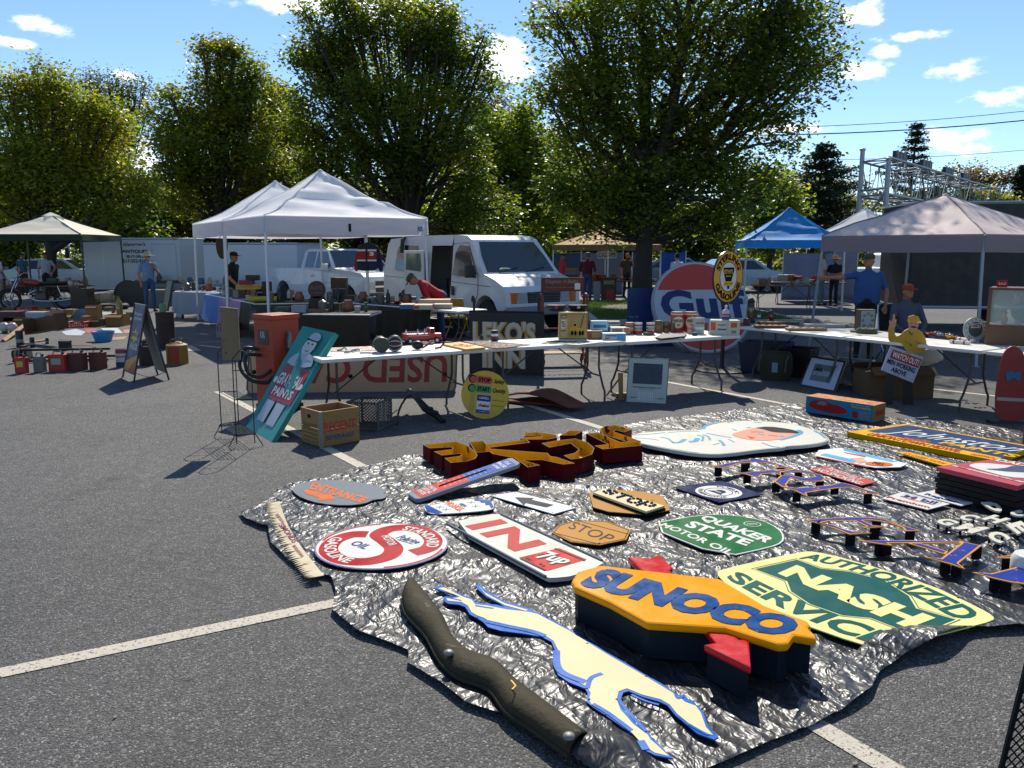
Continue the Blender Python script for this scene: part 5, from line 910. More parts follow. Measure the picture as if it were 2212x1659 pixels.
# black inn sign board with hanging irons
a,b_=G(1014,806),G(1163,812);b_=a+(b_-a)*1.07;hh=UP*.93+Vector((0,.06,0));t,o,f,n=board('inn_sign','black wooden inn sign with yellow-edged white lettering','sign',a,b_,b_+hh,a+hh,mat('board_black','#20201f',.65,.15,5),.05)
YO=mat('outline_yellow','#b88a2c',.5,.12);WL=mat('letter_grey_white','#b9b4a4',.6,.12,worn=('#6b665a',.66,14.))
for m,bo,li in((YO,.075,.003),(WL,.03,.005)):tx(t,o,f,n,"LEKO'S",.05,.90,.50,.86,m,li,bold=bo);tx(t,o,f,n,'INN',.18,.76,.10,.42,m,li,bold=bo)
for x in(.06,.93):mb=MB(o);p=f(x,1);mb.tube([p-UP*.15-n*.03,p+UP*.2-n*.03,p+UP*.23+n*.02,p+UP*.16+n*.05],.022,6);obj('hanging_iron',mb,IRN,t,smooth=50)
mb=MB(o);mb.tube([f(0,1)+UP*.012-n*.02,f(1,1)+UP*.012-n*.02],.016,5);obj('top_rail',mb,IRN,t)
# belt display stand
b=G(1215,790);t=thing('belt_stand','rust-red belt display stand with a lettered header panel','stand',b,R(8));RD=mat('stand_rust','#7a3226',.6,.16,7,worn=('#4f221a',.6,8.))
for s in(-1,1):
    mb=MB();mb.tube(spline([(s*.36,-.16,.08),(s*.36,-.16,.9),(s*.36,-.12,1.12),(s*.36,-.02,1.16),(s*.36,.06,1.1),(s*.36,.1,.9),(s*.36,.12,.08)],6),.022,8);obj('side_frame',mb,RD,t,smooth=60)
    for y in(-.16,.12):mb=MB();mb.lathe([(.012,0),(.016,.04),(.03,.09),(.014,.15),(.026,.2)],(s*.34,y,0),8);obj('leg',mb,RD,t,smooth=60)
mb=MB();mb.box((0,.05,1.31),(.70,.02,.22));hd=obj('header_panel',mb,mat('header_rust','#63251d',.6,.12),t);letters(t,'Dayton V-Belts',lambda x,y:Vector((-.28+.54*x,.04,1.31+.08*y)),mat('header_letter','#8d7565',.6),Vector(),n=Vector((0,-1,0)),bold=.02);letters(t,'the best thing that ever happened',lambda x,y:Vector((-.28+.5*x,.04,1.25+.025*y)),MATS['header_letter'],Vector(),n=Vector((0,-1,0)))
mb=MB();mb.box((.24,.036,1.28),(.09,.004,.1));obj('price_tag',mb,LETW,t)
for z in(.95,.6):mb=MB();mb.tube([(-.36,.05,z),(.36,.05,z)],.014,6);obj('rail',mb,RD,t)
for k in range(4):mb=MB();mb.box((0,-.12+.075*k,.215),(.74,.06,.02));obj('slat',mb,mat('slat_tan','#8f6a48',.6,.15),t)
for k in range(9):mb=MB();mb.tube([(-.3+.075*k,.05,.96),(-.3+.075*k,-.02,.94),(-.3+.075*k,-.03,.98)],.005,5);obj('hook',mb,RD,t)

# ------------------------------------------------------------------ canopies
POST=mat('post_white','#c9ccd0',.4,.06,metal=.2)
def canopy(name,label,c,a,rz,z0,z1,zp,roof,val,p=1.3,wr=.02,post=None,group='pop-up canopies',splay=0.,seed=1,vent=False,truss=True):
    t=thing(name,label,'canopy',(c[0],c[1],0),rz,group);h=a/2;K=[Vector((-h,-h,0)),Vector((h,-h,0)),Vector((h,h,0)),Vector((-h,h,0))]
    for i in range(4):
        A,B=K[i],K[(i+1)%4]
        def fn(s,q):
            e=A.lerp(B,s);P=e.lerp(Vector((0,0,0)),q);z=z1+(zp-z1)*q**p-.05*sin(pi*s)*sin(pi*min(1,q*1.3))*(1-q)
            z+=wr*(float(vn(np.array(P.x*1.7+7*i+seed*3),np.array(P.y*1.7+z*5+seed)))-.5)*sin(pi*min(1,q+.02))*2+wr*.5*sin(26*q+3*s+i)*sin(pi*s)*(q>.2)*q*(1 if i%2==0 else .3)
            return Vector((P.x,P.y,z))
        mb=MB();mb.grid(fn,22,18);obj('roof_panel',mb,roof,t,smooth=60)
        mb=MB();n=Vector(((A+B).x,(A+B).y,0)).normalized()*.012
        mb.grid(lambda s,q:A.lerp(B,s)+n*(1+1.2*sin(9*s+i)*(1-q))+Vector((0,0,z0+(z1-z0)*q-.02*sin(pi*s)*(1-q))),16,3);obj('valance',mb,val,t,smooth=60)
        mb=MB();mb.tube([fn(0,q_)+Vector((0,0,.008))for q_ in np.linspace(0,1,12)],.014,5);obj('hip_seam',mb,val,t,smooth=60)
        f=A*(1+splay);mb=MB();mb.tube([(f.x,f.y,0),(A.x*.985,A.y*.985,z1-.03)],.03,4);mb.box((f.x,f.y,.006),(.09,.09,.012));obj('post',mb,post or POST,t)
        if truss:
            for(s0,s1,u0,u1)in((0,.5,0,1),(0,.5,1,0),(.5,1,0,1),(.5,1,1,0)):
                mb=MB();q=lambda s,u:A.lerp(B,s)*.97+Vector((0,0,z0+.04+(z1-z0-.08)*u));mb.tube([q(s0,u0),q(s1,u1)],.011,4);obj('truss_bar',mb,post or POST,t)
    if vent:mb=MB();mb.lathe([(.42,zp-.17),(.3,zp-.06),(.05,zp+.05),(.001,zp+.06)],(0,0,0),4);obj('vent_cap',mb,roof,t)
    else:mb=MB();mb.lathe([(.07,zp-.05),(.05,zp+.01),(.001,zp+.03)],(0,0,0),8);obj('peak_cap',mb,roof,t,smooth=60)
    return t
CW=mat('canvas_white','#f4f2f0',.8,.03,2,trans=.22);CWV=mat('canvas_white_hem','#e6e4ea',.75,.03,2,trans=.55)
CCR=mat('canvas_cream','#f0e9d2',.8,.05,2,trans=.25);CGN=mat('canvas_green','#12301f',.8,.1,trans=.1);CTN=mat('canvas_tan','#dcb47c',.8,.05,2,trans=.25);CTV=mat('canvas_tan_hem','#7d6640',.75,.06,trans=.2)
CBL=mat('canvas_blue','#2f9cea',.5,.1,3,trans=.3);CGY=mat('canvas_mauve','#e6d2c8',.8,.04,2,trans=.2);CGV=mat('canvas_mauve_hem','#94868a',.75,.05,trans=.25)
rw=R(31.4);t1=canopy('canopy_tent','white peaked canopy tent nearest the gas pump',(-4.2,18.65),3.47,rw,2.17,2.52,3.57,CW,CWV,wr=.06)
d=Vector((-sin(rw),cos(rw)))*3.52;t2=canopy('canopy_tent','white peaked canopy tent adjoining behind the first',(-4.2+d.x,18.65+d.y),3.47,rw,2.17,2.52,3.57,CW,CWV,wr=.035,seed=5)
h=3.47/2
for x,s in((1.55,0),(-.02,1)):  # clip and maker's tag on the near hem
    mb=MB();mb.box((x,-h-.03,2.30),(.14,.006,.14)if not s else(.05,.02,.16));pt=obj('maker_tag' if not s else 'strap',mb,mat('tag_white','#b9c0d0',.5)if not s else BLK,t1)
    if not s:letters(t1,'EZ',lambda a,b:Vector((x-.05+.1*a,-h-.034,2.26+.07*b)),LETB,Vector(),n=Vector((0,-1,0)),bold=.04)
canopy('canopy_tent','cream canopy with dark green hem above the motorcycle',(-14.75,27.0),3.1,R(4),2.13,2.32,2.97,CCR,CGN,p=1.1,vent=True,post=mat('post_green','#2a3a36',.5,.1))
canopy('canopy_tent','small lavender-white canopy far behind the motorcycle',(W(96,540,48).x,48),3.0,R(20),1.95,2.1,2.5,mat('canvas_lavender','#cfc9e0',.75,.04,trans=.4),CWV,p=1.1)
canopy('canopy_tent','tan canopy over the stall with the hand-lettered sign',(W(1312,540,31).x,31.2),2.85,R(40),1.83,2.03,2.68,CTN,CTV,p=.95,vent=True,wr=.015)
canopy('canopy_tent','bright blue canopy with crumpled roof',(8.95,27.3),2.95,R(-9),1.92,2.15,3.18,CBL,CBL,p=1.25,wr=.05,seed=9)
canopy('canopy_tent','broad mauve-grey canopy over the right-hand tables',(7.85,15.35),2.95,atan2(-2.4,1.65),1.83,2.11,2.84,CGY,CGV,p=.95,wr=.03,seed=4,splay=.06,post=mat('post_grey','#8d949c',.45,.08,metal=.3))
canopy('canopy_tent','plain white canopy peak behind the mauve-grey one',(W(1868,480,33).x,33),3.0,R(30),2.1,2.35,3.45,CW,CWV,seed=8)
# ------------------------------------------------------------------ vehicles
VWH=mat('van_white','#cfd1d2',.35,.04,2,coat=.25,worn=('#a9a59c',.70,5.));VGL=glass();TYRE=mat('tyre',(.015,.015,.015),.75,.2,bump=.3);RIM=mat('wheel_rim','#8d8f90',.4,.1,metal=.6);TRIM=mat('dark_trim',(.02,.021,.022),.5);CHR=mat('chrome','#b9bcc0',.18,.05,metal=.9);SEATD=mat('van_interior',(.03,.03,.032),.8)
def clip(P,ax,v,keep_less):
    o=[]
    for i in range(len(P)):
        a,b=P[i],P[(i+1)%len(P)];ia,ib=(a[ax]<=v)==keep_less,(b[ax]<=v)==keep_less
        if ia:o.append(a)
        if ia!=ib:k=(v-a[ax])/(b[ax]-a[ax]);o.append(tuple(a[j]+(b[j]-a[j])*k for j in range(2)))
    return o
def arch(cx,r,z,n=9):return[(cx+r*cos(a),z+r*sin(a))for a in np.linspace(0,pi,n)]
def wheel(t,x,y,r,w=.22):
    M=Matrix.Rotation(R(90),3,'X');mb=MB();mb.lathe([(r*.62,-w/2),(r*.92,-w/2),(r,-w*.32),(r,w*.32),(r*.92,w/2),(r*.62,w/2)],(x,y,r),22,M);ty=obj('wheel',mb,TYRE,t,smooth=40)
    mb=MB();mb.lathe([(.001,-w*.42),(r*.2,-w*.46),(r*.3,-w*.36),(r*.6,-w*.44),(r*.64,-w*.30),(r*.64,w*.3),(r*.6,w*.44),(r*.3,w*.36),(.001,w*.42)],(x,y,r),18,M);obj('rim',mb,RIM,ty,smooth=40)
def body(t,prof,wf,m,holes_r=None,name='body',bevel=.045):
    """prof: side outline (x, z); wf(x, z): half width; holes_r: door opening (x0, x1, z0, z1) left open on the right side"""
    mb=MB();k=len(prof);Lp=[Vector((x,wf(x,z),z))for x,z in prof];Rp=[Vector((x,-wf(x,z),z))for x,z in prof]
    mb.add(Lp+Rp,[(i,(i+1)%k,(i+1)%k+k,i+k)for i in range(k)]);mb.add(Lp,[tuple(range(k-1,-1,-1))])
    if not holes_r:mb.add(Rp,[tuple(range(k))])
    else:
        x0,x1,z0,z1=holes_r;mid=clip(clip(prof,0,x1,True),0,x0,False)
        for P in(clip(prof,0,x0,True),clip(prof,0,x1,False),clip(mid,1,z0,True),clip(mid,1,z1,False)):mb.add([Vector((x,-wf(x,z),z))for x,z in P],[tuple(range(len(P)))])
    o=obj(name,mb,m,t,recalc=not holes_r);
    if holes_r:
        b=bmesh.new();b.from_mesh(o.data);bmesh.ops.remove_doubles(b,verts=b.verts,dist=.002);bmesh.ops.recalc_face_normals(b,faces=b.faces);b.to_mesh(o.data);b.free()
    if bevel and not holes_r:
        md=o.modifiers.new('bevel','BEVEL');md.width=bevel;md.segments=3;md.limit_method='ANGLE';md.angle_limit=R(35)
    for p_ in o.data.polygons:p_.use_smooth=False
    return o
def side(t,wf,pts,m,name,sg=-1,lift=.004,th=.02):
    P=[Vector((x,sg*(wf(x,z)+lift),z))for x,z in pts];mb=MB();mb.prism([p-Vector((0,sg*th,0))for p in P],(0,sg*th,0));return obj(name,mb,m,t,bevel=.004)
def cargo_van():
    th=R(55);nc=Vector((-.31,17.8,0));fw=Vector((cos(-th),sin(-th),0));lf=Vector((-fw.y,fw.x,0));c=nc-fw*2.62+lf*1.0
    t=thing('cargo_van','white cargo van with its side door open','van',c+fw*.12,-th,s=1.05)
    wf=lambda x,z:(1.0 if z<1.15 else 1.0-.15*((z-1.15)/.9)**1.3)-(.05*((x-2.0)/.7)**2 if x>2.0 else 0)
    pr=[(-2.7,.45),(-2.68,1.2),(-2.62,1.9),(-2.5,2.03),(-1.0,2.09),(.7,2.09),(1.1,2.06),(1.28,1.98),(1.93,1.27),(2.3,1.17),(2.6,1.03),(2.68,.93),(2.7,.66),(2.7,.62),(2.46,.42)]+arch(2.0,.42,.42)[1:-1]+[(1.55,.40),(-1.05,.40)]+arch(-1.5,.42,.42)[1:-1]+[(-1.95,.42)]
    body(t,pr,wf,VWH,(-.42,.52,.47,1.86))
    mb=MB();mb.box((-.3,0,.43),(3.6,1.86,.06));obj('load_floor',mb,SEATD,t);mb=MB();mb.box((.62,.2,1.0),(.1,1.3,1.1));obj('bulkhead',mb,SEATD,t)
    for x,y,s in((-.2,.3,.5),(.1,.5,.35),(-.9,.2,.6)):mb=MB();mb.box((x,y,.47+s/2),(s,s*.8,s));obj('cargo_box',mb,mat('cargo_brown','#4d4034',.8,.2),t,bevel=.01)
    # far wall lining, side glass, doors
    side(t,wf,[(-2.1,1.28),(-1.05,1.24),(-.98,1.4),(-1.05,1.86),(-1.95,1.88),(-2.08,1.75)],VGL,'side_window');side(t,wf,[(.66,1.22),(1.62,1.18),(1.6,1.3),(1.22,1.84),(.82,1.87),(.7,1.7)],VGL,'door_window');side(t,wf,[(.66,1.22),(1.62,1.18),(1.6,1.3),(1.22,1.84),(.82,1.87),(.7,1.7)],VGL,'door_window',1)
    mb=MB();mb.tube([(.56,-1.006,.5),(.56,-1.006,1.1),(.6,-.93,1.9),(1.2,-.9,1.92),(1.72,-1.0,1.25),(1.72,-1.008,.88),(1.55,-1.008,.5)],.006,4,closed=True);obj('door_seam',mb,TRIM,t)
    mb=MB();mb.tube([(-2.66,-1.006,1.12),(-.45,-1.006,1.08)],.005,4);obj('crease',mb,TRIM,t);mb=MB();mb.tube([(.54,-1.006,1.08),(2.2,-1.0,1.02)],.005,4);obj('crease',mb,TRIM,t)
    side(t,wf,[(.62,.78),(.72,.78),(.72,.98),(.62,.98)],TRIM,'door_handle')
    mb=MB();mb.box((-.95,-1.06,1.1),(.95,.05,1.3));obj('sliding_door',mb,VWH,t,bevel=.03);side(t,lambda x,z:1.09,[(-1.33,1.3),(-.6,1.27),(-.56,1.4),(-.6,1.68),(-1.26,1.69)],mat('green_glass','#3b5a55',.06,.1,3,coat=.5),'sliding_window')
    # windscreen, hood, lamps, grille
    q=lambda y,s:Vector((1.30+.61*s,y,1.965-.68*s));mb=MB();P=[q(-.72,.05),q(.72,.05),q(.83,.5),q(.88,.98),q(-.88,.98),q(-.83,.5)];nn=Vector((.74,0,.66));mb.prism(P,nn*.012);obj('windscreen',mb,VGL,t,bevel=.004)
    for y in(-.6,.1):mb=MB();mb.tube([q(y,1.0)+nn*.02,q(y+.55,.86)+nn*.025],.008,5);obj('wiper',mb,TRIM,t)
    for x,y,m in((1.92,-.4,'dash_cloth_green'),(1.88,0,'dash_cloth_yellow')):mb=MB();mb.ell((x-.12,y,1.33),(.1,.25,.07),10,6);obj('dash_clutter',mb,mat(m,'#2f6a48' if 'green' in m else '#8a7d2a',.7,.3,20),t)
    for y0,y1,nm,m in((-.42,.42,'grille',TRIM),(-.66,-.44,'headlight',mat('lamp_glass','#9aa4a8',.12,.2,30,coat=.6)),(.44,.66,'headlight',None),(-.84,-.68,'turn_lamp',mat('amber_lamp','#c4641a',.25,.15,30,coat=.4)),(.68,.84,'turn_lamp',None)):
        m=m or MATS['lamp_glass' if nm=='headlight' else 'amber_lamp'];mb=MB();mb.box((2.675,(y0+y1)/2,.80),(.07,y1-y0,.23));g=obj(nm,mb,m,t,bevel=.012)
        if nm=='grille':
            for k in range(4):mb=MB();mb.box((2.715,0,.72+.055*k),(.012,.8,.012));obj('grille_bar',mb,mat('grille_grey','#55585a',.4),g)
            mb=MB();mb.ell((2.72,0,.95),(.01,.09,.035),12,6);obj('badge',mb,CHR,t)
    mb=MB();mb.box((2.72,0,.52),(.16,1.92,.17));obj('front_bumper',mb,mat('bumper_grey','#7b8187',.45,.08),t,bevel=.03);mb=MB();mb.box((-2.74,0,.5),(.14,1.9,.16));obj('rear_bumper',mb,TRIM,t,bevel=.02)
    for sg in(-1,1):mb=MB();mb.box((1.58,sg*1.12,1.32),(.1,.2,.26));mb.box((1.6,sg*1.0,1.28),(.04,.1,.04));obj('wing_mirror',mb,TRIM,t,bevel=.02)
    for x in(2.0,-1.5):
        for y in(-.88,.88):wheel(t,x,y,.37)
    mb=MB();mb.tube([(1.95,-.9,1.25),(1.75,-.92,2.5)],.004,4);obj('antenna',mb,TRIM,t)
    mb=MB();mb.tube([(-1.9,-.3,2.1),(-1.8,-.8,2.1),(-1.75,-.93,2.0),(-1.7,-.99,1.7)],.05,6);obj('roof_strap',mb,mat('strap_green','#33482c',.8),t)
cargo_van()
def pickup(label,c,rz,m,stripe=None,old=False):
    t=thing('pickup_truck',label,'truck',c,rz,'pickup trucks on the lot');wf=lambda x,z:(.98 if z<1.15 else .98-.2*(z-1.15)/.7)-(.06*((x-2.0)/.8)**2 if x>2 else 0)
    if not old:pr=[(-2.85,.55),(-2.85,1.28),(-.75,1.30),(-.68,1.8),(-.5,1.88),(.55,1.88),(1.2,1.32),(2.6,1.22),(2.8,1.1),(2.82,.5),(2.45,.45)]+arch(1.95,.47,.45)[1:-1]+[(1.45,.42),(-1.35,.42)]+arch(-1.85,.47,.45)[1:-1]+[(-2.35,.5)]
    else:pr=[(-2.5,.5),(-2.5,1.05),(-.5,1.08),(-.42,1.62),(-.3,1.7),(.75,1.7),(1.05,1.12),(2.3,1.02),(2.45,.95),(2.45,.45),(2.1,.42)]+arch(1.7,.4,.42)[1:-1]+[(1.28,.40),(-1.15,.40)]+arch(-1.55,.4,.42)[1:-1]+[(-1.97,.45)]
    body(t,pr,wf,m,bevel=.06);zt=1.82 if not old else 1.64;zb=1.30 if not old else 1.1
    for a,b in((-.55,.02),(.08,1.05))if not old else((-.3,.85),):side(t,wf,[(a,zb+.03),(b,zb+.03),(b-(.42 if b>.5 else 0),zt-.02),(a+.04,zt-.02)],VGL,'side_window');side(t,wf,[(a,zb+.03),(b,zb+.03),(b-(.42 if b>.5 else 0),zt-.02),(a+.04,zt-.02)],VGL,'side_window',1)
    q=(lambda y,s:Vector((.58+.6*s,y,1.86-.53*s)))if not old else(lambda y,s:Vector((.77+.27*s,y,1.68-.54*s)));mb=MB();mb.prism([q(-.72,.08),q(.72,.08),q(.85,.95),q(-.85,.95)],(.008,0,.012));obj('windscreen',mb,VGL,t)
    fx=2.83 if not old else 2.46;zg=.86 if not old else .75
    mb=MB();mb.box((fx-.02,0,zg),(.05,1.2,.3));g=obj('grille',mb,TRIM,t)
    mb=MB();mb.box((fx+.01,0,zg),(.02,1.3,.05));obj('grille_bar',mb,CHR,g)
    for y in(-.76,.76):mb=MB();mb.box((fx-.03,y,zg+.03),(.06,.26,.2));obj('headlight',mb,mat('lamp_glass','#9aa4a8',.12),t,bevel=.01)
    mb=MB();mb.box((fx+.02,0,zg-.27),(.14,1.9,.2));obj('front_bumper',mb,CHR if old else mat('bumper_dark','#1c1d1f',.5),t,bevel=.03)
    for sg in(-1,1):mb=MB();mb.box((.95,sg*1.1,1.36 if not old else 1.2),(.1,.2,.2));obj('wing_mirror',mb,m,t,bevel=.02)
    for sg in(-1,1):side(t,wf,[(-.1,1.08 if not old else .9),(.02,1.08 if not old else .9),(.02,1.13 if not old else .95),(-.1,1.13 if not old else .95)],CHR,'door_handle',sg)
    for x in((1.95,-1.85)if not old else(1.7,-1.55)):
        for y in(-.86,.86):wheel(t,x,y,.40 if not old else .35)
    if stripe:
        for sg in(-1,1):side(t,wf,[(-2.45,.72),(2.3,.72),(2.3,.9),(-2.45,.9)],stripe,'side_stripe',sg,.006)
    return t
pickup('white pickup truck nosing out behind the white tents',(-5.15,25.2,0),R(-48),mat('truck_white','#c3cbd6',.3,.04,coat=.4))
pickup('old white pickup with a blue side stripe on the far road',(W(1935,600,36).x,36.5,0),R(8),mat('old_white','#cfd2d2',.4,.05),mat('stripe_blue','#2f6fae',.4),True)
# trailers and distant cars
def trailer(name,label,c,rz,L_,Wd,H_,m,trim,nose=0.,z0=.45,wheels=True,cat='trailer',ribs=8):
    t=thing(name,label,cat,c,rz);mb=MB();base=[(-L_/2,-Wd/2),(L_/2,-Wd/2),(L_/2+nose,0),(L_/2,Wd/2),(-L_/2,Wd/2)]if nose else[(-L_/2,-Wd/2),(L_/2,-Wd/2),(L_/2,Wd/2),(-L_/2,Wd/2)]
    mb.prism([Vector((x,y,z0))for x,y in base],(0,0,H_-z0));obj('box',mb,m,t,bevel=.03);mb=MB();mb.tube([Vector((x*1.003,y*1.003,H_-.03))for x,y in base],.035,4,closed=True);obj('roof_rail',mb,trim,t);mb=MB();mb.tube([Vector((x*1.003,y*1.003,z0+.03))for x,y in base],.035,4,closed=True);obj('floor_rail',mb,trim,t)
    for k in range(1,ribs):x=-L_/2+L_*k/ribs;mb=MB();mb.box((x,-Wd/2-.002,(H_+z0)/2),(.02,.008,H_-z0-.15));obj('panel_seam',mb,trim,t)
    if wheels:
        for x in(-.4,.4):
            for y in(-Wd/2+.1,Wd/2-.1):wheel(t,x,y,.33)
    return t
c=Vector((W(300,580,30).x,30.4,0));t=trailer('box_trailer','white box trailer lettered as an antiques dealer',c,R(3),3.3,2.0,2.26,mat('trailer_white','#aab4ba',.4,.05,2,worn=('#8d9599',.72,4.)),mat('trailer_trim','#b4bcc0',.35,.05,metal=.4),nose=.55,ribs=5)
for s,z,hgt,w,m,sh in(("George's",1.95,.15,.78,mat('sign_maroon','#7c2430',.5),.35),('ANTIQUES',1.72,.13,.9,LETK,0),('BUY-SELL',1.575,.09,.62,LETK,.3),('517-552-9268',1.40,.12,.86,LETK,0)):letters(t,s,lambda x,y:Vector((.12-w/2+w*x,-1.0,z+hgt*y)),m,Vector(),n=Vector((0,-1,0)),lift=.012,bold=.02,shear=sh)
mb=MB();mb.box((1.12,-1.008,1.3),(.8,.012,1.5));dd=obj('side_door',mb,mat('trailer_white',''),t);mb=MB();mb.tube([(.72,-1.016,.55),(.72,-1.016,2.05),(1.52,-1.016,2.05),(1.52,-1.016,.55)],.014,4,closed=True);obj('door_frame',mb,mat('trailer_trim',''),dd)
mb=MB();mb.box((-1.4,-.6,2.3),(.4,.4,.1));obj('roof_vent',mb,mat('trailer_trim',''),t)
for x in(-1.5,1.5):mb=MB();mb.box((x,-1.02,2.22),(.12,.03,.05));obj('marker_lamp',mb,mat('marker_red','#b8281c',.35),t)
trailer('cargo_trailer','white enclosed van body behind the tents',(W(575,600,29).x,29.0,0),R(-14),3.5,2.0,2.08,mat('body_white','#b9c3ca',.4,.04,2),mat('trailer_trim',''),ribs=3,z0=.4)
t=trailer('black_trailer','big black enclosed trailer behind the mauve-grey canopy',(12.6,20.2,0),R(-8),6.4,2.4,2.95,mat('trailer_black',(.012,.012,.013),.55,.1),mat('trailer_rail','#b0b3b5',.4,metal=.3),z0=.5,ribs=2)
def sedan(label,u,v,Y,rz,m,L_=4.4,H_=1.45):
    c=W(u,v,Y);t=thing('parked_car',label,'car',(c.x,Y,0),rz,'cars parked beyond the stalls');wf=lambda x,z:.88 if z<.95 else .88-.25*(z-.95)/.5;k=L_/4.4
    pr=[(-2.2,.4),(-2.2,.92),(-1.75,1.0),(-1.1,H_-.02),(.3,H_),(1.0,.98),(2.0,.86),(2.2,.7),(2.2,.35),(1.75,.33)]+arch(1.38,.36,.33)[1:-1]+[(1.0,.3),(-1.0,.3)]+arch(-1.38,.36,.33)[1:-1]+[(-1.75,.35)]
    body(t,[(x*k,z)for x,z in pr],wf,m,bevel=.07)
    for sg in(-1,1):side(t,wf,[(-1.5*k,1.0),(.75*k,1.0),(.25*k,H_-.07),(-1.05*k,H_-.08)],VGL,'side_window',sg)
    mb=MB();mb.prism([Vector((.33*k,-.62,H_-.04)),Vector((.33*k,.62,H_-.04)),Vector((.97*k,.8,1.0)),Vector((.97*k,-.8,1.0))],(.01,0,.012));obj('windscreen',mb,VGL,t)
    for x in(1.38*k,-1.38*k):
        for y in(-.78,.78):wheel(t,x,y,.31,.2)
    for y in(-.65,.65):mb=MB();mb.box((2.19*k,y,.7),(.04,.3,.14));obj('headlight',mb,mat('lamp_glass',''),t);mb=MB();mb.box((-2.19*k,y,.8),(.04,.3,.12));obj('tail_lamp',mb,mat('marker_red',''),t)
for a in(('maroon car parked behind the white pickup',800,560,41,R(10),mat('car_maroon','#6a1620',.3,.05,coat=.4),4.4,1.9),('silver estate car behind the motorcycle',130,590,38,R(15),mat('car_silver','#9fb0b8',.3,.05,coat=.4)),('dark blue car parked at the left edge of the lot',40,580,43,R(-10),mat('car_navy','#18243e',.3,.05,coat=.4)),
          ('silver car under the trees by the tan canopy',1440,580,41,R(170),mat('car_grey','#6f8088',.3,.05,coat=.4)),('light blue car beyond the giant disc sign',1600,575,37,R(12),mat('car_sky','#7fa0b8',.3,.05,coat=.4)),('dark pickup-height car behind the tan canopy',1250,570,40,R(-8),mat('car_black','#15171a',.3,.05,coat=.4),4.4,1.7),('white car parked under the trees behind the trailer',415,580,44,R(5),mat('car_white','#cfd3d6',.3,.04,coat=.4)),('red car glimpsed behind the white van',1010,560,46,R(20),mat('car_red','#8e1c1c',.3,.05,coat=.4))):sedan(*a)

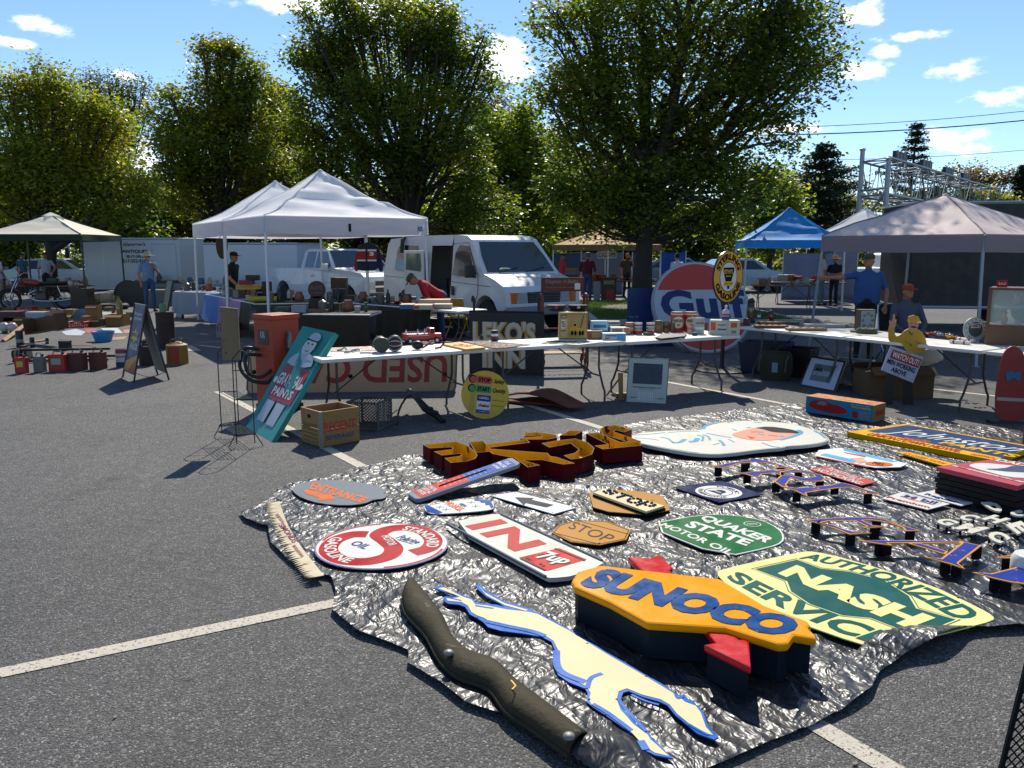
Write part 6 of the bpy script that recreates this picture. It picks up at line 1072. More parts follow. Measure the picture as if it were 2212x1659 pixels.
# ------------------------------------------------------------------ people: one continuous body each, clothing as regions of it
SKIN=mat('skin','#a56f52',.6,.08,12);HAIRG=mat('hair_grey','#6b655e',.8,.2,40);HAIRD=mat('hair_dark','#231a14',.8,.2,40);SHOE=mat('shoe_dark','#241d18',.6,.1)
def limb(mb,p,q,r0,r1,n=10):
    p,q=Vector(p),Vector(q);d=q-p;L_=d.length;mb.tube([p+d*s for s in(0,.33,.66,1)],[r0,r0*.66+r1*.34+.004,r0*.33+r1*.67,r1],n);mb.ell(p,r0,10,6);mb.ell(q,r1,10,6)
def person(label,loc,rz,H,shirt,pants,armR=((-.27,.03,1.13),(-.25,-.06,.88)),armL=((.27,.03,1.13),(.25,-.06,.88)),hat=None,hatm=None,hair=HAIRG,long=False,lean=0.,sit=False,turn=0.,step=.0,beard=None,skirt=False,wide=1.0):
    s=H/1.75;seg=[];mb=MB();hip=Vector((0,0,.93))
    Rl=Matrix.Rotation(lean,3,'X');up=lambda p:hip+Rl@(Vector(p)-hip)
    def add(p,q,r0,r1,tag_):p,q=Vector(p),Vector(q);seg.append((p,q,(r0+r1)/2,tag_));limb(mb,p,q,r0,r1)
    # trunk
    rings=[]
    for z,w,d,y in((.86,.15,.105,.01),(.95,.175*wide,.125*wide,.01),(1.06,.165*wide,.12*wide,-.012),(1.2,.175*wide,.12*wide,-.012),(1.34,.19,.12,0),(1.42,.18,.095,.01),(1.475,.085,.07,.01)):
        rings.append([up((w*cos(a),y+d*sin(a),z))for a in np.linspace(0,2*pi,17)[:-1]])
    mb.loft(rings);seg+=[(up((-.07,0,1.0)),up((-.1,0,1.40)),.12,'shirt'),(up((.07,0,1.0)),up((.1,0,1.40)),.12,'shirt'),(up((0,0,1.0)),up((0,0,1.42)),.12,'shirt'),(up((0,0,.84)),up((0,0,.93)),.14,'pants')]
    # neck and head with nose, jaw, ears
    Rt=Rl@Matrix.Rotation(turn,3,'Z');hc=up((0,-.015,1.635));hd=lambda p:hc+Rt@Vector(p)
    add(up((0,.01,1.44)),up((0,0,1.56)),.056,.052,'skin');mb.ell(hc,(.076,.096,.108),14,10,Rt);mb.ell(hd((0,-.035,-.055)),(.058,.062,.062),10,8,Rt);mb.ell(hd((0,-.102,-.015)),(.013,.022,.028),8,6,Rt)
    for sg in(-1,1):mb.ell(hd((sg*.078,.005,-.01)),(.012,.022,.032),8,6,Rt)
    mb.ell(hd((0,-.09,-.062)),(.024,.014,.008),8,5,Rt)
    seg+=[(hd((0,-.05,-.07)),hd((0,-.06,.03)),.07,'skin'),(hd((0,.06,.02)),hd((0,.05,.07)),.06,'hair'),(hd((0,-.02,.1)),hd((0,.02,.1)),.03,'hair')]
    if beard:seg.append((hd((0,-.10,-.085)),hd((0,-.09,-.06)),.05,'beard'))
    # arms and hands
    for sg,(el,wr)in((-1,armR),(1,armL)):
        sh=up((sg*.185,.01,1.405));el,wr=up(el),up(wr);cut=sh.lerp(el,.68)
        if long:add(sh,el,.062,.046,'shirt');add(el,wr,.045,.034,'shirt')
        else:add(sh,cut,.064,.054,'shirt');add(cut,el,.046,.041,'skin');add(el,wr,.04,.028,'skin')
        d=(wr-el).normalized();side_=d.cross(Vector((0,1,.2))).normalized()*sg;nr=d.cross(side_).normalized()
        pc=wr+d*.045;M=Matrix((side_,nr,d)).transposed();mb.ell(pc,(.04,.018,.05),10,8,M);seg.append((wr,wr+d*.17,.035,'skin'))
        for k,(o_,l)in enumerate(((-.028,.062),(-.009,.074),(.010,.070),(.028,.055))):
            a=wr+d*.085+side_*o_;b=a+d*l*.55+nr*.006;c_=b+d*l*.38+nr*.02;mb.tube([a-d*.02,a,b,c_],[.0095,.0095,.009,.0075],7)
        a=wr+d*.03+side_*-.035;mb.tube([a+side_*.012,a,a+d*.035-side_*.02,a+d*.06-side_*.018+nr*.01],[.012,.012,.0105,.008],7)
    # legs and feet
    for sg in(-1,1):
        hp=Vector((sg*.088,0,.90))
        if sit:kn=Vector((sg*.12,-.42,.95));an=Vector((sg*.12,-.40,.55))
        else:kn=Vector((sg*.10,-.02-sg*step*.5,.49));an=Vector((sg*.105,.02-sg*step,.085))
        add(hp,kn,.088,.062,'pants');add(kn,an,.062,.047,'pants');ft=an+Vector((sg*.015,-.15,-.045));add(an-Vector((0,-.02,.045)),ft,.042,.036,'shoe')
    off=Vector((0,0,0))
    V=[v*s for v in mb.v];tmp=bpy.data.meshes.new('tmp');tmp.from_pydata(V,[],mb.f);ob=bpy.data.objects.new('tmp',tmp);col.objects.link(ob)
    m=ob.modifiers.new('r','REMESH');m.mode='VOXEL';m.voxel_size=.0125;m2=ob.modifiers.new('s','SMOOTH');m2.factor=.5;m2.iterations=2
    dg=bpy.context.evaluated_depsgraph_get();me=bpy.data.meshes.new_from_object(ob.evaluated_get(dg));bpy.data.objects.remove(ob);bpy.data.meshes.remove(tmp)
    names=['skin','shirt','pants','hair','shoe','beard'];me.materials.clear()
    for x in(SKIN,shirt,pants,hair,SHOE,beard or HAIRG):me.materials.append(x)
    k=len(me.polygons);ctr=np.zeros(k*3);me.polygons.foreach_get('center',ctr);ctr=ctr.reshape(-1,3)/s;best=np.full(k,9.);idx=np.zeros(k,int)
    for p,q,r,tg in seg:
        p,q=np.array(p),np.array(q);d=q-p;tt=np.clip(((ctr-p)@d)/(d@d+1e-9),0,1);ds=np.linalg.norm(ctr-(p+tt[:,None]*d),axis=1)/r;w=ds<best;best[w]=ds[w];idx[w]=names.index(tg)
    me.polygons.foreach_set('material_index',idx.astype(np.int32));me.polygons.foreach_set('use_smooth',[True]*k);me.name='body'
    t=thing('person',label,'person',loc,rz);b=bpy.data.objects.new('body',me);col.objects.link(b);b.parent=t
    # eyes and headwear
    for sg in(-1,1):e=MB();e.ell(hd((sg*.031,-.088,.012))*s,(.011*s,.008*s,.006*s),8,5,Rt);obj('eye',e,BLK,t)
    if hat:
        e=MB();cr=lambda pr,sx=1,sy=1:e.lathe([(r_*s,z_*s)for r_,z_ in pr],hd((0,.005,0))*s,20,Rt,sx,sy)
        if hat=='cap':cr([(.092,.035),(.094,.06),(.085,.1),(.05,.128),(.001,.135)],.9,1.12);P=[hd((x,y,.045))*s for x,y in((-.075,-.07),(-.065,-.15),(0,-.185),(.065,-.15),(.075,-.07))];e.prism(P,Rt@Vector((0,.0,.01)))
        elif hat=='beret':cr([(.1,.04),(.115,.06),(.1,.1),(.001,.125)],.9,1.15);P=[hd((x,y,.045))*s for x,y in((-.06,-.08),(-.04,-.14),(.04,-.14),(.06,-.08))];e.prism(P,Rt@Vector((0,0,.008)))
        else:cr([(.205,.030),(.2,.045),(.1,.052),(.095,.12),(.075,.15),(.001,.152)],.95,1.1)
        obj('hat',e,hatm,t,smooth=50)
    return t
JEAN=mat('jeans_blue','#2f4a74',.8,.18,14);KHAKI=mat('khaki_cloth','#8d836f',.8,.1,10);DARKP=mat('dark_trousers','#17181b',.8,.1)
cl=lambda n,h:mat('cloth_'+n,h,.85,.1,12,bump=.2,bs=60)
person('man in a wide brim hat, blue tee and jeans holding his chin',G(326,673),R(38),1.76,cl('bluegrey','#6f83a3'),JEAN,armL=((.28,-.05,1.15),(.1,-.2,1.36)),hat='brim',hatm=cl('hatstone','#a39c88'),beard=mat('beard_white','#a8a49c',.8,.1),turn=R(10),step=.06)
person('man in a lavender polo and shorts with a hand on his hip',G(2,668),R(150),1.78,cl('lavender','#a3abd8'),KHAKI,armR=((-.36,.08,1.17),(-.2,-.1,1.02)),armL=((.36,.1,1.2),(.2,.0,1.02)),hair=HAIRD,wide=1.2)
person('man in a grey tee and cap browsing behind the motorcycle',W(101,650,32)*Vector((1,1,0))if False else Vector((W(101,600,32).x,32,0)),R(15),1.74,cl('grey','#9d9d9d'),DARKP,hat='cap',hatm=cl('capbrown','#3d3026'),armL=((.32,.05,1.18),(.22,-.1,.95)))
person('man in a teal shirt and dark cap at the far left stall',Vector((W(52,600,34).x,34,0)),R(170),1.72,cl('teal','#2a4a5c'),DARKP,hat='cap',hatm=cl('capblack','#15161a'),lean=-.0)
person('man in a black tee and black cap behind the tent table',Vector((W(508,600,20.8).x-.1,20.8,0)),R(75),1.80,cl('black','#0f1014'),DARKP,armR=((-.25,-.1,1.14),(-.22,-.32,.98)),armL=((.27,.12,1.16),(.2,-.02,.98)),hat='cap',hatm=cl('capblack',''),lean=.12,hair=HAIRD)
person('man in a red shirt and camouflage cap bending by the van door',Vector((W(925,600,17.0).x+.25,17.1,0)),R(-75),1.70,cl('red','#a51e28'),JEAN,lean=1.0,armR=((-.22,-.2,1.15),(-.12,-.3,.95)),armL=((.22,-.2,1.15),(.12,-.3,.95)),hat='cap',hatm=mat('camo_cloth','#4a4636',.85,.3,30),beard=mat('beard_brown','#5a4a3c',.8))
person('man in a bright red shirt at the tan stall',Vector((W(1214,600,30.5).x,30.5,0)),R(95),1.72,cl('scarlet','#c22f38'),DARKP,armR=((-.22,-.15,1.15),(-.2,-.38,1.12)),armL=((.24,-.15,1.15),(.2,-.38,1.15)),hat='cap',hatm=cl('capnavy','#1c2234'))
person('man in a burgundy sweater, jeans and green cap seen from behind',G(1268,654),R(165),1.76,cl('burgundy','#5a1626'),JEAN,armL=((.28,-.06,1.14),(.2,-.25,1.08)),armR=((-.28,.02,1.14),(-.22,-.2,1.1)),hat='beret',hatm=cl('capgreen','#4a5a4c'),long=True,turn=R(25))
person('dark haired person in olive raising a hand under the tan canopy',Vector((W(1354,600,32.5).x,32.5,0)),R(20),1.74,cl('olive','#3c3a28'),DARKP,armL=((.28,-.08,1.16),(.08,-.18,1.5)),hair=HAIRD)
person('person in a white tee walking past the island tree',Vector((W(1462,600,26.5).x,26.5,0)),R(-150),1.76,cl('white','#d8d8e4'),mat('pale_trousers','#a8a8b8',.8,.08),armL=((.3,.05,1.13),(.3,-.05,.88)),hair=HAIRD,step=.12)
person('man in a cream tee, jeans and green cap under the blue canopy',G(1772,660),R(80),1.78,cl('cream','#c9b9a8'),mat('jeans_faded','#5d7078',.8,.15),armR=((-.24,-.05,1.13),(-.2,-.12,.9)),hat='cap',hatm=cl('capmint','#2f7a68'),step=.08)
person('woman in a straw sun hat and dark vest beside the green-capped man',G(1799,661),R(-50),1.64,cl('vest','#1d1f24'),DARKP,armR=((-.26,-.08,1.14),(-.1,-.28,1.1)),armL=((.26,-.08,1.14),(.1,-.28,1.12)),hat='brim',hatm=mat('straw','#c79a3c',.8,.15,40),hair=HAIRD)
person('big man in a blue tee and black trousers reaching an arm out',G(1863,775),R(-18),1.79,cl('blue','#2f4f80'),DARKP,armR=((-.42,-.08,1.36),(-.66,-.2,1.36)),armL=((.30,.03,1.14),(.29,-.05,.9)),hat='cap',hatm=mat('camo_cloth',''),wide=1.22,turn=R(-25),hair=HAIRD)
person('seated man in a grey hooded top and orange cap behind the table',G(1993,800)+Vector((.1,.9,-.47)),R(0),1.76,cl('hoodie','#4d4f5c'),DARKP,hat='cap',hatm=cl('caporange','#9c3f1e'),long=True,armR=((-.27,-.1,1.14),(-.14,-.3,1.0)),armL=((.27,-.1,1.14),(.14,-.3,1.0)),sit=True,turn=R(15))

# ------------------------------------------------------------------ goods: builders
def span(z,x0,x1,yb,yt,h=0.):
    p0,p1=G(*z(x0,yb),h),G(*z(x1,yb),h);return p0,p1,max(.01,W(*z((x0+x1)/2,yt),(p0.y+p1.y)/2).z-h)
def M_(h,rough=.5,**k):return mat('paint_'+h.strip('#')+('' if rough==.5 else '_%d'%(rough*100)),h,rough,**k)
def tin(label,sp,m,bands=(),text=None,lid=None,name='tin_can',cat='can',group=None,n=20,neck=None,k=1.):
    p0,p1,h=sp;r=(p1-p0).length/2*k;c=(p0+p1)/2+Vector((0,r,0));t=thing(name,label,cat,c,0,group)
    mb=MB();mb.lathe([(r*.97,0),(r,.006),(r,h-.006),(r*.97,h),(r*.9,h),(r*.88,h-.006),(.001,h-.006)]if not neck else[(r*.95,0),(r,.01),(r,h*.62),(r*.8,h*.74),(r*.32,h*.82),(r*.3,h)],(0,0,0),n);obj('body',mb,m,t,smooth=35)
    for z0,z1,bm in bands:mb=MB();mb.lathe([(r*1.006,z0*h),(r*1.006,z1*h)],(0,0,0),n);o=obj('label_band',mb,bm,t,smooth=35)
    if lid:mb=MB();mb.lathe([(r*.9,h-.004),(r*.9,h+.012),(.001,h+.014)],(0,0,0),n)if not neck else mb.lathe([(r*.36,h-.01),(r*.36,h+.02),(.001,h+.022)],(0,0,0),12);obj('lid',mb,lid,t,smooth=35)
    if text:
        s,z0,z1,w,tm=text;letters(t,s,lambda x,y:Vector((r*1.01*sin((x-.5)*w),-r*1.01*cos((x-.5)*w),h*(z0+(z1-z0)*y))),tm,Vector(),n=Vector((0,-1,0)),lift=.002,bold=.03)
    return t
def carton(label,sp,depth,m,prints=(),texts=(),top=None,name='carton',cat='box',group=None,endtexts=(),endm=None,bevel=.002,flap=False,lid=None,side_left=False):
    p0,p1,h=sp;e=(p1-p0);e.z=0;w=e.length;d=e.normalized();n=Vector((d.y,-d.x,0));t=thing(name,label,cat,p0,atan2(d.y,d.x),group)
    mb=MB();mb.box((w/2,depth/2,h/2),(w,depth,h));obj('body',mb,m,t,bevel=bevel)
    for i_,(a,b,c,dd,pm)in enumerate(prints):y_=-.0015-.0008*i_;mb=MB();mb.sheet([(w*a,y_,h*c),(w*b,y_,h*c),(w*b,y_,h*dd),(w*a,y_,h*dd)]);obj('print',mb,pm,t)
    for s,a,b,c,dd,pm in texts:letters(t,s,lambda x,y:Vector((w*(a+(b-a)*x),-.007,h*(c+(dd-c)*y))),pm,Vector(),n=Vector((0,-1,0)),lift=.0,bold=.03)
    X=0 if side_left else w;sx=-1 if side_left else 1
    if endm:mb=MB();mb.box((X+sx*.001,depth/2,h/2),(.002,depth*.98,h*.98));obj('end_print',mb,endm,t)
    for s,a,b,c,dd,pm in endtexts:letters(t,s,(lambda x,y:Vector((X-.004,depth*(1-(a+(b-a)*x)),h*(c+(dd-c)*y))))if side_left else(lambda x,y:Vector((X+.004,depth*(a+(b-a)*x),h*(c+(dd-c)*y)))),pm,Vector(),n=Vector((sx,0,0)),lift=0)
    if top:mb=MB();mb.box((w/2,depth/2,h+.001),(w*.99,depth*.98,.002));obj('top_print',mb,top,t)
    if lid:mb=MB();mb.box((w/2,depth/2,h+.0),(w*1.02,depth*1.02,h*.25));obj('lid',mb,lid,t,bevel=bevel)
    if flap:
        for sgn,y0 in((1,0),(-1,depth)):mb=MB();mb.box((w/2,y0-sgn*depth*.12,h+.03),(w*.96,depth*.3,.006),M=Matrix.Rotation(sgn*R(35),3,'X'));obj('flap',mb,m,t)
    return t
def jug(label,sp,depth,m,patch_m=None,group='old oil cans in a row',cap=None):
    p0,p1,h=sp;e=p1-p0;w=e.length;t=thing('oil_can',label,'can',p0,atan2(e.y,e.x),group);hb=h*.86
    mb=MB();mb.box((w/2,depth/2,hb/2),(w,depth,hb));obj('body',mb,m,t,bevel=.008);mb=MB();mb.tube([(w*.2,depth/2,hb),(w*.25,depth/2,hb+.05),(w*.7,depth/2,hb+.05),(w*.75,depth/2,hb)],.008,6);obj('handle',mb,TRIM,t,smooth=60)
    mb=MB();mb.lathe([(.022,0),(.022,.035),(.001,.037)],(w*.85,depth*.35,hb),10);obj('spout_cap',mb,cap or TRIM,t)
    if patch_m:mb=MB();mb.sheet([(w*.2,-.003,hb*.4),(w*.8,-.003,hb*.42),(w*.8,-.003,hb*.78),(w*.2,-.003,hb*.76)]);obj('label_patch',mb,patch_m,t)
    return t
TZ=.742
# ---- first white table
def paper(label,z,s,m,h=TZ,name='paper_print',cat='print',th=.003,extra=()):
    P=pl(z,s,h+th);c=sum(P,Vector())/len(P);o=Vector((c.x,c.y,h));t=thing(name,label,cat,o);mb=MB(o);mb.prism([p-UP*th for p in P],UP*th);obj('sheet',mb,m,t)
    for(q,em)in extra:mb=MB(o);PP=[p+UP*.0012 for p in pl(z,q,h+th)];mb.sheet(PP if area2(PP)>0 else PP[::-1]);obj('print',mb,em,t)
    return t,o
paper('colourful comic print lying on the table by the pump',zG,'990,440 1330,428 1370,462 1010,470',mat('comic_print','#a88d7a',.5,.5,18,worn=('#7a2f2a',.56,14.),worn2=('#d0cbb8',.55,20.)))
for i,(x,y)in enumerate(((1095,468),(1150,488),(1205,470),(1285,487),(1398,478))):
    p=G(*zG(x,y),TZ);t=thing('chrome_fitting',('small bent chrome tap','slim chrome rod piece','tiny chrome ring piece','flat oval chrome ring','short chrome knob fitting')[i]+' lying on the table by the pump','fitting',p,group='chrome fittings on the table');mb=MB();
    if i==3:mb.tube([(.06*cos(a),.03*sin(a),.008)for a in np.linspace(0,2*pi,17)[:-1]],.006,6,closed=True)
    elif i==4:mb.lathe([(.03,0),(.03,.03),(.018,.04),(.018,.07),(.028,.08),(.001,.1)],(0,0,0),12)
    else:mb.tube([(-.05,0,.01),(0,.01*i,.016),(.03,.02,.02+.02*(i==0)),(.06,.01,.012)],[.008,.012,.01,.007],7)
    obj('piece',mb,CHR,t,smooth=60)
def lying(label,zf,xc,yb,L_,r,ang,m,endm,name='tin_drum',h=TZ):
    p=G(*zf(xc,yb),h)+UP*r;t=thing(name,label,'tin',p-UP*r);M=Matrix.Rotation(ang,3,'Z')@Matrix.Rotation(R(90),3,'Y');mb=MB();mb.lathe([(r*.96,-L_/2),(r,-L_/2+.006),(r,L_/2-.006),(r*.96,L_/2)],(0,0,r),24,M);obj('body',mb,m,t,smooth=35)
    mb=MB();mb.lathe([(r*.9,L_/2+.001),(r*.86,L_/2-.002),(.001,L_/2-.002)],(0,0,r),24,M);obj('end',mb,endm,t,smooth=35);return t,M,r
lying('dark green tin drum lying on its side on the table',zG,1408,474,.16,.085,R(-75),M_('#2c3326'),M_('#3a402f'))
t,M,r=lying('round black tin with red and white ball pattern',zG,1518,470,.05,.092,R(-80),M_('#191717'),M_('#3c1f20'),'round_tin')
mb=MB();mb.tube([M@Vector((.08*cos(a),.08*sin(a),.03))+UP*r for a in np.linspace(0,2*pi,25)[:-1]],.004,5,closed=True);obj('white_ring',mb,LETW,t)
for k in(-1,1):mb=MB();mb.tube([M@Vector((.075*cos(a)*.4*k+k*.0,.075*sin(a),.031))+UP*r for a in np.linspace(-pi/2,pi/2,9)],.004,5);obj('white_line',mb,LETW,t)
# toy fire engine
p=G(*zC(480,1368),TZ);q=G(*zC(850,1352),TZ);d=q-p;L_=d.length;t=thing('toy_fire_engine','red pressed-steel toy fire engine with white ladders','toy',p,atan2(d.y,d.x));TR=mat('toy_red','#a81a1f',.35,.08,coat=.2)
mb=MB();mb.box((L_*.33,.09,.085),(L_*.66,.15,.075));obj('bed',mb,TR,t,bevel=.008);mb=MB();mb.box((L_*.72,.09,.12),(L_*.15,.15,.13));cb=obj('cab',mb,TR,t,bevel=.012);mb=MB();mb.box((L_*.88,.09,.085),(L_*.22,.11,.065));obj('hood',mb,TR,t,bevel=.015);mb=MB();mb.box((L_*.72,.014,.15),(L_*.09,.004,.05));obj('window',mb,VGL,cb);mb=MB();mb.box((L_*.5,.09,.045),(L_*.98,.13,.02));obj('chassis',mb,TRIM,t)
for y in(.0,.18):
    mb=MB();
    for z in(.10,.135):mb.tube([(.04,y,z),(L_*.6,y,z)],.003,5)
    for k in range(9):mb.tube([(.05+k*L_*.065,y,.10),(.05+k*L_*.065,y,.135)],.002,4)
    obj('ladder',mb,LETW,t)
for x in(.14,.84):
    for y in(.02,.16):mb=MB();mb.lathe([(.02,-.015),(.034,-.015),(.036,0),(.034,.015),(.02,.015)],(L_*x,y,.036),14,Matrix.Rotation(R(90),3,'X'));w=obj('wheel',mb,TYRE,t,smooth=40);mb=MB();mb.lathe([(.018,-.017),(.018,.017)],(L_*x,y,.036),10,Matrix.Rotation(R(90),3,'X'));obj('hub',mb,LETW,w)
for x,y in((.05,.03),(.35,.03),(.55,.06),(.62,.1)):mb=MB();mb.lathe([(.008,0),(.012,.03),(.006,.05)],(L_*x,y,.125),8);obj('fitting',mb,CHR,t)
o=G(*zC(600,1415),TZ);t=thing('foot_pedal','red and black metal foot pedal on the first table','pedal',o);mb=MB();mb.ell((0,0,.05),(.07,.05,.05),12,8);obj('housing',mb,M_('#1a191a'),t,smooth=60);mb=MB();mb.ell((.12,-.02,.06),(.09,.03,.012),14,6,Matrix.Rotation(R(-35),3,'Y'));obj('pad',mb,M_('#7c2b2c'),t,smooth=60);mb=MB();mb.tube([(.2,0,.012),(.26,.02,.02),(.3,.04,.07),(.27,.02,.09)],.012,7);obj('lever',mb,M_('#7c2b2c'),t,smooth=60)
t,o=paper('yellow tin plate with a red emblem on the first table',zC,'845,1362 1010,1340 1258,1395 1070,1412',mat('plate_amber','#d29a1c',.4,.06),th=.02,name='tin_plate',cat='plate');letters(t,'CROSS',qd(zC,'930,1375 1090,1395 1150,1378 1000,1360',TZ+.02),LETR,o)
paper('glossy wrapped poster with orange print on the second table',zC,'1035,1335 1240,1330 1700,1368 1440,1398 1330,1400',mat('poster_print','#b09a86',.2,.4,12,worn=('#9a4030',.56,9.),worn2=('#c98d3a',.6,8.)),th=.006)
t,o=paper('white poster with bold black lettering on the second table',zD,'10,1300 260,1272 700,1290 420,1322',LETW,th=.004);letters(t,'SALE DAYS',qd(zD,'60,1308 430,1312 560,1294 240,1284',TZ+.004),LETK,o,bold=.04)
paper('small white sheet with red print beside the truck carton',zD,'560,1292 690,1280 840,1288 700,1300',mat('sheet_red','#cdbfb0',.5,.3,20))
tin('black tin with a small red label on the second table',span(zC,1310,1380,1335,1242,TZ),M_('#201c1a'),[(.25,.5,M_('#2a3550')),(.5,.75,LETW)],('HI-HEAT',.3,.45,1.4,LETR),lid=M_('#2b2723'))
tin('tiny dark brown bottle on the second table',span(zC,1198,1238,1322,1272,TZ),M_('#2a1812'),name='bottle',cat='bottle',neck=True)
# truck carton with two caps
KR=mat('kraft_yellow','#c9a968',.6,.08);p0,p1,h=span(zD,240,502,1275,1018,TZ)
t=carton('yellow truck carton with a crane truck picture',(p0,p1,h),.2,KR,[(.02,.98,.03,.95,mat('kraft_frame','#4a3a22',.6)),(.04,.96,.06,.92,mat('kraft_pale','#c2a25c',.6,.1)),(.30,.94,.08,.9,mat('kraft_mid','#a88a4a',.6,.2,10)),(.06,.28,.78,.9,M_('#3a2a22')),(.08,.22,.42,.72,LETW)],[('TONKA',.08,.26,.81,.87,LETW),('MIGHTY',.09,.21,.62,.68,LETK),('TONKA',.09,.21,.54,.60,LETK),('CRANE',.09,.21,.46,.52,LETK),('NO. 3940',.07,.22,.3,.36,LETK)],endm=mat('kraft_side','#b8975a',.6,.08),endtexts=[('Tonka',.15,.5,.3,.42,LETK)],side_left=True)
w=(p1-p0).length
def onf(pts,m,nm,y=-.0065):mb=MB();mb.sheet([(w*a,y,h*b)for a,b in pts]);obj(nm,mb,m,t)
onf([(.36,.28),(.86,.28),(.86,.42),(.66,.44),(.64,.62),(.48,.62),(.46,.46),(.36,.44)],mat('truck_yellow','#c9972c',.5),'truck_picture');onf([(.5,.5),(.6,.5),(.6,.58),(.52,.58)],LETK,'picture_window',-.0075);onf([(.74,.44),(.78,.44),(.88,.88),(.84,.88)],M_('#5a4a2c'),'picture_crane')
for x in(.46,.58,.74,.84):onf([(x+.045*cos(a),.25+.09*sin(a))for a in np.linspace(0,2*pi,13)[:-1]],LETK,'picture_wheel',-.008)
for i,(x0,x1,lab,bm)in enumerate(((108,325,'olive peaked uniform cap with a round red badge',M_('#a8322c')),(322,522,'black peaked uniform cap with a silver badge',CHR))):
    c=(G(*zD((x0+x1)/2,1012),TZ+h)+Vector((0,.1,0)));t2=thing('uniform_cap',lab,'cap',c,group='caps on the truck carton');cm=M_('#3a3529' if i==0 else '#17171b',.8);mb=MB();mb.lathe([(.095,0),(.1,.03),(.135,.06),(.125,.078),(.001,.085)],(0,0,0),20,sy=.9);obj('crown',mb,cm,t2,smooth=45);mb=MB();mb.prism([(x,y,.004)for x,y in((-.085,-.06),(-.07,-.13),(0,-.155),(.07,-.13),(.085,-.06))],(0,0,.006));obj('peak',mb,TRIM,t2);mb=MB();mb.ell((.0,-.112,.055),(.024,.008,.024),10,6);obj('badge',mb,bm,t2,smooth=60)
# boxes, cans and tins on the third table
carton('model kit box with a blue car picture',span(zD,540,695,1190,1100,TZ+.09),.12,M_('#7fb0c8'),[(.04,.96,.1,.9,M_('#9cc8d8')),(.12,.9,.3,.62,M_('#1f6f9a'))],group='model kit boxes');carton('orange and brown model kit box under the blue car box',span(zD,505,645,1268,1192,TZ),.14,M_('#8a6040'),[(.3,.9,.15,.8,M_('#b08a50')),(.02,.28,.1,.9,M_('#a8402c'))],group='model kit boxes')
carton('pale blue model kit box lying flat',span(zD,648,865,1280,1215,TZ),.14,M_('#b8c4c4'),[(.6,.98,.05,.95,M_('#4f9ac0'))],[('52 FORD PICKUP',.1,.58,.55,.8,LETB),('KIT',.1,.3,.2,.4,LETK)],group='model kit boxes');carton('white model kit box with a picture strip',span(zD,725,900,1215,1160,TZ+.02),.14,M_('#cfc9bd'),[(.05,.6,.1,.8,M_('#7a6a5a')),(.7,.98,.1,.9,M_('#b8644a'))],group='model kit boxes');carton('greyish white box behind the model kits',span(zD,692,808,1160,1102,TZ+.06),.1,M_('#b5afa8'),texts=[('FLASHMAN',.1,.9,.6,.8,LETK)],group='model kit boxes')
tin('pink plaid tin beside the model kits',span(zD,862,944,1225,1125,TZ),M_('#b07a66'),[(.1,.3,M_('#9c4a3c')),(.45,.6,M_('#c9a98c')),(.72,.85,M_('#9c4a3c'))],lid=M_('#8a6a55'))
for x0,lab in((945,'white oil can with red base beside the plaid tin'),(1060,'white oil can with red base beside the brass tins')):
    tin(lab,span(zD,x0,x0+76,1226,1117,TZ),M_('#d2cfc6'),[(.0,.34,mat('can_red','#b3262a',.4,coat=.15)),(.42,.6,M_('#3a7a54')),(.7,.85,M_('#a8302c'))],('MOTOR OIL',.48,.56,1.5,LETW),group='oil cans on the third table')
tin('tarnished brass tin next to the tall red cans',span(zD,1140,1205,1208,1106,TZ),M_('#6a4f22',.45),[(.3,.7,M_('#7d6330'))],lid=M_('#5a4520'));tin('second tarnished brass tin beside the first',span(zD,1210,1272,1206,1105,TZ),M_('#7a5a26',.45),[(.3,.7,M_('#5d4620'))],('PURE',.42,.58,1.2,LETK));tin('small dark red glass tumbler among the tins',span(zD,1275,1325,1205,1118,TZ),M_('#6d4436',.3))
for x0,lab in((1290,'tall red can with cream oval, left of the pair'),(1416,'tall red can with cream oval, right of the pair')):
    t=tin(lab,span(zD,x0,x0+122,1204,1026,TZ),mat('can_red',''),[(.9,.97,M_('#d8c9a0'))],group='tall red oil cans',lid=M_('#7a2a22'));p0,p1,h=span(zD,x0,x0+122,1204,1026,TZ);r=(p1-p0).length/2
    cyf=lambda a,z,k=1.012:Vector((r*k*sin(a),-r*k*cos(a),h*z));mb=MB();mb.grid(lambda s,q:cyf((s-.5)*2*.98*sqrt(max(0,1-(2*q-1)**2)),.2+.62*q),12,14);obj('cream_oval',mb,M_('#d8cda8'),t);letters(t,'VEEDOL',lambda x,y:cyf((x-.5)*1.7,.52+.15*y,1.03),LETK,Vector(),n=Vector((0,-1,0)),lift=.001,bold=.03);letters(t,'V',lambda x,y:cyf((x-.5)*.6,.3+.14*y,1.03),LETR,Vector(),n=Vector((0,-1,0)),lift=.001,bold=.04)
tin('small pink can in front of the tall red cans',span(zD,1440,1488,1220,1146,TZ),M_('#c9a088'),[(.5,.8,M_('#b8705c'))]);t=tin('grey can with an orange wedge emblem',span(zD,1497,1605,1220,1072,TZ),M_('#a8b0a4'),[(.28,.42,M_('#e0ded2'))],('OILZUM',.62,.74,1.5,LETR))
carton('tiny slate-blue box in front of the wedge can',span(zD,1486,1530,1236,1206,TZ),.05,M_('#333c46'));tin('flat green dish in front of the oil cans',span(zD,1030,1112,1236,1208,TZ),M_('#4a5a34'),name='dish',cat='dish')
t,o=paper('stack of thin black trays on the third table',zD,'1140,1250 1200,1218 1430,1215 1410,1240 1200,1262',M_('#1b1715'),th=.025,name='tray_stack',cat='tray');paper('yellowish paper under the black trays',zD,'1120,1252 1180,1240 1400,1262 1250,1270',mat('paper_olive','#8d8a5a',.6,.4,18))
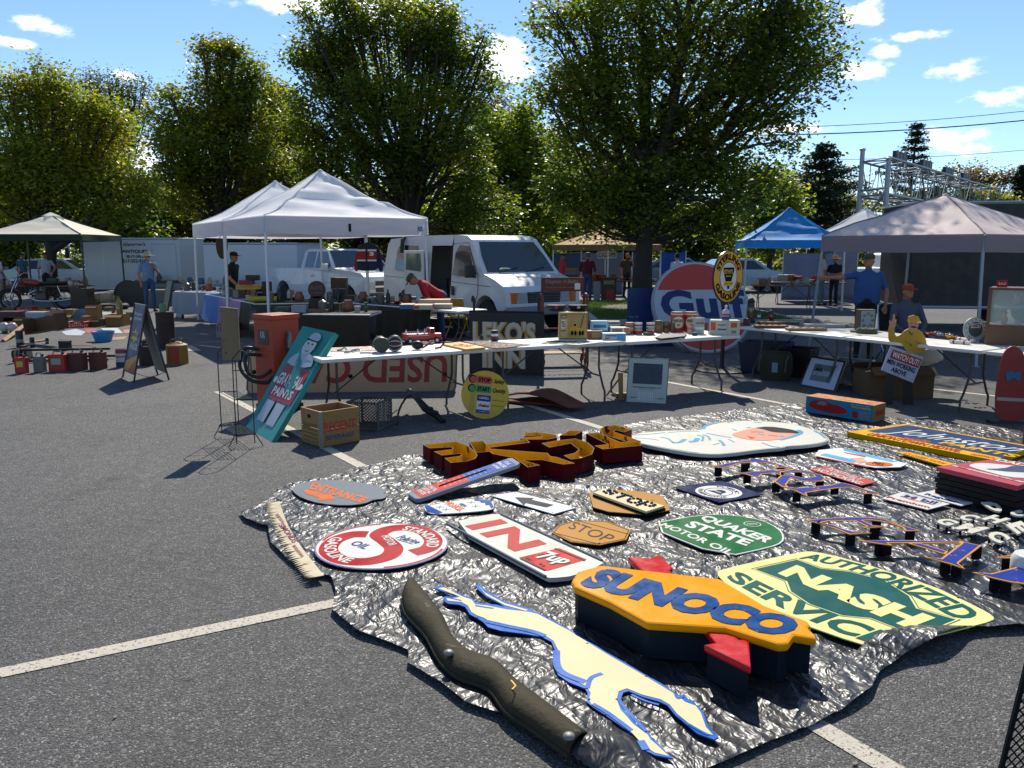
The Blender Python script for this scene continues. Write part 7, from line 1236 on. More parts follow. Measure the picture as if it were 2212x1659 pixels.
p0,p1,h=span(zD,1812,1925,1228,1095,TZ);pA,_,_=span(zD,1640,1700,1222,1095,TZ);t=carton('white quart-can carton with orange wedge emblems',(p0,p1,h),.16,mat('carton_ivory','#c9bfa4',.6,.06),[(.25,.75,.5,.85,M_('#c4512c')),(.3,.7,.1,.3,M_('#8a7a62'))],endm=mat('carton_ivory2','#bfb393',.6,.06),side_left=True);carton('matching white carton end beside the quart-can carton',(pA,p0+(pA-p0)*.02,h),.15,mat('carton_ivory',''),[(.08,.35,.3,.85,M_('#c4512c')),(.45,.95,.3,.42,M_('#3a5a98'))],[('QUARTS',.48,.92,.62,.72,LETK)])
tin('white and blue oil bottle standing on the ivory carton',span(zD,1768,1838,1096,968,TZ+h),M_('#b9c2cc'),[(.05,.3,M_('#24407c')),(.35,.5,M_('#c0402c'))],name='bottle',cat='bottle',neck=True,lid=LETW);tin('clear glass jar at the end of the third table',span(zD,1630,1668,1222,1110,TZ),mat('jar_glass','#8f9a8c',.08,.05,alpha=.45),name='jar',cat='jar')
# ---- tables under the mauve canopy
def lantern(label,zf,x0,x1,yb,yt,m,gm):
    p0,p1,h=span(zf,x0,x1,yb,yt,TZ);r=(p1-p0).length/2;c=(p0+p1)/2+Vector((0,r,0));t=thing('lantern',label,'lantern',c,group='railroad lanterns');mb=MB();mb.lathe([(r,0),(r,h*.16),(r*.7,h*.2)],(0,0,0),14);obj('fuel_pot',mb,m,t,smooth=40);mb=MB();mb.lathe([(r*.6,h*.2),(r*.72,h*.4),(r*.6,h*.62)],(0,0,0),14);obj('globe',mb,gm,t,smooth=50);mb=MB();mb.lathe([(r*.75,h*.62),(r*.7,h*.8),(r*.85,h*.83),(r*.5,h*.95),(.001,h)],(0,0,0),14);obj('cap',mb,m,t,smooth=40)
    for k in range(4):a=k*pi/2+.4;mb=MB();mb.tube([(r*1.05*cos(a),r*1.05*sin(a),.02),(r*1.15*cos(a),r*1.15*sin(a),h*.4),(r*.8*cos(a),r*.8*sin(a),h*.7)],.004,5);obj('guard_wire',mb,m,t)
    mb=MB();mb.tube(spline([(-r,0,h*.75),(-r*1.5,0,h*.9),(0,0,h*1.12),(r*1.5,0,h*.9),(r,0,h*.75)],4),.004,5);obj('bail',mb,m,t)
lantern('tall dark brass lantern at the table corner',zE,570,660,1362,1118,M_('#2c2518'),mat('amber_dark','#4a3a20',.1,coat=.5));lantern('small lantern with a red globe on the right tables',zE,768,836,1352,1232,M_('#3a3830'),mat('ruby_glass','#6d1a18',.1,coat=.5))
tin('blue and white can beside the tall lantern',span(zE,672,700,1322,1262,TZ),M_('#2a3a86'),[(.3,.7,LETW)])
tin('small dark red pot by the tall lantern',span(zE,545,610,1382,1320,TZ),M_('#3c1a16'),name='pot',cat='pot')
for i,(x0,x1,yb,m_,lab)in enumerate(((660,960,1405,'#6a2e1c','long mahogany instrument case open on the right tables'),(960,1320,1430,'#8d6a34','shallow wooden tray of drawing tools on the right tables'),(700,1060,1372,'#5a3a24','narrow brown slide-rule case behind the trays'))):
    sp=span(zE,x0,x1,yb,yb-24,TZ);t=carton(lab,sp,.16,mat('wood_'+m_.strip('#'),m_,.5,.2,8),name='instrument_case',cat='case',group='wooden cases on the right tables',top=mat('case_lining','#7d5a2a',.6,.4,14));w=(sp[1]-sp[0]).length
    for k in range(4):mb=MB();mb.tube([(w*(.1+.2*k),.04,sp[2]+.006),(w*(.22+.2*k),.12,sp[2]+.006)],.006,5);obj('tool',mb,CHR if k%2 else YEL,t)
carton('flat pale grey case with red pens on the right tables',span(zE,1140,1490,1405,1370,TZ),.22,M_('#9c948c'),name='case',cat='case');paper('white certificate sheets on the second right table',zE,'1170,1425 1330,1405 1600,1405 1500,1430',LETW);paper('large pale mat lying under the crystals',zF,'10,1010 130,985 520,1030 330,1045',M_('#b5b3a2'))
p=G(*zF(190,1018),TZ);t=thing('crystal_cluster','rough sparkling mineral crystal block on the table','mineral',p);mb=MB();mb.loft([[Vector((.14*cos(a)*k*(1+.12*sin(3*a)),.1*sin(a)*k,z))for a in np.linspace(0,2*pi,13)[:-1]]for k,z in((1,0),(1,.05),(.9,.07))]);obj('matrix',mb,M_('#4f4a3a',.7),t)
for k in range(26):mb=MB();a=random.uniform(0,2*pi);r=random.uniform(0,.11);mb.ell((r*cos(a),.7*r*sin(a),.072),(.012,.012,.016),5,3);obj('crystal',mb,mat('quartz','#a8a48c',.15,.2,coat=.4),t)
p=G(*zF(105,1010),TZ);t=thing('stone_slab','small flat grey stone slab beside the crystals','stone',p);mb=MB();mb.prism([(.06*cos(a)*(1+.15*sin(2*a)),.05*sin(a),0)for a in np.linspace(0,2*pi,10)[:-1]],(0,0,.03));obj('slab',mb,M_('#6a675a',.8),t,bevel=.006)
p0,p1,h=span(zF,133,240,1000,862,TZ);t=carton('upright wooden box with a ring of round glass dials',(p0,p1,h),.14,WD2,[(.1,.92,.05,.95,mat('dial_paper','#7d8c92',.4,.1))],name='dial_box',cat='display box');w=(p1-p0).length
for k in range(8):a=2*pi*k/8;mb=MB();mb.lathe([(.018,0),(.02,.006),(.001,.008)],(w*.51+w*.3*cos(a),-.003,h*.5+h*.32*sin(a)),12,Matrix.Rotation(R(90),3,'X'));obj('dial',mb,mat('dial_glass','#46525a',.12,.1,coat=.4),t,smooth=60)
for i,(x,y)in enumerate(((600,1030),(650,1025),(700,1035),(740,1050))):p=G(*zF(x,y),TZ);t=thing('trinket_heap',('heap of red beads','heap of glass baubles','tangle of silver chains','heap of small brass pins')[i]+' glinting on the second right table','trinkets',p,group='trinkets on the right tables');mb=MB();[mb.ell((random.gauss(0,.04),random.gauss(0,.03),.012+random.random()*.02),random.uniform(.008,.016),6,4)for _ in range(26)];tag(obj('bead',mb,(M_('#b02a22',.3),mat('quartz',''),CHR,YEL)[i],t,smooth=60),kind='stuff')
for i,(a,b)in enumerate((((780,1062),(890,1075)),((730,1080),(860,1092)))):p,q=G(*zF(*a),TZ),G(*zF(*b),TZ);d=q-p;t=thing('paper_roll',('rolled paper tied with red ribbon below the white dial','second rolled paper with red stripes near the table edge')[i],'roll',p,atan2(d.y,d.x),'rolled papers');mb=MB();mb.cyl((0,0,.022),(d.length,0,.022),.022,n=12);obj('roll',mb,LETW,t,smooth=50);[(lambda m2:(m2.cyl((x,0,.022),(x+.02,0,.022),.0235,n=12),obj('ribbon',m2,LETR,t,smooth=50)))(MB())for x in(.04,d.length*.7)]
# round dial thermometer
p=G(*zF(890,1070),TZ);t=thing('dial_thermometer','round white dial thermometer propped on the table','thermometer',p);r=.15;c=Vector((0,0,r+.002));ex=Vector((1,.1,0)).normalized();ey=Vector((0,.12,1)).normalized();n=ex.cross(ey);mb=MB();mb.prism([q-n*.03 for q in disc(c,ex,ey,r,32)],n*.03);obj('case',mb,M_('#8a9494'),t,bevel=.006);f=lambda x,y:c+ex*(x*r)+ey*(y*r);Z0=Vector()
patch(t,Z0,f,n,ci(.93,32),mat('dial_white','#b9c0bd',.4),.002,'dial_face');patch(t,Z0,f,n,ci(.62,32),M_('#46585c'),.003,'dial_centre');patch(t,Z0,f,n,rect(-.42,.42,.12,.48),LETW,.004,'name_panel');tx(t,Z0,f,n,'CASITE',-.38,.38,.18,.42,LETK,.005,bold=.04)
for k in range(11):a=R(225-27*k);tx(t,Z0,f,n,str(abs(-40+16*k)),.78*cos(a)-.07,.78*cos(a)+.07,.78*sin(a)-.05,.78*sin(a)+.05,LETK,.004)
# glass showcase and its contents
p0=G(*zF(925,1090),TZ)+Vector((.1,.05,0));t=thing('glass_showcase','wooden glass-fronted showcase on the right-hand table','showcase',p0,R(-35));w,dp,h=1.0,.4,.68;WS=mat('showcase_wood','#5c3c24',.45,.2,6)
for x in(0,w):
    for y in(0,dp):mb=MB();mb.box((x,y,h/2),(.035,.035,h));obj('corner_post',mb,WS,t)
for z,th in((.12,.24),(h-.015,.03)):mb=MB();mb.box((w/2,dp/2,z),(w+.03,dp+.03,th));obj('base_panel' if th>.1 else 'top_panel',mb,WS,t,bevel=.004)
mb=MB();mb.box((w/2,dp/2,.46),(w-.04,dp-.04,.008));obj('glass_shelf',mb,mat('clear_glass','#b8c8c4',.03,.02,alpha=.25),t)
for y in(0,dp):mb=MB();mb.box((w/2,y,.45),(w-.04,.005,.42));obj('glass_pane',mb,mat('clear_glass',''),t)
for i,(x,z,kd)in enumerate(((.15,.245,'vase'),(.3,.245,'jar'),(.42,.245,'vase'),(.55,.245,'bowl'),(.72,.245,'vase'),(.25,.466,'vase'),(.4,.466,'jar'),(.62,.466,'bowl'))):
    p=t.matrix_basis@Vector((x,.2,z));q=thing({'vase':'vase','jar':'jar','bowl':'bowl'}[kd],('amber glass vase at the left of the showcase floor','clear ribbed jar on the showcase floor','green glass vase on the showcase floor','orange carnival bowl on the showcase floor','tall red vase at the right of the showcase floor','white pitcher-shaped vase on the showcase shelf','squat glass jar on the showcase shelf','wide brown bowl on the showcase shelf')[i],kd,p,group='glassware in the showcase');mb=MB();pr={'vase':[(.03,0),(.045,.05),(.02,.1),(.035,.14)],'jar':[(.04,0),(.04,.1),(.025,.12),(.025,.14)],'bowl':[(.03,0),(.08,.05),(.085,.06)]}[kd];mb.lathe(pr,(0,0,0),14);obj('vessel',mb,(M_('#a8642a',.15),mat('jar_glass',''),M_('#3a5a44',.15),M_('#b04a1e',.15),M_('#8a2a20',.15),M_('#a8a8a0',.2),mat('jar_glass',''),M_('#5a3a26',.2))[i],q,smooth=60)
p=t.matrix_basis@Vector((.62,.2,h+.001));q=thing('uniform_cap','grey peaked cap on top of the showcase','cap',p);mb=MB();mb.lathe([(.11,0),(.12,.05),(.15,.1),(.13,.13),(.001,.14)],(0,0,0),18);obj('crown',mb,M_('#5d5a52',.8),q,smooth=45);mb=MB();mb.ell((-.05,-.12,.06),(.04,.012,.03),10,6);obj('badge',mb,CHR,q)
p=t.matrix_basis@Vector((.1,.15,h+.001));q=thing('price_card','small red price card standing on the showcase','card',p,R(-20));mb=MB();mb.box((0,0,.04),(.11,.012,.08));obj('card',mb,LETR,q);letters(q,'SALE',lambda x,y:Vector((-.04+.08*x,-.008,.025+.03*y)),LETW,Vector(),n=Vector((0,-1,0)),lift=.001)
# ---- under and before the right tables
def tub(label,base,wx,wy,h,rz,m,rim,name='storage_tote',cat='tote',inner=None,group='totes under the tables'):
    t=thing(name,label,cat,base,rz,group);rg=lambda k,z:[Vector((sx*wx/2*k,sy*wy/2*k,z))for sx,sy in((-1,-1),(1,-1),(1,1),(-1,1))];mb=MB();mb.loft([rg(.84,.003),rg(1,h),rg(.95,h),rg(.8,.02)],cap=False);mb.sheet(rg(.8,.02));mb.sheet(rg(.84,.003)[::-1]);obj('bin',mb,m,t);mb=MB();mb.tube(rg(1.0,h),.012,5,closed=True);obj('rim',mb,rim,t)
    for s in(-1,1):mb=MB();mb.box((s*wx*.5,0,h-.04),(.02,wy*.3,.03));obj('handle',mb,rim,t)
    return t
tub('dark blue plastic tote under the right tables',G(*zQ(400,850))+Vector((.12,.35,0)),.72,.48,.47,R(-35),M_('#16243e',.4),M_('#2a3a58',.35));tub('black plastic tote behind the framed photograph',G(*zQ(860,905))+Vector((.1,.4,0)),.6,.42,.42,R(-38),M_('#0f1011',.4),M_('#2a2b2d',.35));tub('clear grey tote with white papers in it',G(*zQ(1660,1000))+Vector((.1,.25,0)),.5,.36,.33,R(-42),mat('tote_clear','#8d9499',.3,.05,alpha=.6),M_('#a8adb0',.35))
p=G(*zQ(600,930))+Vector((.0,.14,0));t=thing('canvas_bag','olive canvas satchel with hanging straps before the totes','bag',p,R(-30));mb=MB();mb.loft([[Vector((wx*cos(a)*(abs(cos(a))**-.4 if abs(cos(a))>.05 else 1),wy*sin(a),z))for a in np.linspace(0,2*pi,17)[:-1]]for wx,wy,z in((.2,.1,.003),(.24,.13,.15),(.23,.12,.36),(.2,.08,.42))]);obj('bag_body',mb,M_('#2c2c1c',.85),t,smooth=60);mb=MB();mb.box((.02,-.135,.2),(.08,.006,.14));obj('card_tag',mb,M_('#6a8494'),t)
for x in(-.17,.2):mb=MB();mb.tube([(x,-.12,.38),(x-.02,-.16,.3),(x-.03,-.15,.14)],.016,6);obj('strap',mb,M_('#4a4636',.85),t)
bl,br=G(*zQ(905,990)),G(*zQ(1420,1092));hh=W(*zQ(1075,555),bl.y+.3)-bl;t,o,f,n=board('framed_photograph','framed photograph of a house leaning on the totes','picture',bl,br,br+hh,bl+hh,mat('frame_mahogany','#2c1510',.45,.15),.03);patch(t,o,f,n,rect(.06,.96,.06,.94),mat('mat_board','#aeb6c4',.6,.03),.002,'mat_board');patch(t,o,f,n,rect(.22,.80,.24,.78),mat('photo_grey','#5f6a6e',.3,.15,6),.003,'photograph');patch(t,o,f,n,((.26,.48),(.3,.62),(.48,.64),(.54,.58),(.66,.6),(.76,.52),(.76,.42),(.26,.42)),mat('photo_pale','#8d979a',.3,.2,12),.004,'house_print');patch(t,o,f,n,((.27,.55),(.31,.66),(.47,.66),(.5,.55)),mat('photo_dark','#2f383a',.3),.0045,'roof_print')
carton('big brown cardboard box behind the workman cutout',span(zF,195,620,1440,1275),.5,M_('#5a452c',.8),flap=True,name='cardboard_box',group='cardboard boxes under the right tables');carton('black cardboard box beside the clear tote',span(zF,138,205,1370,1235),.3,M_('#161310',.8),name='cardboard_box',group='cardboard boxes under the right tables')
p=G(*zF(600,1430))+Vector((.05,.25,.40));t=thing('plastic_bag','crumpled white plastic bag on the big brown box','bag',p);mb=MB();mb.ell((0,0,.1),(.2,.14,.11),16,10);[setattr(v,'z',v.z+.035*sin(9*v.x*10+4)*cos(v.y*55))for v in mb.v];obj('bag',mb,mat('bag_white','#b9b8ae',.4,.05,trans=.3),t,smooth=80)
# workman cutout with warning board
pb=G(*zF(400,1480));Yc=pb.y;o=Vector((pb.x,Yc,0));t=thing('workman_cutout','painted workman cutout in a yellow shirt holding a warning board','cutout',o)
def cut(s,m,nm,lift,th=.006,sm=1):
    P=[W(*p,Yc)for p in px(zF,s)];P=smooth_poly(P,sm)if sm else P;mb=MB(o);mb.prism([p+Vector((0,-lift,0))for p in P],(0,-th,0));obj(nm,mb,m,t)
cut('330,1490 300,1460 320,1270 420,1270 480,1280 490,1485 420,1485 425,1300 372,1300 350,1485',M_('#1d1a18'),'trousers',0,.012,0);cut('328,1068 326,1000 335,960 365,965 368,1035 400,1030 440,990 470,982 520,985 560,1020 578,1090 560,1140 480,1146 440,1130 420,1080 350,1072',M_('#b98d18'),'shirt',.001,.012);cut('335,975 332,930 352,935 358,893 368,893 370,935 378,925 376,950 368,978',M_('#c08a6a'),'raised_hand',.002,.012,0);cut('455,955 460,935 520,940 522,970 500,1000 475,1005 460,985',M_('#c08a6a'),'face',.006,.01);cut('448,938 455,905 490,895 520,905 532,935 525,940 460,938',M_('#c49a1c'),'helmet',.012,.01,0);cut('428,1140 440,1125 470,1130 465,1155 430,1150',M_('#c08a6a'),'holding_hand',.03,.008,0)
for s in('470,950 480,948 480,953','498,952 508,953 505,958'):cut(s,LETK,'eye',.018,.002,0)
cut('462,970 490,968 515,976 490,980',LETK,'moustache',.018,.002,0);cut('455,1005 475,1030 490,1010 483,1012 475,1020 464,1003',M_('#5d4810'),'collar',.014,.002,0)
for s in('460,1080 480,1090 470,1100','430,1060 440,1075 455,1080 438,1068','500,1060 520,1075 545,1080 520,1082'):cut(s,M_('#5d4810'),'fold_line',.014,.002,0)
q=[W(*p,Yc-.035)for p in px(zF,'282,1255 490,1340 558,1170 345,1098')];t,o,f,n=board('warning_board','tilted white warning board with a red heading','sign',*q,mat('warn_white','#a8b0c4',.4,.04),.012);t.location.z=0
patch(t,o,f,n,rect(.09,.97,.56,.90),M_('#9c1c28'),.002,'red_heading');tx(t,o,f,n,'WATCH OUT!',.13,.93,.62,.85,LETW,.004,bold=.03);tx(t,o,f,n,'MEN WORKING',.06,.92,.33,.52,LETK,.003,bold=.03);tx(t,o,f,n,'ABOVE',.26,.72,.10,.28,LETK,.003,bold=.03);tx(t,o,f,n,'Bell System',.34,.56,.03,.06,LETK,.003)
# plain red wooden cutout board
pb=G(*zF(1100,1600));Yc=pb.y;o=Vector((pb.x,Yc,0));t=thing('red_cutout','plain red wooden cutout board with a blue bow on a dark foot','cutout',o)
cut('1030,1590 1020,1440 1040,1300 1065,1180 1090,1120 1140,1092 1195,1120 1225,1200 1235,1320 1230,1450 1215,1590',M_('#8a2320',.55),'board',0,.015);cut('1085,1275 1125,1255 1140,1272 1185,1262 1180,1325 1140,1305 1095,1328',M_('#1f5f86'),'bow',.016,.008,0);cut('1030,1430 1225,1440 1226,1462 1030,1452',M_('#9a9484'),'belt',.016,.004,0);cut('980,1580 1240,1590 1240,1606 980,1598',TRIM,'foot',-.04,.09,0)
mb=MB();t=thing('wooden_stake','reddish wooden stake at the right edge of the sheet','stake',G(2216,965));mb.box((0,0,.25),(.05,.05,.5));obj('post',mb,M_('#7a4f38',.6),t,bevel=.004);mb=MB();mb.box((0,0,.01),(.14,.14,.02));obj('foot',mb,M_('#5a3a2a',.6),t)

# ------------------------------------------------------------------ goods spread on the asphalt at the left
OC='old oil cans in a row'
jug('bright red oil can with a yellow tag, at the end of the row',span(zA,122,212,1392,1240),.10,mat('can_bright','#a3231c',.45,.12,9,worn=('#5a2a1c',.66,8.)),M_('#c9a52a'));jug('grey rust-streaked oil can in the row',span(zA,274,358,1382,1232),.10,mat('can_grey','#6d6862',.6,.2,9,worn=('#3d2c20',.56,7.)));jug('wide red oil can with pale labels',span(zA,398,530,1376,1214),.14,mat('can_bright',''),M_('#8d9a88'));jug('dark maroon square oil can in the row',span(zA,556,684,1370,1200),.15,mat('can_maroon','#4f1d18',.6,.2,8,worn=('#33201a',.58,6.)));jug('brown-red square oil can beside the maroon one',span(zA,730,844,1360,1195),.15,mat('can_brown','#5d261c',.6,.2,8,worn=('#3a241b',.6,6.)))
tin('round red, white and blue oil can behind the tent board',span(zA,932,1020,1342,1196),M_('#b8b8ba'),[(0,.3,M_('#1f2c54')),(.78,.98,M_('#a3231c')),(.55,.62,M_('#a3231c'))],lid=M_('#3a3a3a'))
tin('tall rusty brown drum with a pale tin on it',span(zA,1260,1404,1190,890),mat('drum_rust','#33231b',.75,.25,6,worn=('#4f3322',.58,6.)),name='metal_drum',cat='drum');p0,p1,h=span(zA,1260,1404,1190,890);tin('pale green tin standing on the tall rusty drum',span(zA,1293,1345,890,822,h),M_('#5f7a5c'))
def fuelcan(label,sp,m,band=None):
    p0,p1,h=sp;r=(p1-p0).length/2;c=(p0+p1)/2+Vector((0,r,0));t=thing('fuel_can',label,'can',c,group='round fuel cans');mb=MB();mb.lathe([(r*.98,0),(r,.02),(r,h*.72),(r*.98,h*.75),(r*.5,h*.84),(r*.45,h*.86),(.001,h*.87)],(0,0,0),24);obj('body',mb,m,t,smooth=35);mb=MB();mb.lathe([(.04,0),(.04,.05),(.001,.055)],(-r*.3,0,h*.85),12);obj('spout_cap',mb,TRIM,t);mb=MB();mb.tube(spline([(-r*.6,0,h*.8),(-r*.5,0,h*.98),(r*.5,0,h*.98),(r*.6,0,h*.8)],4),.008,6);obj('handle',mb,TRIM,t,smooth=60)
    if band:
        mb=MB();mb.grid(lambda s,q:Vector((r*1.006*sin((s-.5)*1.1),-r*1.006*cos((s-.5)*1.1),h*(.04+.66*q))),8,2);obj('painted_band',mb,band,t)
fuelcan('big round fuel can with a yellow and orange label',span(zA,1332,1504,1322,1112),mat('fuel_yellow','#8a6a24',.6,.15,7,worn=('#4a3218',.62,6.)),mat('fuel_orange','#94341a',.6,.15,worn=('#5a2a16',.62,6.)));fuelcan('dark rusty round fuel can behind the tent board',span(zA,1112,1252,1330,1122),mat('drum_rust',''))
# sandwich board
A1,B1,C1,D1=G(265,815),G(289,826),G(365,821),G(341,810);top1=(A1+D1)/2+UP*1.09;top2=(B1+C1)/2+UP*1.09;o=Vector((top1.x,top1.y,0));t=thing('sandwich_board','dark blue sandwich board with a yellow and orange swoosh','sign board',o)
for nm,a,b,c,d,m in(('front_panel',A1,B1,top2,top1,mat('board_navy','#1a2a5c',.5,.12)),('back_panel',C1,D1,top1,top2,mat('board_grey','#8a8a80',.6,.1))):
    f=bil([a,b,c,d]);n=(b-a).cross(d-a).normalized();mb=MB(o);mb.prism([f(x,y)-n*.01 for x,y in((0,.1),(1,.1),(1,1),(0,1))],n*.01);pn=obj(nm,mb,m,t)
    for x in(0,1):mb=MB(o);mb.tube([f(x,0),f(x,1)],.014,5);obj('frame_leg',mb,TRIM,t)
    mb=MB(o);mb.tube([f(0,.1),f(1,.1)],.012,5);obj('frame_rail',mb,TRIM,t)
    if nm=='front_panel':
        def pp(pts,m,nm2,lift):mb=MB(o);mb.sheet([f(x,y)+n*lift for x,y in pts]);obj(nm2,mb,m,pn)
        pp(((0,.11),(1,.11),(1,.36),(0,.22)),M_('#b8891a'),'swoosh',.002);pp(((.35,.11),(1,.11),(1,.33),(.6,.2)),M_('#a83e1a'),'swoosh_orange',.003);pp([(.48+.32*cos(a)*(1 if i%2 else .6),.58+.1*sin(a)*(1 if i%2 else .6))for i,a in enumerate(np.linspace(0,2*pi,13)[:-1])],M_('#c2a21c'),'star',.003)
        for s,y in(('Bring you',.84),('your best!',.78),('SUNOCO',.57),('Ultra 94',.44),('octane',.4)):letters(pn,s,name='word',fn=lambda x,q:f(.18+.66*x,y+.05*q),m=LETW if y!=.57 else LETB,off=o,n=n,lift=.005,bold=.01)
mb=MB(o);mb.tube(spline([B1.lerp(top2,.12),(B1+C1)/2+UP*.06,C1.lerp(top2,.12)],6),.004,4);obj('chain',mb,TRIM,t)
# turned boxes, crates, tubs
CB=M_('#8a6236',.8);CBD=M_('#5f4327',.8);GS='boxes spread on the asphalt'
def openbox(label,sp,dpt,m,name='cardboard_box',group=GS,tilt=0):
    p0,p1,h=sp;e=p1-p0;w=e.length;t=thing(name,label,'box',p0,atan2(e.y,e.x),group);th=.008
    for nm,c,d in(('side',(w/2,th/2,h/2),(w,th,h)),('side',(w/2,dpt-th/2,h/2),(w,th,h)),('end',(th/2,dpt/2,h/2),(th,dpt-2*th,h)),('end',(w-th/2,dpt/2,h/2),(th,dpt-2*th,h)),('bottom',(w/2,dpt/2,.006),(w-2*th,dpt-2*th,.008))):mb=MB();mb.box(c,d);obj(nm,mb,m,t)
    for y,sg in((0,-1),(dpt,1)):mb=MB();mb.box((w/2,y+sg*dpt*.13,h-.03),(w*.94,dpt*.3,.005),M=Matrix.Rotation(-sg*R(25),3,'X'));obj('flap',mb,m,t)
    return t
openbox('open brown cardboard box with flaps at the row end',span(zA,862,1010,1005,912),.38,CB);openbox('tall cardboard carton among the ground goods',span(zA,708,802,968,838),.26,CB);openbox('low torn cardboard box under the tall carton',span(zA,716,820,1010,950),.22,CBD);openbox('shallow tan box behind the red bottle crate',span(zA,378,600,962,912),.4,CB);openbox('flat kraft box behind the grey plastic bin',span(zA,205,415,930,878),.3,M_('#9c7748',.8));openbox('brown box on the far left of the ground goods',span(zA,122,230,1042,940),.25,CBD);openbox('small tan box at the far left edge',span(zA,0,110,1012,975),.3,CB)
carton('blue printed box standing before the tan box',span(zA,395,515,1012,946),.12,M_('#2f7088'),[(.06,.94,.1,.8,M_('#4f9ab0'))],[('MACHINE',.15,.8,.4,.62,LETW)],group=GS);carton('pale grey plastic bin among the ground boxes',span(zA,214,362,985,900),.3,M_('#8d9499'),group=GS,lid=M_('#9aa2a6'))
carton('red soda crate with white script lettering',span(zA,136,265,905,850),.3,M_('#a8241f'),texts=[('Coca-Cola',.08,.92,.3,.75,LETW)],group=GS,name='soda_crate',cat='crate');carton('dark maroon trunk at the left edge',span(zA,-30,150,965,895),.4,M_('#3c1a1c'),group=GS,name='trunk',cat='trunk',lid=M_('#4a2022'))
# red bottle crate
p0,p1,h=span(zA,548,684,1020,972);e=p1-p0;w=e.length;t=thing('bottle_crate','small bright red plastic bottle crate','crate',p0,atan2(e.y,e.x));RP=M_('#b3201c',.4)
for x0,y0,x1,y1 in((0,0,w,0),(0,.3,w,.3),(0,0,0,.3),(w,0,w,.3)):
    for z in(.012,h/2,h):mb=MB();mb.tube([(x0,y0,z),(x1,y1,z)],.011,4);obj('rail',mb,RP,t)
    for k in range(5):s=k/4;mb=MB();mb.tube([(x0+(x1-x0)*s,y0+(y1-y0)*s,0),(x0+(x1-x0)*s,y0+(y1-y0)*s,h)],.009,4);obj('bar',mb,RP,t)
c=G(*zA(622,968))+Vector((0,.35,0));t=thing('galvanised_pan','grey galvanised pan tipped behind the red crate','pan',c);mb=MB();mb.lathe([(.001,.01),(.13,.01),(.2,.09),(.21,.09),(.14,0),(.001,0)],(0,0,.1),24,Matrix.Rotation(R(50),3,'X'));obj('pan',mb,M_('#6f7270',.4,metal=.5),t,smooth=50)
tin('grey tin pail among the cardboard boxes',span(zA,602,662,932,868),M_('#75706a',.45),name='pail',cat='pail')
# blue basin
p0,p1,h=span(zA,722,900,1135,1055);r=(p1-p0).length/2;c=(p0+p1)/2+Vector((0,r*.8,0));t=thing('wash_basin','sky-blue enamel wash basin on the asphalt','basin',c);mb=MB();mb.lathe([(.001,.006),(r*.66,.006),(r*.92,h*.96),(r*1.0,h),(r*.99,h*.93),(r*.7,0),(.001,0)],(0,0,0),30);obj('bowl',mb,mat('basin_blue','#3a8cc0',.3,.05,coat=.2),t,smooth=50);mb=MB();mb.tube([(r*cos(a),r*sin(a),h)for a in np.linspace(0,2*pi,31)[:-1]],.008,6,closed=True);obj('rim',mb,mat('basin_blue',''),t,smooth=60);mb=MB();mb.lathe([(r*.86,h*.62),(r*.875,h*.66)],(0,0,0),30);obj('band',mb,M_('#2a6a98'),t)
# tilted wooden drawer and planks, black cylinders
a,b=G(*zA(215,1150)),G(*zA(470,1168));e=(b-a);t=thing('tipped_crate','long brown wooden crate tipped on its side','crate',a,atan2(e.y,e.x));w=e.length*1.05;Mx=Matrix.Rotation(R(-9),3,'Y')
for nm,c,d in(('back_board',(w/2,.26,.25),(w,.02,.3)),('bottom_board',(w/2,.13,.10),(w,.26,.02)),('end_board',(0.01,.13,.25),(.02,.26,.3)),('end_board',(w-.01,.13,.25),(.02,.26,.3))):mb=MB();mb.box(Mx@Vector(c)+Vector((0,0,.09)),d,M=Mx);obj(nm,mb,mat('drawer_wood','#5a3a20',.7,.2,5,stretch=(6,1,1)),t)
for i,(s0,s1,lab)in enumerate((((25,1135),(205,1060),'tan wooden plank leaning at the left ground goods'),((200,1150),(400,1120),'pale wooden stick lying by the tipped crate'))):
    a,b=G(*zA(*s0)),G(*zA(*s1));b=b+UP*(.18 if i==0 else .02);mb=MB(a);t=thing('wooden_plank',lab,'plank',a);mb.tube([a+UP*.02,b],[.05,.05]if i==0 else[.02,.02],4);obj('plank',mb,mat('plank_tan','#8a6236',.7,.2,5),t)
for i,(x0,x1,yb,yt,lab)in enumerate(((122,178,1180,1044,'tall black cylinder with a pale band'),(238,274,1182,1098,'short black bottle with a white label'),(366,392,1150,1104,'tiny black tin beside the drawer'))):tin(lab+' at the left goods',span(zA,x0,x1,yb,yt),M_('#141416'),[(.3,.5,M_('#7d8288'))],name='black_tin')
for i,(x,y)in enumerate(((40,1040),(105,1040))):c=G(*zA(x,y+20));t=thing('white_globe',('white glass lamp globe at the left edge','white glass lamp globe beside the brown box')[i],'globe',c,group='lamp globes');mb=MB();mb.ell((0,0,.13),(.11,.11,.11),16,10);obj('globe',mb,M_('#b9b2a4',.25),t,smooth=60);mb=MB();mb.lathe([(.06,0),(.06,.04)],(0,0,0),12);obj('collar',mb,BRN,t)
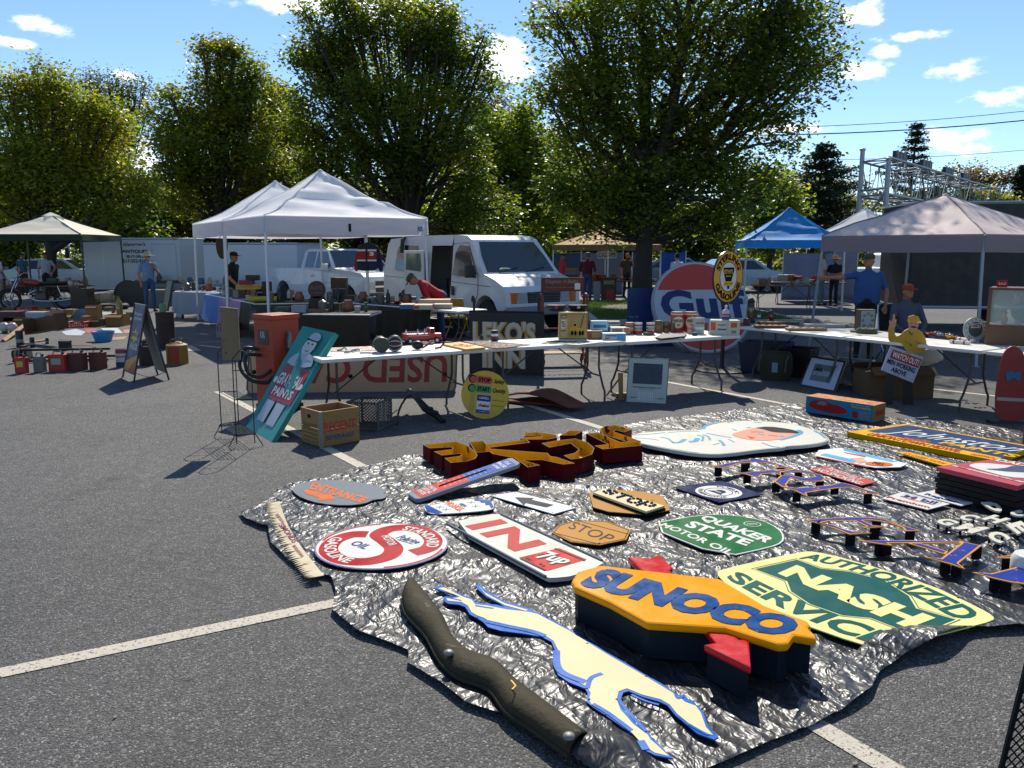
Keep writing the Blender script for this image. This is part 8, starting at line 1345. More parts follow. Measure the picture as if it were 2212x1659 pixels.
# gold bottle, turned columns, tyre
p0,p1,h=span(zA,952,1004,908,760);r=(p1-p0).length/2;c=(p0+p1)/2;t=thing('display_bottle','big golden display bottle with a dark cap','bottle',c);mb=MB();mb.lathe([(r*.95,0),(r,.02),(r,h*.6),(r*.5,h*.78),(r*.32,h*.82),(r*.32,h*.95)],(0,0,0),18);obj('bottle',mb,mat('gold_glass','#8d7a34',.2,.1,coat=.4),t,smooth=50);mb=MB();mb.lathe([(r*.4,h*.93),(r*.4,h),(.001,h)],(0,0,0),14);obj('cap',mb,M_('#241a12'),t)
for i,(x0,x1,y,lab)in enumerate(((632,745,845,'short turned cream wooden baluster lying down'),(810,950,838,'thick ribbed cream spool lying by the bottle'))):a,b=G(*zA(x0,y)),G(*zA(x1,y));d=b-a;L_=d.length;k=.10 if i==0 else .20;t=thing('turned_baluster',lab,'baluster',a,atan2(d.y,d.x),'turned balusters');mb=MB();M=Matrix.Rotation(R(90),3,'Y');mb.lathe([(k*.7,0),(k*.7,L_*.08),(k*.45,L_*.12),(k*.5,L_*.2)]+[(k*(.92 if j%2 else 1.),L_*(.22+.06*j))for j in range(11)]+[(k*.5,L_*.9),(k*.7,L_*.93),(k*.7,L_)],(0,0,k),18,M);obj('column',mb,M_('#a89a70',.6),t,smooth=30)
c=G(*zA(930,865));t=thing('tyre','black tyre lying flat beyond the golden bottle','tyre',c);mb=MB();mb.tube([(.36*cos(a),.36*sin(a),.09)for a in np.linspace(0,2*pi,29)[:-1]],.09,10,closed=True);obj('tyre',mb,TYRE,t,smooth=60)
c=G(*zA(765,835));t=thing('straw_hat_box','tan round hat box beyond the cardboard carton','box',c);mb=MB();mb.lathe([(.2,0),(.2,.2),(.21,.2),(.21,.27),(.001,.28)],(0,0,0),20);obj('box',mb,M_('#a88a4a',.7),t,smooth=30)
# flat prints and mats on the ground
for i,(s,m,lab)in enumerate((('500,1050 620,1025 700,1050 660,1080 540,1078','#a9aeb8','scatter of blue-white cards on the asphalt'),('690,1030 780,1022 810,1052 710,1062','#a83028','flat red printed box lid on the asphalt'),('820,1020 960,1018 1005,1060 880,1062','#b9b8b0','two white sheets in plastic on the asphalt'),('485,1105 720,1100 760,1165 580,1160','#4a3c36','dark patterned mat on the asphalt'),('900,1095 1040,1088 1010,1112 900,1118','#9c7a48','thin tan board lying beyond the basin'),('420,900 700,880 1050,900 900,912','#8fa39c','pale green cloth spread under the boxes'),('5,880 330,856 500,868 200,890','#8fa0b8','pale blue cloth under the motorcycle'),('1440,1170 1560,1160 1640,1200 1500,1210','#a3937c','scattered paper leaflets beyond the yellow fuel can'),('1005,1035 1060,1030 1060,1060 1010,1062','#b06a50','small orange print card on the asphalt'))):paper(lab,zA,s,mat('flat_'+m.strip('#'),m,.6,.3,12,worn=('#6a6660',.66,9.)),h=.002,th=.006,name='ground_print',cat='print')
o=G(*zA(105,1305));t=thing('iron_gearwork','rusty iron gear frame lying beside the oil cans','machine part',o,R(6));IR=mat('gear_rust','#2e2420',.75,.3,12)
for y,z in((.0,.03),(.35,.05),(.12,.20)):mb=MB();mb.tube([(0,y,z),(1.5,y+.05,z)],.022,6);obj('rail',mb,IR,t)
for k in range(4):mb=MB();mb.lathe([(.05,-.02),(.11,-.02),(.11,.02),(.05,.02)],(.06+.02*k,.1*k,.12),12,Matrix.Rotation(R(80),3,'Y'));obj('gear',mb,IR,t)
# motorcycle
def motorcycle():
    rw,fwv=G(*zA(535,868)),G(*zA(95,872));d=fwv-rw;L_=d.length;t=thing('motorcycle','red and black vintage motorcycle standing side-on','motorcycle',rw,atan2(d.y,d.x));k=L_/1.42;ORR=mat('moto_red','#7a2214',.3,.1,coat=.3);MR=Matrix.Rotation(R(90),3,'X');r=.325
    for x in(0,L_):
        mb=MB();mb.tube([(x+r*.87*cos(a),0,r+r*.87*sin(a))for a in np.linspace(0,2*pi,33)[:-1]],.048,8,closed=True);w=obj('wheel',mb,TYRE,t,smooth=60);mb=MB();mb.tube([(x+r*.74*cos(a),0,r+r*.74*sin(a))for a in np.linspace(0,2*pi,29)[:-1]],.016,6,closed=True);mb.lathe([(.05,-.05),(.05,.05)],(x,0,r),12,MR);obj('rim',mb,CHR,w,smooth=60);mb=MB();[mb.tube([(x,.03*(-1)**j,r),(x+r*.73*cos(a),0,r+r*.73*sin(a))],.003,4)for j,a in enumerate(np.linspace(0,2*pi,19)[:-1])];tag(obj('spokes',mb,CHR,w),kind='stuff')
        mb=MB();a0,a1=(R(15),R(160))if x else(R(10),R(150));mb.grid(lambda s,q:Vector((x+(r+.035)*cos(a0+(a1-a0)*s),-.065+.13*q,r+(r+.035)*sin(a0+(a1-a0)*s)+.02*sin(pi*q))),18,4);obj('fender',mb,ORR,t,smooth=60,solid=.006)
    for y in(-.09,.09):mb=MB();mb.tube([(L_,y,r),(L_-.12*k,y,r+.35),(L_-.26*k,y,.98)],.022,8);obj('fork',mb,CHR,t,smooth=60)
    mb=MB();mb.tube(spline([(L_-.42*k,-.38,1.1),(L_-.32*k,-.2,1.13),(L_-.26*k,0,1.03),(L_-.32*k,.2,1.13),(L_-.42*k,.38,1.1)],5),.013,6);obj('handlebar',mb,CHR,t,smooth=60);mb=MB();mb.lathe([(.02,-.1),(.085,-.04),(.09,.03),(.08,.04),(.001,.045)],(L_-.12*k,0,.92),16,Matrix.Rotation(R(90),3,'Y'));obj('headlamp',mb,CHR,t,smooth=50)
    for y in(-.4,.4):mb=MB();mb.ell((L_-.38*k,y,1.28),(.015,.06,.045),10,6);mb.tube([(L_-.4*k,y*.9,1.1),(L_-.38*k,y,1.26)],.006,5);obj('mirror',mb,CHR,t)
    mb=MB();mb.loft([[Vector((x,w*cos(a),z+hh*sin(a)))for a in np.linspace(0,2*pi,15)[:-1]]for x,w,hh,z in((L_*.42,.06,.05,.80),(L_*.47,.12,.10,.82),(L_*.58,.14,.12,.84),(L_*.68,.12,.11,.86),(L_*.75,.05,.05,.87))]);obj('fuel_tank',mb,ORR,t,smooth=60);mb=MB();mb.loft([[Vector((x,w*cos(a),z+.05*sin(a)))for a in np.linspace(0,2*pi,13)[:-1]]for x,w,z in((L_*-.1,.08,.84),(L_*0,.13,.83),(L_*.2,.14,.81),(L_*.42,.11,.82))]);obj('seat',mb,M_('#151312',.55),t,smooth=60)
    mb=MB();mb.tube([(L_*.76,0,.93),(L_*.6,0,.45),(L_*.35,0,.3),(L_*.2,0,.4),(L_*.35,0,.74),(L_*.74,0,.82)],.02,6);mb.tube([(L_*.35,0,.74),(-.18,0,.78)],.02,6);mb.tube([(L_*.2,0,.4),(0,-.1,r)],.02,6);mb.tube([(L_*.2,0,.4),(0,.1,r)],.02,6);obj('frame',mb,TRIM,t,smooth=60)
    mb=MB();mb.box((L_*.42,0,.42),(.34,.26,.24));obj('crankcase',mb,M_('#4a4846',.4,metal=.5),t,bevel=.04)
    for x,ang in((L_*.36,-18),(L_*.50,18)):
        for j in range(6):mb=MB();M=Matrix.Rotation(R(ang),3,'Y');mb.lathe([(.085,-.008),(.085,.008)],Vector((x,0,.54))+M@Vector((0,0,.03*j)),14,M);obj('cooling_fin',mb,M_('#5a5856',.4,metal=.5),t)
    for y in(-.15,.15):mb=MB();mb.tube(spline([(L_*.5,y*.6,.6),(L_*.62,y,.5),(L_*.5,y,.3),(L_*.1,y,.28),(-.3,y,.34)],5),.03,8);obj('exhaust',mb,CHR,t,smooth=60);mb=MB();mb.tube([(0,y*.8,r),(.12*k,y*.9,.74)],.02,8);obj('shock',mb,CHR,t,smooth=60)
    mb=MB();mb.prism([(-.2,-.07,.86),(-.46,-.05,.84),(-.50,-.05,.90),(-.3,-.07,.93)],(0,.14,0));obj('tail_cowl',mb,ORR,t,bevel=.02);mb=MB();mb.ell((-.5,0,.84),(.03,.05,.04),10,6);obj('tail_lamp',mb,mat('marker_red',''),t);mb=MB();mb.tube([(L_*.3,-.1,.3),(L_*.22,-.28,.0)],.014,6);obj('kick_stand',mb,TRIM,t)
motorcycle()
# framed mirrors leaning by the cloth table
for i,(x0,x1,xb0,xb1,yt,yb)in enumerate(((1365,1398,1330,1362,622,905),(1500,1532,1448,1480,642,945))):
    bl,br=G(*zA(xb0,yb-8)),G(*zA(xb1,yb));bl,br=bl+(bl-br)*.5,br;Yt=bl.y+.55;tl=W(*zA(x0,yt),Yt);tr=tl+(br-bl);t,o,f,n=board('leaning_mirror',('tall dark narrow mirror leaning behind the hat man','tall pale-faced narrow mirror leaning by the cloth table')[i],'frame',bl,br,tr,tl,TRIM,.04,'leaning narrow mirrors');patch(t,o,f,n,rect(.1,.9,.03,.97),M_('#8a8676'),.002,'face')
# ------------------------------------------------------------------ cloth-covered tables under the white tents
def draped(label,a,b,depth,cloths,h=.74,group='cloth-covered stall tables',far=True):
    a,b=Vector((a[0],a[1],0)),Vector((b[0],b[1],0));d=(b-a);L_=d.length;d.normalize();n=Vector((d.y,-d.x,0));table(a,b,label,depth,h=h-.006,group=group);out=[]
    for(s0,s1,m,drop,lab,dep)in cloths:
        p0=a+d*(L_*s0);t=thing('tablecloth',lab,'cloth',p0,atan2(d.y,d.x),'stall tablecloths');w=L_*(s1-s0);mb=MB()
        def fn(s,q):
            if q<.4:k=q/.4;return Vector((w*s,depth*dep*(1-k),h+.004))
            k=(q-.4)/.6;amp=.045*k;return Vector((w*s+.02*sin(7*s)*k,-.02-amp*(1+sin(w*s*17+2*sin(w*s*5)))-.03*k,h-drop*k+.015*sin(w*s*9)*k))
        mb.grid(fn,max(14,int(w*30)),14);obj('cloth',mb,m,t,smooth=70)
    return a,d,n,L_
CBLU=mat('cloth_sheet_blue','#5f80b8',.85,.06,5,trans=.15);CPNK=mat('cloth_sheet_pink','#b08aa8',.85,.06,5,trans=.15);COLV=mat('cloth_olive','#37351f',.9,.12,8);CGRY=mat('cloth_slate','#5d6472',.9,.08,6);CBRN=mat('cloth_brown','#33281a',.9,.18,7);CSTR=mat('cloth_striped','#4a4048',.9,.25,5,stretch=(14,.3,.3),worn=('#7a3f3c',.63,3.));CWHT=mat('cloth_pale','#8a8f98',.85,.06,6)
draped('table in blue and pink cloths along the tent edge',(-7.9,21.4),(-5.5,17.65),.76,[(0,.42,CBLU,.66,'sky blue cloth draped over the tent-side table',.98),(.36,.80,CPNK,.70,'pink cloth draped over the blue one',1.0),(.79,1.0,COLV,.6,'olive blanket end beside the pink cloth',.98)])
draped('table under olive blanket behind the gas pump',(-5.4,17.5),(-3.75,17.9),.8,[(0,1,COLV,.62,'long olive blanket draped behind the gas pump',.98)])
draped('low table under a brown blanket right of the pump',(-3.8,15.0),(-2.55,14.85),.8,[(0,1,CBRN,.72,'dark brown blanket draped over the low table',.98)],h=.72)
draped('long table in slate and striped cloths running from the tent',(-3.72,18.05),(-1.0,15.35),.76,[(0,.14,CGRY,.5,'slate cloth end on the long tent table',.98),(.13,.36,CSTR,.6,'striped woven cloth with red bands',.99),(.35,.80,CBRN,.64,'dark brown cloth with soft folds',.98)])
draped('table in pale cloth behind the leaning frames',(-9.2,22.6),(-7.2,21.8),.76,[(0,1,CWHT,.6,'pale grey cloth on the table behind the frames',.98)])
BL=.748
tin('tall woven brown basket with pale discs',span(zO,1012,1180,540,262,BL),mat('basket_brown','#3f2f1e',.85,.3,14,worn=('#8a7a62',.66,5.)),name='basket',cat='basket');carton('yellow painted wooden toy stall on legs',span(zO,568,940,400,322,BL+.25),.3,M_('#c0932a'),name='toy_stall',cat='toy');carton('red tin tray standing on the yellow toy stall',span(zO,622,850,318,240,BL+.36),.2,M_('#7a1c1c'),name='tin_tray',cat='tray');carton('black case behind the yellow toy stall',span(zO,738,935,242,148,BL+.45),.25,M_('#17161a'),name='black_case',cat='case');carton('grey glass-sided box under the yellow toy stall',span(zO,500,720,552,400,BL),.3,M_('#4a4238'),[(.1,.5,.1,.9,M_('#7d7a74')),(.6,.95,.1,.9,M_('#2a2420'))],name='specimen_box')
t=tin('green bottle with an orange label',span(zO,358,420,432,312,BL),M_('#3f6a34'),[(.2,.6,M_('#b06a22'))],name='bottle',cat='bottle',neck=True,lid=LETW);tin('white spray bottle on the olive blanket',span(zO,1455,1512,548,396,BL),M_('#a8b0ba'),name='bottle',cat='bottle',neck=True);tin('amber carved wooden figure on the tent table',span(zO,815,920,552,392,BL),M_('#8a5216',.4),name='carved_figure',cat='figure',neck=True);tin('orange pot beside the white spray bottle',span(zO,1500,1575,492,408,BL),M_('#b0691e'),name='pot',cat='pot')
lying('yellow roll of cloth on the olive blanket',zO,1035,612,.6,.06,R(8),M_('#a89a2c',.7),M_('#8a7d22'),'cloth_roll',BL);lying('orange gourd at the end of the yellow roll',zO,1250,600,.2,.05,R(10),M_('#b8451c'),M_('#9c3a18'),'gourd',BL)
# round wooden drum sign on a stand
p=G(*zO(1975,735),.722);t=thing('round_board','round brown lettered board on a tapered stand','sign',p);r=.17;c=Vector((0,.1,.2+r));ex,ey=Vector((1,0,0)),UP;n=Vector((0,-1,0));mb=MB();mb.prism([q for q in disc(c,ex,ey,r,30)],n*.04);obj('disc',mb,M_('#4a2c22',.6),t);mb=MB();mb.prism([(-.2,.06,0),(.2,.06,0),(.12,.06,.24),(-.12,.06,.24)],(0,.1,0));obj('stand',mb,M_('#3a2a22',.7),t);letters(t,'BLATZ',lambda x,y:c+ex*((x-.5)*.24)+UP*(.0+.07*y)+n*.045,M_('#7a5a48'),Vector(),n=n,lift=.0);letters(t,'OLD HEIDELBERG',lambda x,y:c+ex*((x-.5)*.22)+UP*(-.08+.035*y)+n*.045,M_('#7a5a48'),Vector(),n=n,lift=.0)
lantern('small black barn lantern behind the round board',zO,1745,1800,345,250,M_('#1d1c1c'),mat('amber_dark',''))
for i,(lab,z,x0,x1,yb,yt,dp,m,hz)in enumerate((('white and blue spark plug box on the low table',zO,1535,1790,800,675,.2,'#8d8f98',.722),('flat green box on the low table',zO,1240,1500,770,705,.2,'#3a4a3c',.722),('brown wooden tray on the low table',zO,1830,2180,800,750,.25,'#6a4a30',.722),('brown leather suitcase on the long table',zN,258,560,430,215,.25,'#3a2418',BL+.12),('dark wooden chest under the suitcase',zN,285,540,640,432,.3,'#2a2219',BL),('dark flat case beside the slate cloth',zN,480,720,650,560,.3,'#33302c',BL),('white plastic tray box on the long table',zN,722,905,655,560,.45,'#8d9296',BL),('grey metal tray beside the white tray box',zN,905,1290,655,590,.4,'#7a7c80',BL),
        ('blue rimmed tan tin box on the long table',zN,1662,1900,715,600,.16,'#8a6a3c',BL),('flat blue game box at the table end',zN,1592,1860,820,735,.4,'#2f6a94',BL),('flat cream game box with a red panel',zN,1865,2212,830,745,.4,'#b8ae94',BL),('deep cream box with bright papers',zC,618,914,975,935,.35,'#b9a684',BL+.06),('worn cream box under the deep cream box',zC,755,930,1020,978,.3,'#a8987a',BL))):
    carton(lab,span(z,x0,x1,yb,yt,hz),dp,M_(m),name='stall_box',group='boxes on the stall tables',prints=([(.02,.3,.15,.85,M_('#b0432c'))]if 'red panel' in lab else()),lid=(M_('#2f6f98')if 'blue rimmed' in lab else None),top=(mat('bright_papers','#c9743c',.5,.4,10,worn=('#d0c8b0',.55,8.))if 'papers' in lab or 'game' in lab else None))
for i,(lab,z,x0,x1,yb,yt,m)in enumerate((('cream striped tin on the long table',zN,1398,1490,680,575,'#8d8670'),('small red cup on the long table',zN,1330,1385,662,608,'#8a1c28'),('dark bronze urn on the long table',zN,950,1030,705,625,'#3a3026'),('grey pewter mug on the long table',zN,790,880,700,610,'#4a4844'),('brass bowl on the long table',zN,1145,1300,650,600,'#8a6a34'),('small bottle of blue glass by the brass bowl',zN,1040,1100,720,650,'#44586a'))):tin(lab,span(z,x0,x1,yb,yt,BL),M_(m,.35),name='tin_mug' if 'mug' in lab or 'cup' in lab else 'tin_pot',cat='pot')
p=G(*zN(1600,720),BL);t=thing('iron_finial','thin black iron finial standing on the long table','finial',p);mb=MB();mb.lathe([(.03,0),(.012,.03),(.01,.12),(.03,.14),(.04,.16),(.02,.19),(.03,.2),(.01,.23)],(0,0,0),10);obj('finial',mb,IRN,t,smooth=50)
p=G(*zN(1545,725),BL);t=thing('glass_dish','ruby red glass dish catching the sun','dish',p);mb=MB();mb.lathe([(.02,0),(.07,.03),(.085,.06),(.08,.06),(.06,.03),(.001,.01)],(0,0,0),16);obj('dish',mb,mat('ruby_dish','#a01428',.1,.05,coat=.5,trans=.4),t,smooth=60)
# small clutter on the tent tables, each its own little thing
CL=[('brass candlestick',[(.03,0),(.01,.02),(.012,.1),(.025,.12)],'#8a6a2c'),('dark glass bottle',[(.025,0),(.025,.1),(.01,.13),(.01,.16)],'#1f2a1c'),('white china cup',[(.025,0),(.035,.05),(.036,.06)],'#b0aea8'),('copper pot',[(.04,0),(.05,.04),(.03,.08),(.032,.09)],'#7a4226'),('pewter jar',[(.035,0),(.035,.08),(.02,.09),(.001,.1)],'#55524c'),('green glass vase',[(.02,0),(.04,.05),(.015,.1),(.03,.13)],'#3c5a40')]
spots=[(-7.4,21.1),(-7.1,20.5),(-6.75,19.9),(-6.3,19.3),(-5.9,18.6),(-5.2,17.95),(-4.8,18.1),(-4.35,18.2),(-4.0,18.3),(-3.4,18.1),(-3.05,17.8),(-2.75,17.4),(-2.3,17.1),(-1.95,16.7),(-3.5,15.35),(-3.2,15.4),(-2.85,15.3),(-8.9,22.8),(-8.4,22.6),(-7.9,22.4)]
places=['at the back of the blue cloth','beside the blue cloth fold','on the pink cloth','at the pink cloth edge','where pink meets olive','behind the pump top','near the woven basket','before the round board','beside the round board','on the slate cloth','near the suitcase','on the striped cloth','by the white tray box','on the brown folds','on the low brown table','beside the spark plug box','at the low table end','on the pale grey cloth','amid the pale grey cloth','at the far pale cloth end']
for i,((x,y),pl_)in enumerate(zip(spots,places)):
    for j in range(2):
        nm,pr,m=CL[(i*2+j*3)%6];k=1.3+.5*((i*7+j*5)%3);p=(x+(.14 if j else 0),y+(.1 if j else 0),BL if not 14<=i<=16 else .727);t=thing(nm.replace(' ','_'),('taller ' if j else '')+nm+' '+pl_,nm.split()[-1],p,group='small wares on the tent tables');mb=MB();mb.lathe([(r*k,z*k)for r,z in pr],(0,0,0),12);obj('vessel',mb,M_(m,.35),t,smooth=50)
# racing jacket on a hanger at the tent edge
zc=2.0;c=W(796,560,18.3);o=Vector((c.x,c.y,0));t=thing('racing_jacket','red and navy racing jacket hung from the tent','jacket',o);JN=M_('#1b2238',.8);JR=M_('#98251c',.8)
def jk(z,s,m,nm,lift,th=.05,sm=0):
    P=[W(*p,18.3)for p in px(z,s)];P=smooth_poly(P,1)if sm else P;mb=MB(o);mb.prism([p+Vector((0,-lift,0))for p in P],(0,-th,0));obj(nm,mb,m,t,bevel=.012 if th>.02 else 0)
jk(zB,'1730,850 1765,840 1800,840 1860,870 1880,980 1885,1100 1700,1105 1680,1080 1680,900',JN,'body',0,.12,1);jk(zB,'1725,855 1680,890 1645,1100 1690,1112 1700,950',JR,'sleeve',-.01,.10,1);jk(zB,'1840,860 1885,890 1925,1110 1880,1118 1865,950',JN,'sleeve',-.01,.10,1);jk(zB,'1682,905 1862,905 1862,1015 1682,1015',JR,'chest_panel',.122,.006);jk(zB,'1682,905 1862,905 1862,922 1682,922',LETW,'stripe',.130,.004);jk(zB,'1682,1000 1862,1000 1862,1015 1682,1015',LETW,'stripe',.130,.004);jk(zB,'1762,850 1780,850 1780,1105 1762,1105',JN,'zip_band',.132,.006)
q=[W(*p,18.3)+Vector((0,-.136,0))for p in px(zB,'1797,965 1838,965 1838,930 1797,930')];letters(t,'3',bil(q),LETW,o,n=Vector((0,-1,0)),lift=.003,bold=.05);mb=MB(o);cc=W(*zB(1790,825),18.3);mb.tube(spline([W(*zB(1700,870),18.3),cc-UP*.05,cc,cc+UP*.06],4),.01,5);obj('hanger',mb,M_('#2a7a5a'),t)
p=W(*zB(415,890),20.6);o=Vector((p.x,p.y,0));t=thing('camouflage_vest','mottled olive vest hanging from the rear tent frame','vest',o);P=[W(*q,20.6)for q in px(zB,'365,805 468,800 470,900 450,980 415,1000 380,960 362,880')];mb=MB(o);mb.prism(smooth_poly(P,1),(0,-.08,0));obj('vest',mb,mat('camo_green','#3c3a26',.85,.4,9),t,bevel=.02);mb=MB(o);mb.tube([P[0].lerp(P[1],.2),P[0].lerp(P[1],.5)+UP*.1,P[0].lerp(P[1],.8)],.01,5);obj('hanger',mb,TRIM,t)
# wooden box on the asphalt by the pink cloth, yellow folding chair, black bins
carton('pale and brown wooden box by the pink cloth',span(zO,232,540,1240,1010),.5,M_('#5a3c34',.7),[(.0,.35,.02,.98,M_('#8d7f70')),(.07,.12,.5,.9,TRIM),(.24,.29,.5,.9,TRIM)],name='wooden_box');tub('grey metal washtub under the long table',G(*zN(800,1420))+Vector((0,.3,0)),.6,.6,.45,R(20),M_('#2c3034',.5),M_('#4a4f54',.4),'washtub','tub',group='tubs under the tent tables')
p=G(*zC(985,1310))+Vector((.0,.1,0));t=thing('folding_chair','yellow metal folding chair beside the inn sign','chair',p,R(-25));YC=M_('#b38a1c',.45)
for x in(-.2,.2):
    mb=MB();mb.tube([(x,.22,0),(x,-.02,.45),(x,-.14,.85)],.013,6);obj('leg',mb,YC,t,smooth=60);mb=MB();mb.tube([(x*.9,-.24,0),(x*.9,.18,.46)],.013,6);obj('leg',mb,YC,t,smooth=60)
mb=MB();mb.box((0,.02,.45),(.4,.38,.02));obj('seat',mb,YC,t,bevel=.008);mb=MB();mb.box((0,-.12,.76),(.4,.02,.18),M=Matrix.Rotation(R(-12),3,'X'));obj('backrest',mb,YC,t,bevel=.008)
mb=MB();p=G(*zC(700,1320))+Vector((0,.5,0));carton('black plastic bin with white print under the table end',(p,p+Vector((.7,-.1,0)),.4),.4,M_('#141517'),texts=[('HERSHEYS',.3,.7,.5,.62,LETW)],name='storage_bin',cat='bin')
p=G(1993,800)+Vector((.1,1.0,0));t=thing('camp_chair','dark folding camp chair with bright tube frame','chair',p)
for x in(-.3,.3):
    mb=MB();mb.tube([(x,-.25,0),(x,.2,.45),(x,.3,.95)],.014,6);obj('leg',mb,CHR,t,smooth=60);mb=MB();mb.tube([(x,.25,0),(x,-.25,.43)],.014,6);obj('leg',mb,CHR,t,smooth=60)
mb=MB();mb.box((0,0,.42),(.58,.46,.012));obj('seat',mb,TRIM,t);mb=MB();mb.box((0,.27,.72),(.58,.012,.44));obj('backrest',mb,TRIM,t);mb=MB();mb.tube([(-.3,.3,.95),(.3,.3,.95)],.014,6);obj('top_rail',mb,CHR,t)
# ------------------------------------------------------------------ far stalls
def stall(label,a,b,h=.75,m=None,goods=10,words=(),depth=.8,drop=.0):
    a,b=Vector((a[0],a[1],0)),Vector((b[0],b[1],0));d=(b-a).normalized();table(a,b,label,depth,M_(m or '#6a4a34'),h,group='far stall tables');L_=(b-a).length;n=Vector((-d.y,d.x,0));rr=random.Random(len(label)*7);prev=''
    for k in range(goods):
        s=(k+.5)/goods*L_;p=a+d*s+n*rr.uniform(.15,depth-.15);kind=rr.choice(('box','jar','box','pot','dish'));cm=rr.choice(('#8a2f24','#a89a80','#3a5a78','#5a4a3a','#b0a898','#7a6a2c','#2c3a30','#9c6a3c','#c0bdb4','#4a2a2a'));cn={'#8a2f24':'dull red','#a89a80':'buff','#3a5a78':'steel blue','#5a4a3a':'brown','#b0a898':'stone grey','#7a6a2c':'ochre','#2c3a30':'dark green','#9c6a3c':'tan','#c0bdb4':'off-white','#4a2a2a':'maroon'}[cm]
        sz=rr.uniform(.8,1.7);me_='%s %s %s'%('small' if sz<1.1 else 'middling' if sz<1.4 else 'large',cn,kind)
        t=thing('stall_'+kind,'%s %s on the %s'%(me_,'beside the '+prev if k else 'at the end',words or label),kind,(p.x,p.y,h),rr.uniform(-.6,.6),'goods on the far stalls');prev=cn+' '+kind;mb=MB()
        if kind=='box':mb.box((0,0,.07*sz),(.2*sz,.16*sz,.14*sz));obj('body',mb,M_(cm),t,bevel=.006)
        else:mb.lathe([(r*sz,z*sz)for r,z in{'jar':[(.05,0),(.06,.1),(.03,.16),(.035,.18)],'pot':[(.06,0),(.09,.08),(.06,.14),(.07,.15)],'dish':[(.05,0),(.13,.03),(.14,.045)]}[kind]],(0,0,0),12);obj('body',mb,M_(cm,.35),t,smooth=50)
stall('stall table under the cream canopy',(-16.6,26.2),(-13.4,25.8),goods=12,words='cream canopy stall table');stall('stall table before the lettered trailer',(-13.1,28.2),(-10.4,28.6),goods=10,words='trailer-front stall table',m='#4a4036');stall('stall table beyond the hat man',(-9.9,26.4),(-8.4,27.4),goods=7,words='table beyond the hat man',m='#8d9098');stall('red-topped stall table under the tan canopy',(2.4,30.2),(5.2,29.9),goods=12,words='tan canopy stall table',m='#7a2a22');stall('second red-topped stall table by the island tree',(5.3,29.6),(7.4,29.4),goods=7,words='island tree stall table',m='#7a2a22');stall('wooden stall bench under the blue canopy',(7.6,26.4),(9.6,26.0),goods=9,words='blue canopy stall bench',m='#7a5a34');stall('dark red stall table behind the blue canopy',(9.0,28.9),(11.4,28.4),goods=9,words='table behind the blue canopy',m='#5a1c1c');stall('olive crate table right of the straw hat woman',(10.6,25.4),(11.9,25.0),goods=4,words='olive crate table',m='#5a5a40')
# hand-lettered cigar sign, schlitz-like box, sheets and tarpaulins of the far stalls
q=[W(*p,29.6)for p in px(zD,'597,518 778,514 776,443 595,448')];t,o,f,n=board('cigar_sign','hand-lettered white cardboard sign under the tan canopy','sign',*q,M_('#b9b9b0',.6),.01);tx(t,o,f,n,'CIGARS',.06,.94,.2,.8,LETK,.004,bold=.0)
for x in(.04,.96):mb=MB(o);mb.tube([f(x,1),f(x,1)+UP*.12],.004,4);obj('string',mb,TRIM,t)
p0,p1=W(*zD(640,900),28.9),W(*zD(770,900),28.9);p0.z=p1.z=0;t=carton('red beer crate with a lettered picture panel',(p0,p1,.9),.4,M_('#3a1c18'),[(.08,.92,.08,.92,M_('#2c3a22')),(.3,.85,.1,.55,M_('#a82420'))],[('SCHLITZ',.12,.88,.74,.88,M_('#b8a06a'))],name='beer_crate',cat='crate');p0,p1=W(*zD(562,900),29.2),W(*zD(622,900),29.2);p0.z=p1.z=0;carton('white upright panel leaning beside the beer crate',(p0,p1,.75),.03,M_('#9c9ca0'),name='blank_signboard',cat='signboard')
for lab,a,b,h,Y,m in(('grey-blue cloth wall at the back of the blue canopy',1690,1800,1.75,30.5,'#7d86a0'),('pale cloth wall beside the blue canopy',1800,1850,1.8,30.8,'#8a8698'),('bright blue tarpaulin hung between the far stalls',1425,1480,1.75,38,'#1a4f9c'),('grey sheet wall at the back of the tan canopy',1255,1345,1.75,34,'#6d7788'),('second blue tarpaulin beside the tan canopy',1365,1405,1.7,36.5,'#1f4f94')):
    x0,x1=W(a,600,Y).x,W(b,600,Y).x;t=thing('hung_tarpaulin',lab,'tarpaulin',(x0,Y,0),group='sheets hung at the far stalls');w=x1-x0;mb=MB();mb.grid(lambda s,q:Vector((w*s,.05*sin(w*s*7)*(1-.4*q),.02+(h-.02)*q-.04*sin(pi*s)*q)),24,8);obj('sheet',mb,mat('tarp_'+m.strip('#'),m,.6,.08,4,trans=.25),t,smooth=70,solid=.004)
    for x in(0,w):mb=MB();mb.tube([(x,0,0),(x,0,h+.05)],.02,5);obj('pole',mb,POST,t)
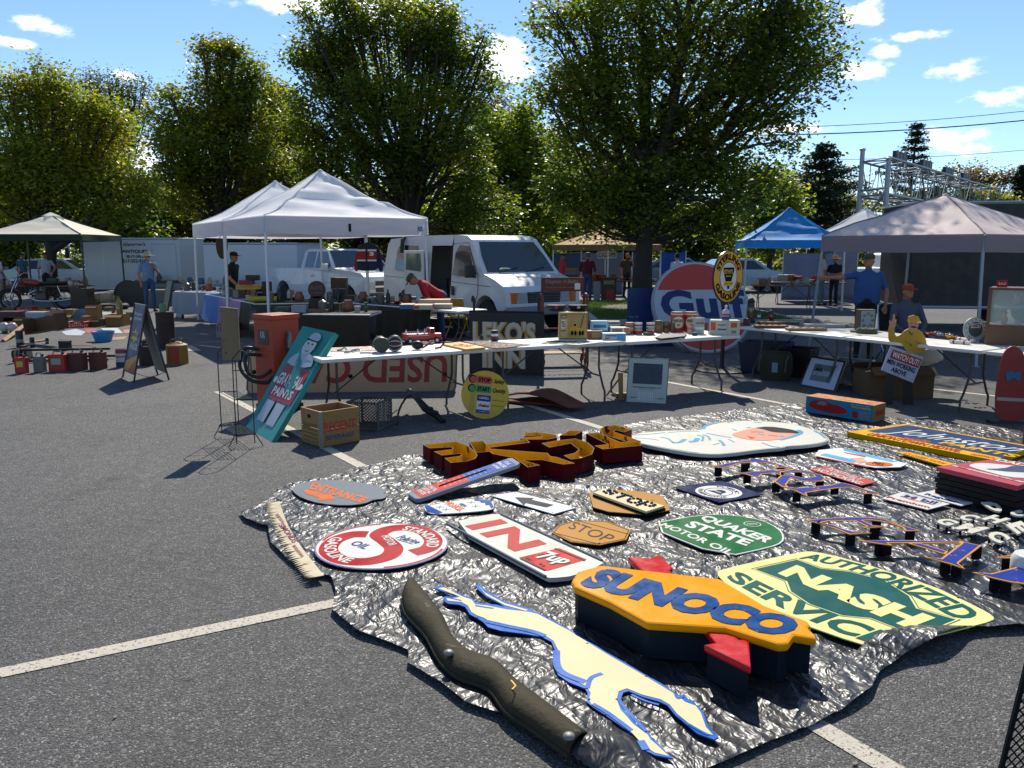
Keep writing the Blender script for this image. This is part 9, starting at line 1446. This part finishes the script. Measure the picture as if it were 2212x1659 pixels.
# large arched iron pieces by the trailer
p=G(*zA(870,720))+Vector((0,2,0));t=thing('iron_flower','rust-brown sheet-metal flower sculpture by the trailer','sculpture',(p.x,27.6,0));mb=MB();mb.cyl((0,0,0),(0,0,.8),.03,n=8);obj('stem',mb,RST,t)
for k in range(5):a=R(-70+35*k);mb=MB();mb.ell((.3*sin(a),0,.85+.22*cos(a)),(.11,.03,.24),10,6,Matrix.Rotation(a,3,'Y'));obj('petal',mb,RST,t,smooth=60)
p=Vector((W(*zA(1055,660),27.9).x,27.9,0));t=thing('half_barrel','dark arched barrel top standing behind the hat man','barrel',p);mb=MB();mb.prism([(.48*cos(a),0,.45+.38*sin(a))for a in np.linspace(0,pi,17)]+[(-.48,0,0),(.48,0,0)],(0,.5,0));obj('barrel',mb,M_('#46423a',.7),t);mb=MB();mb.tube([(.49*cos(a),-.01,.45+.39*sin(a))for a in np.linspace(0,pi,17)],.015,5);obj('hoop',mb,IRN,t)
for i,(x,Y,w,h,m,lab)in enumerate(((-10.9,27.4,1.0,.55,'#55534c','grey wooden chest on the asphalt before the trailer'),(-11.9,27.0,.7,.5,'#6a665c','pale grey crate beside the wooden chest'),(-10.8,26.6,.9,.38,'#7d8084','long grey metal locker lying before the chest'),(-13.6,25.6,.5,.6,'#3a2c22','dark brown cabinet beneath the cream canopy'))):carton(lab,(Vector((x,Y,0)),Vector((x+w,Y,0)),h),.5,M_(m,.7),name='storage_chest',cat='chest',lid=M_(m,.6))

# more boxes and wares filling the ground display at the left
for i,(x0,x1,yb,yt,dp,m,lab)in enumerate(((20,118,905,862,.25,'#6a4a2c','low brown crate behind the soda crate'),(268,372,880,850,.3,'#7d6038','kraft parcel by the motorcycle wheel'),(520,600,905,868,.25,'#8a6a40','square tan box beyond the pan'),(820,862,1000,950,.2,'#5a3a22','narrow brown box beside the open carton'),(1015,1060,985,955,.2,'#6d7074','grey metal cash box at the display end'),(430,520,905,872,.2,'#a09070','buff shoe box behind the blue printed box'),(665,715,985,930,.2,'#8d5a2a','upright orange-brown box by the tall carton'),(30,118,965,935,.25,'#4a2c20','dark red-brown case at the left display'),(440,500,1040,1000,.15,'#5c4630','little brown box before the blue printed box'),(1030,1080,930,895,.25,'#3f6a3a','green tin trunk behind the sandwich board'),(845,905,880,850,.25,'#6a5030','wooden cigar crate beyond the golden bottle'),(160,200,1215,1165,.12,'#2a241f','black iron block behind the red cans'),(480,555,1205,1135,.15,'#1f1c1a','black cash register drawer behind the red cans'),(640,740,1200,1182,.2,'#5a4632','flat wooden board behind the maroon can'))):
    carton(lab,span(zA,x0,x1,yb,yt),dp,M_(m,.7),name='display_box',group=GS,lid=M_(m,.6)if i%3==0 else None)
for i,(x0,x1,yb,yt,m,lab)in enumerate(((690,715,872,820,'#8a7a5c','cream stoneware jug beyond the tall carton'),(1085,1110,935,880,'#3a2c20','brown stoneware jug behind the sandwich board'),(340,372,905,868,'#8d9094','galvanised bucket by the kraft parcel'),(905,935,900,868,'#7a2a22','red enamel coffee pot by the open carton'),(560,590,985,948,'#5d6a72','blue-grey enamel mug by the blue printed box'))):tin(lab,span(zA,x0,x1,yb,yt),M_(m,.4),name='jug' if 'jug' in lab else 'pot',cat='jug' if 'jug' in lab else 'pot',neck='jug' in lab)
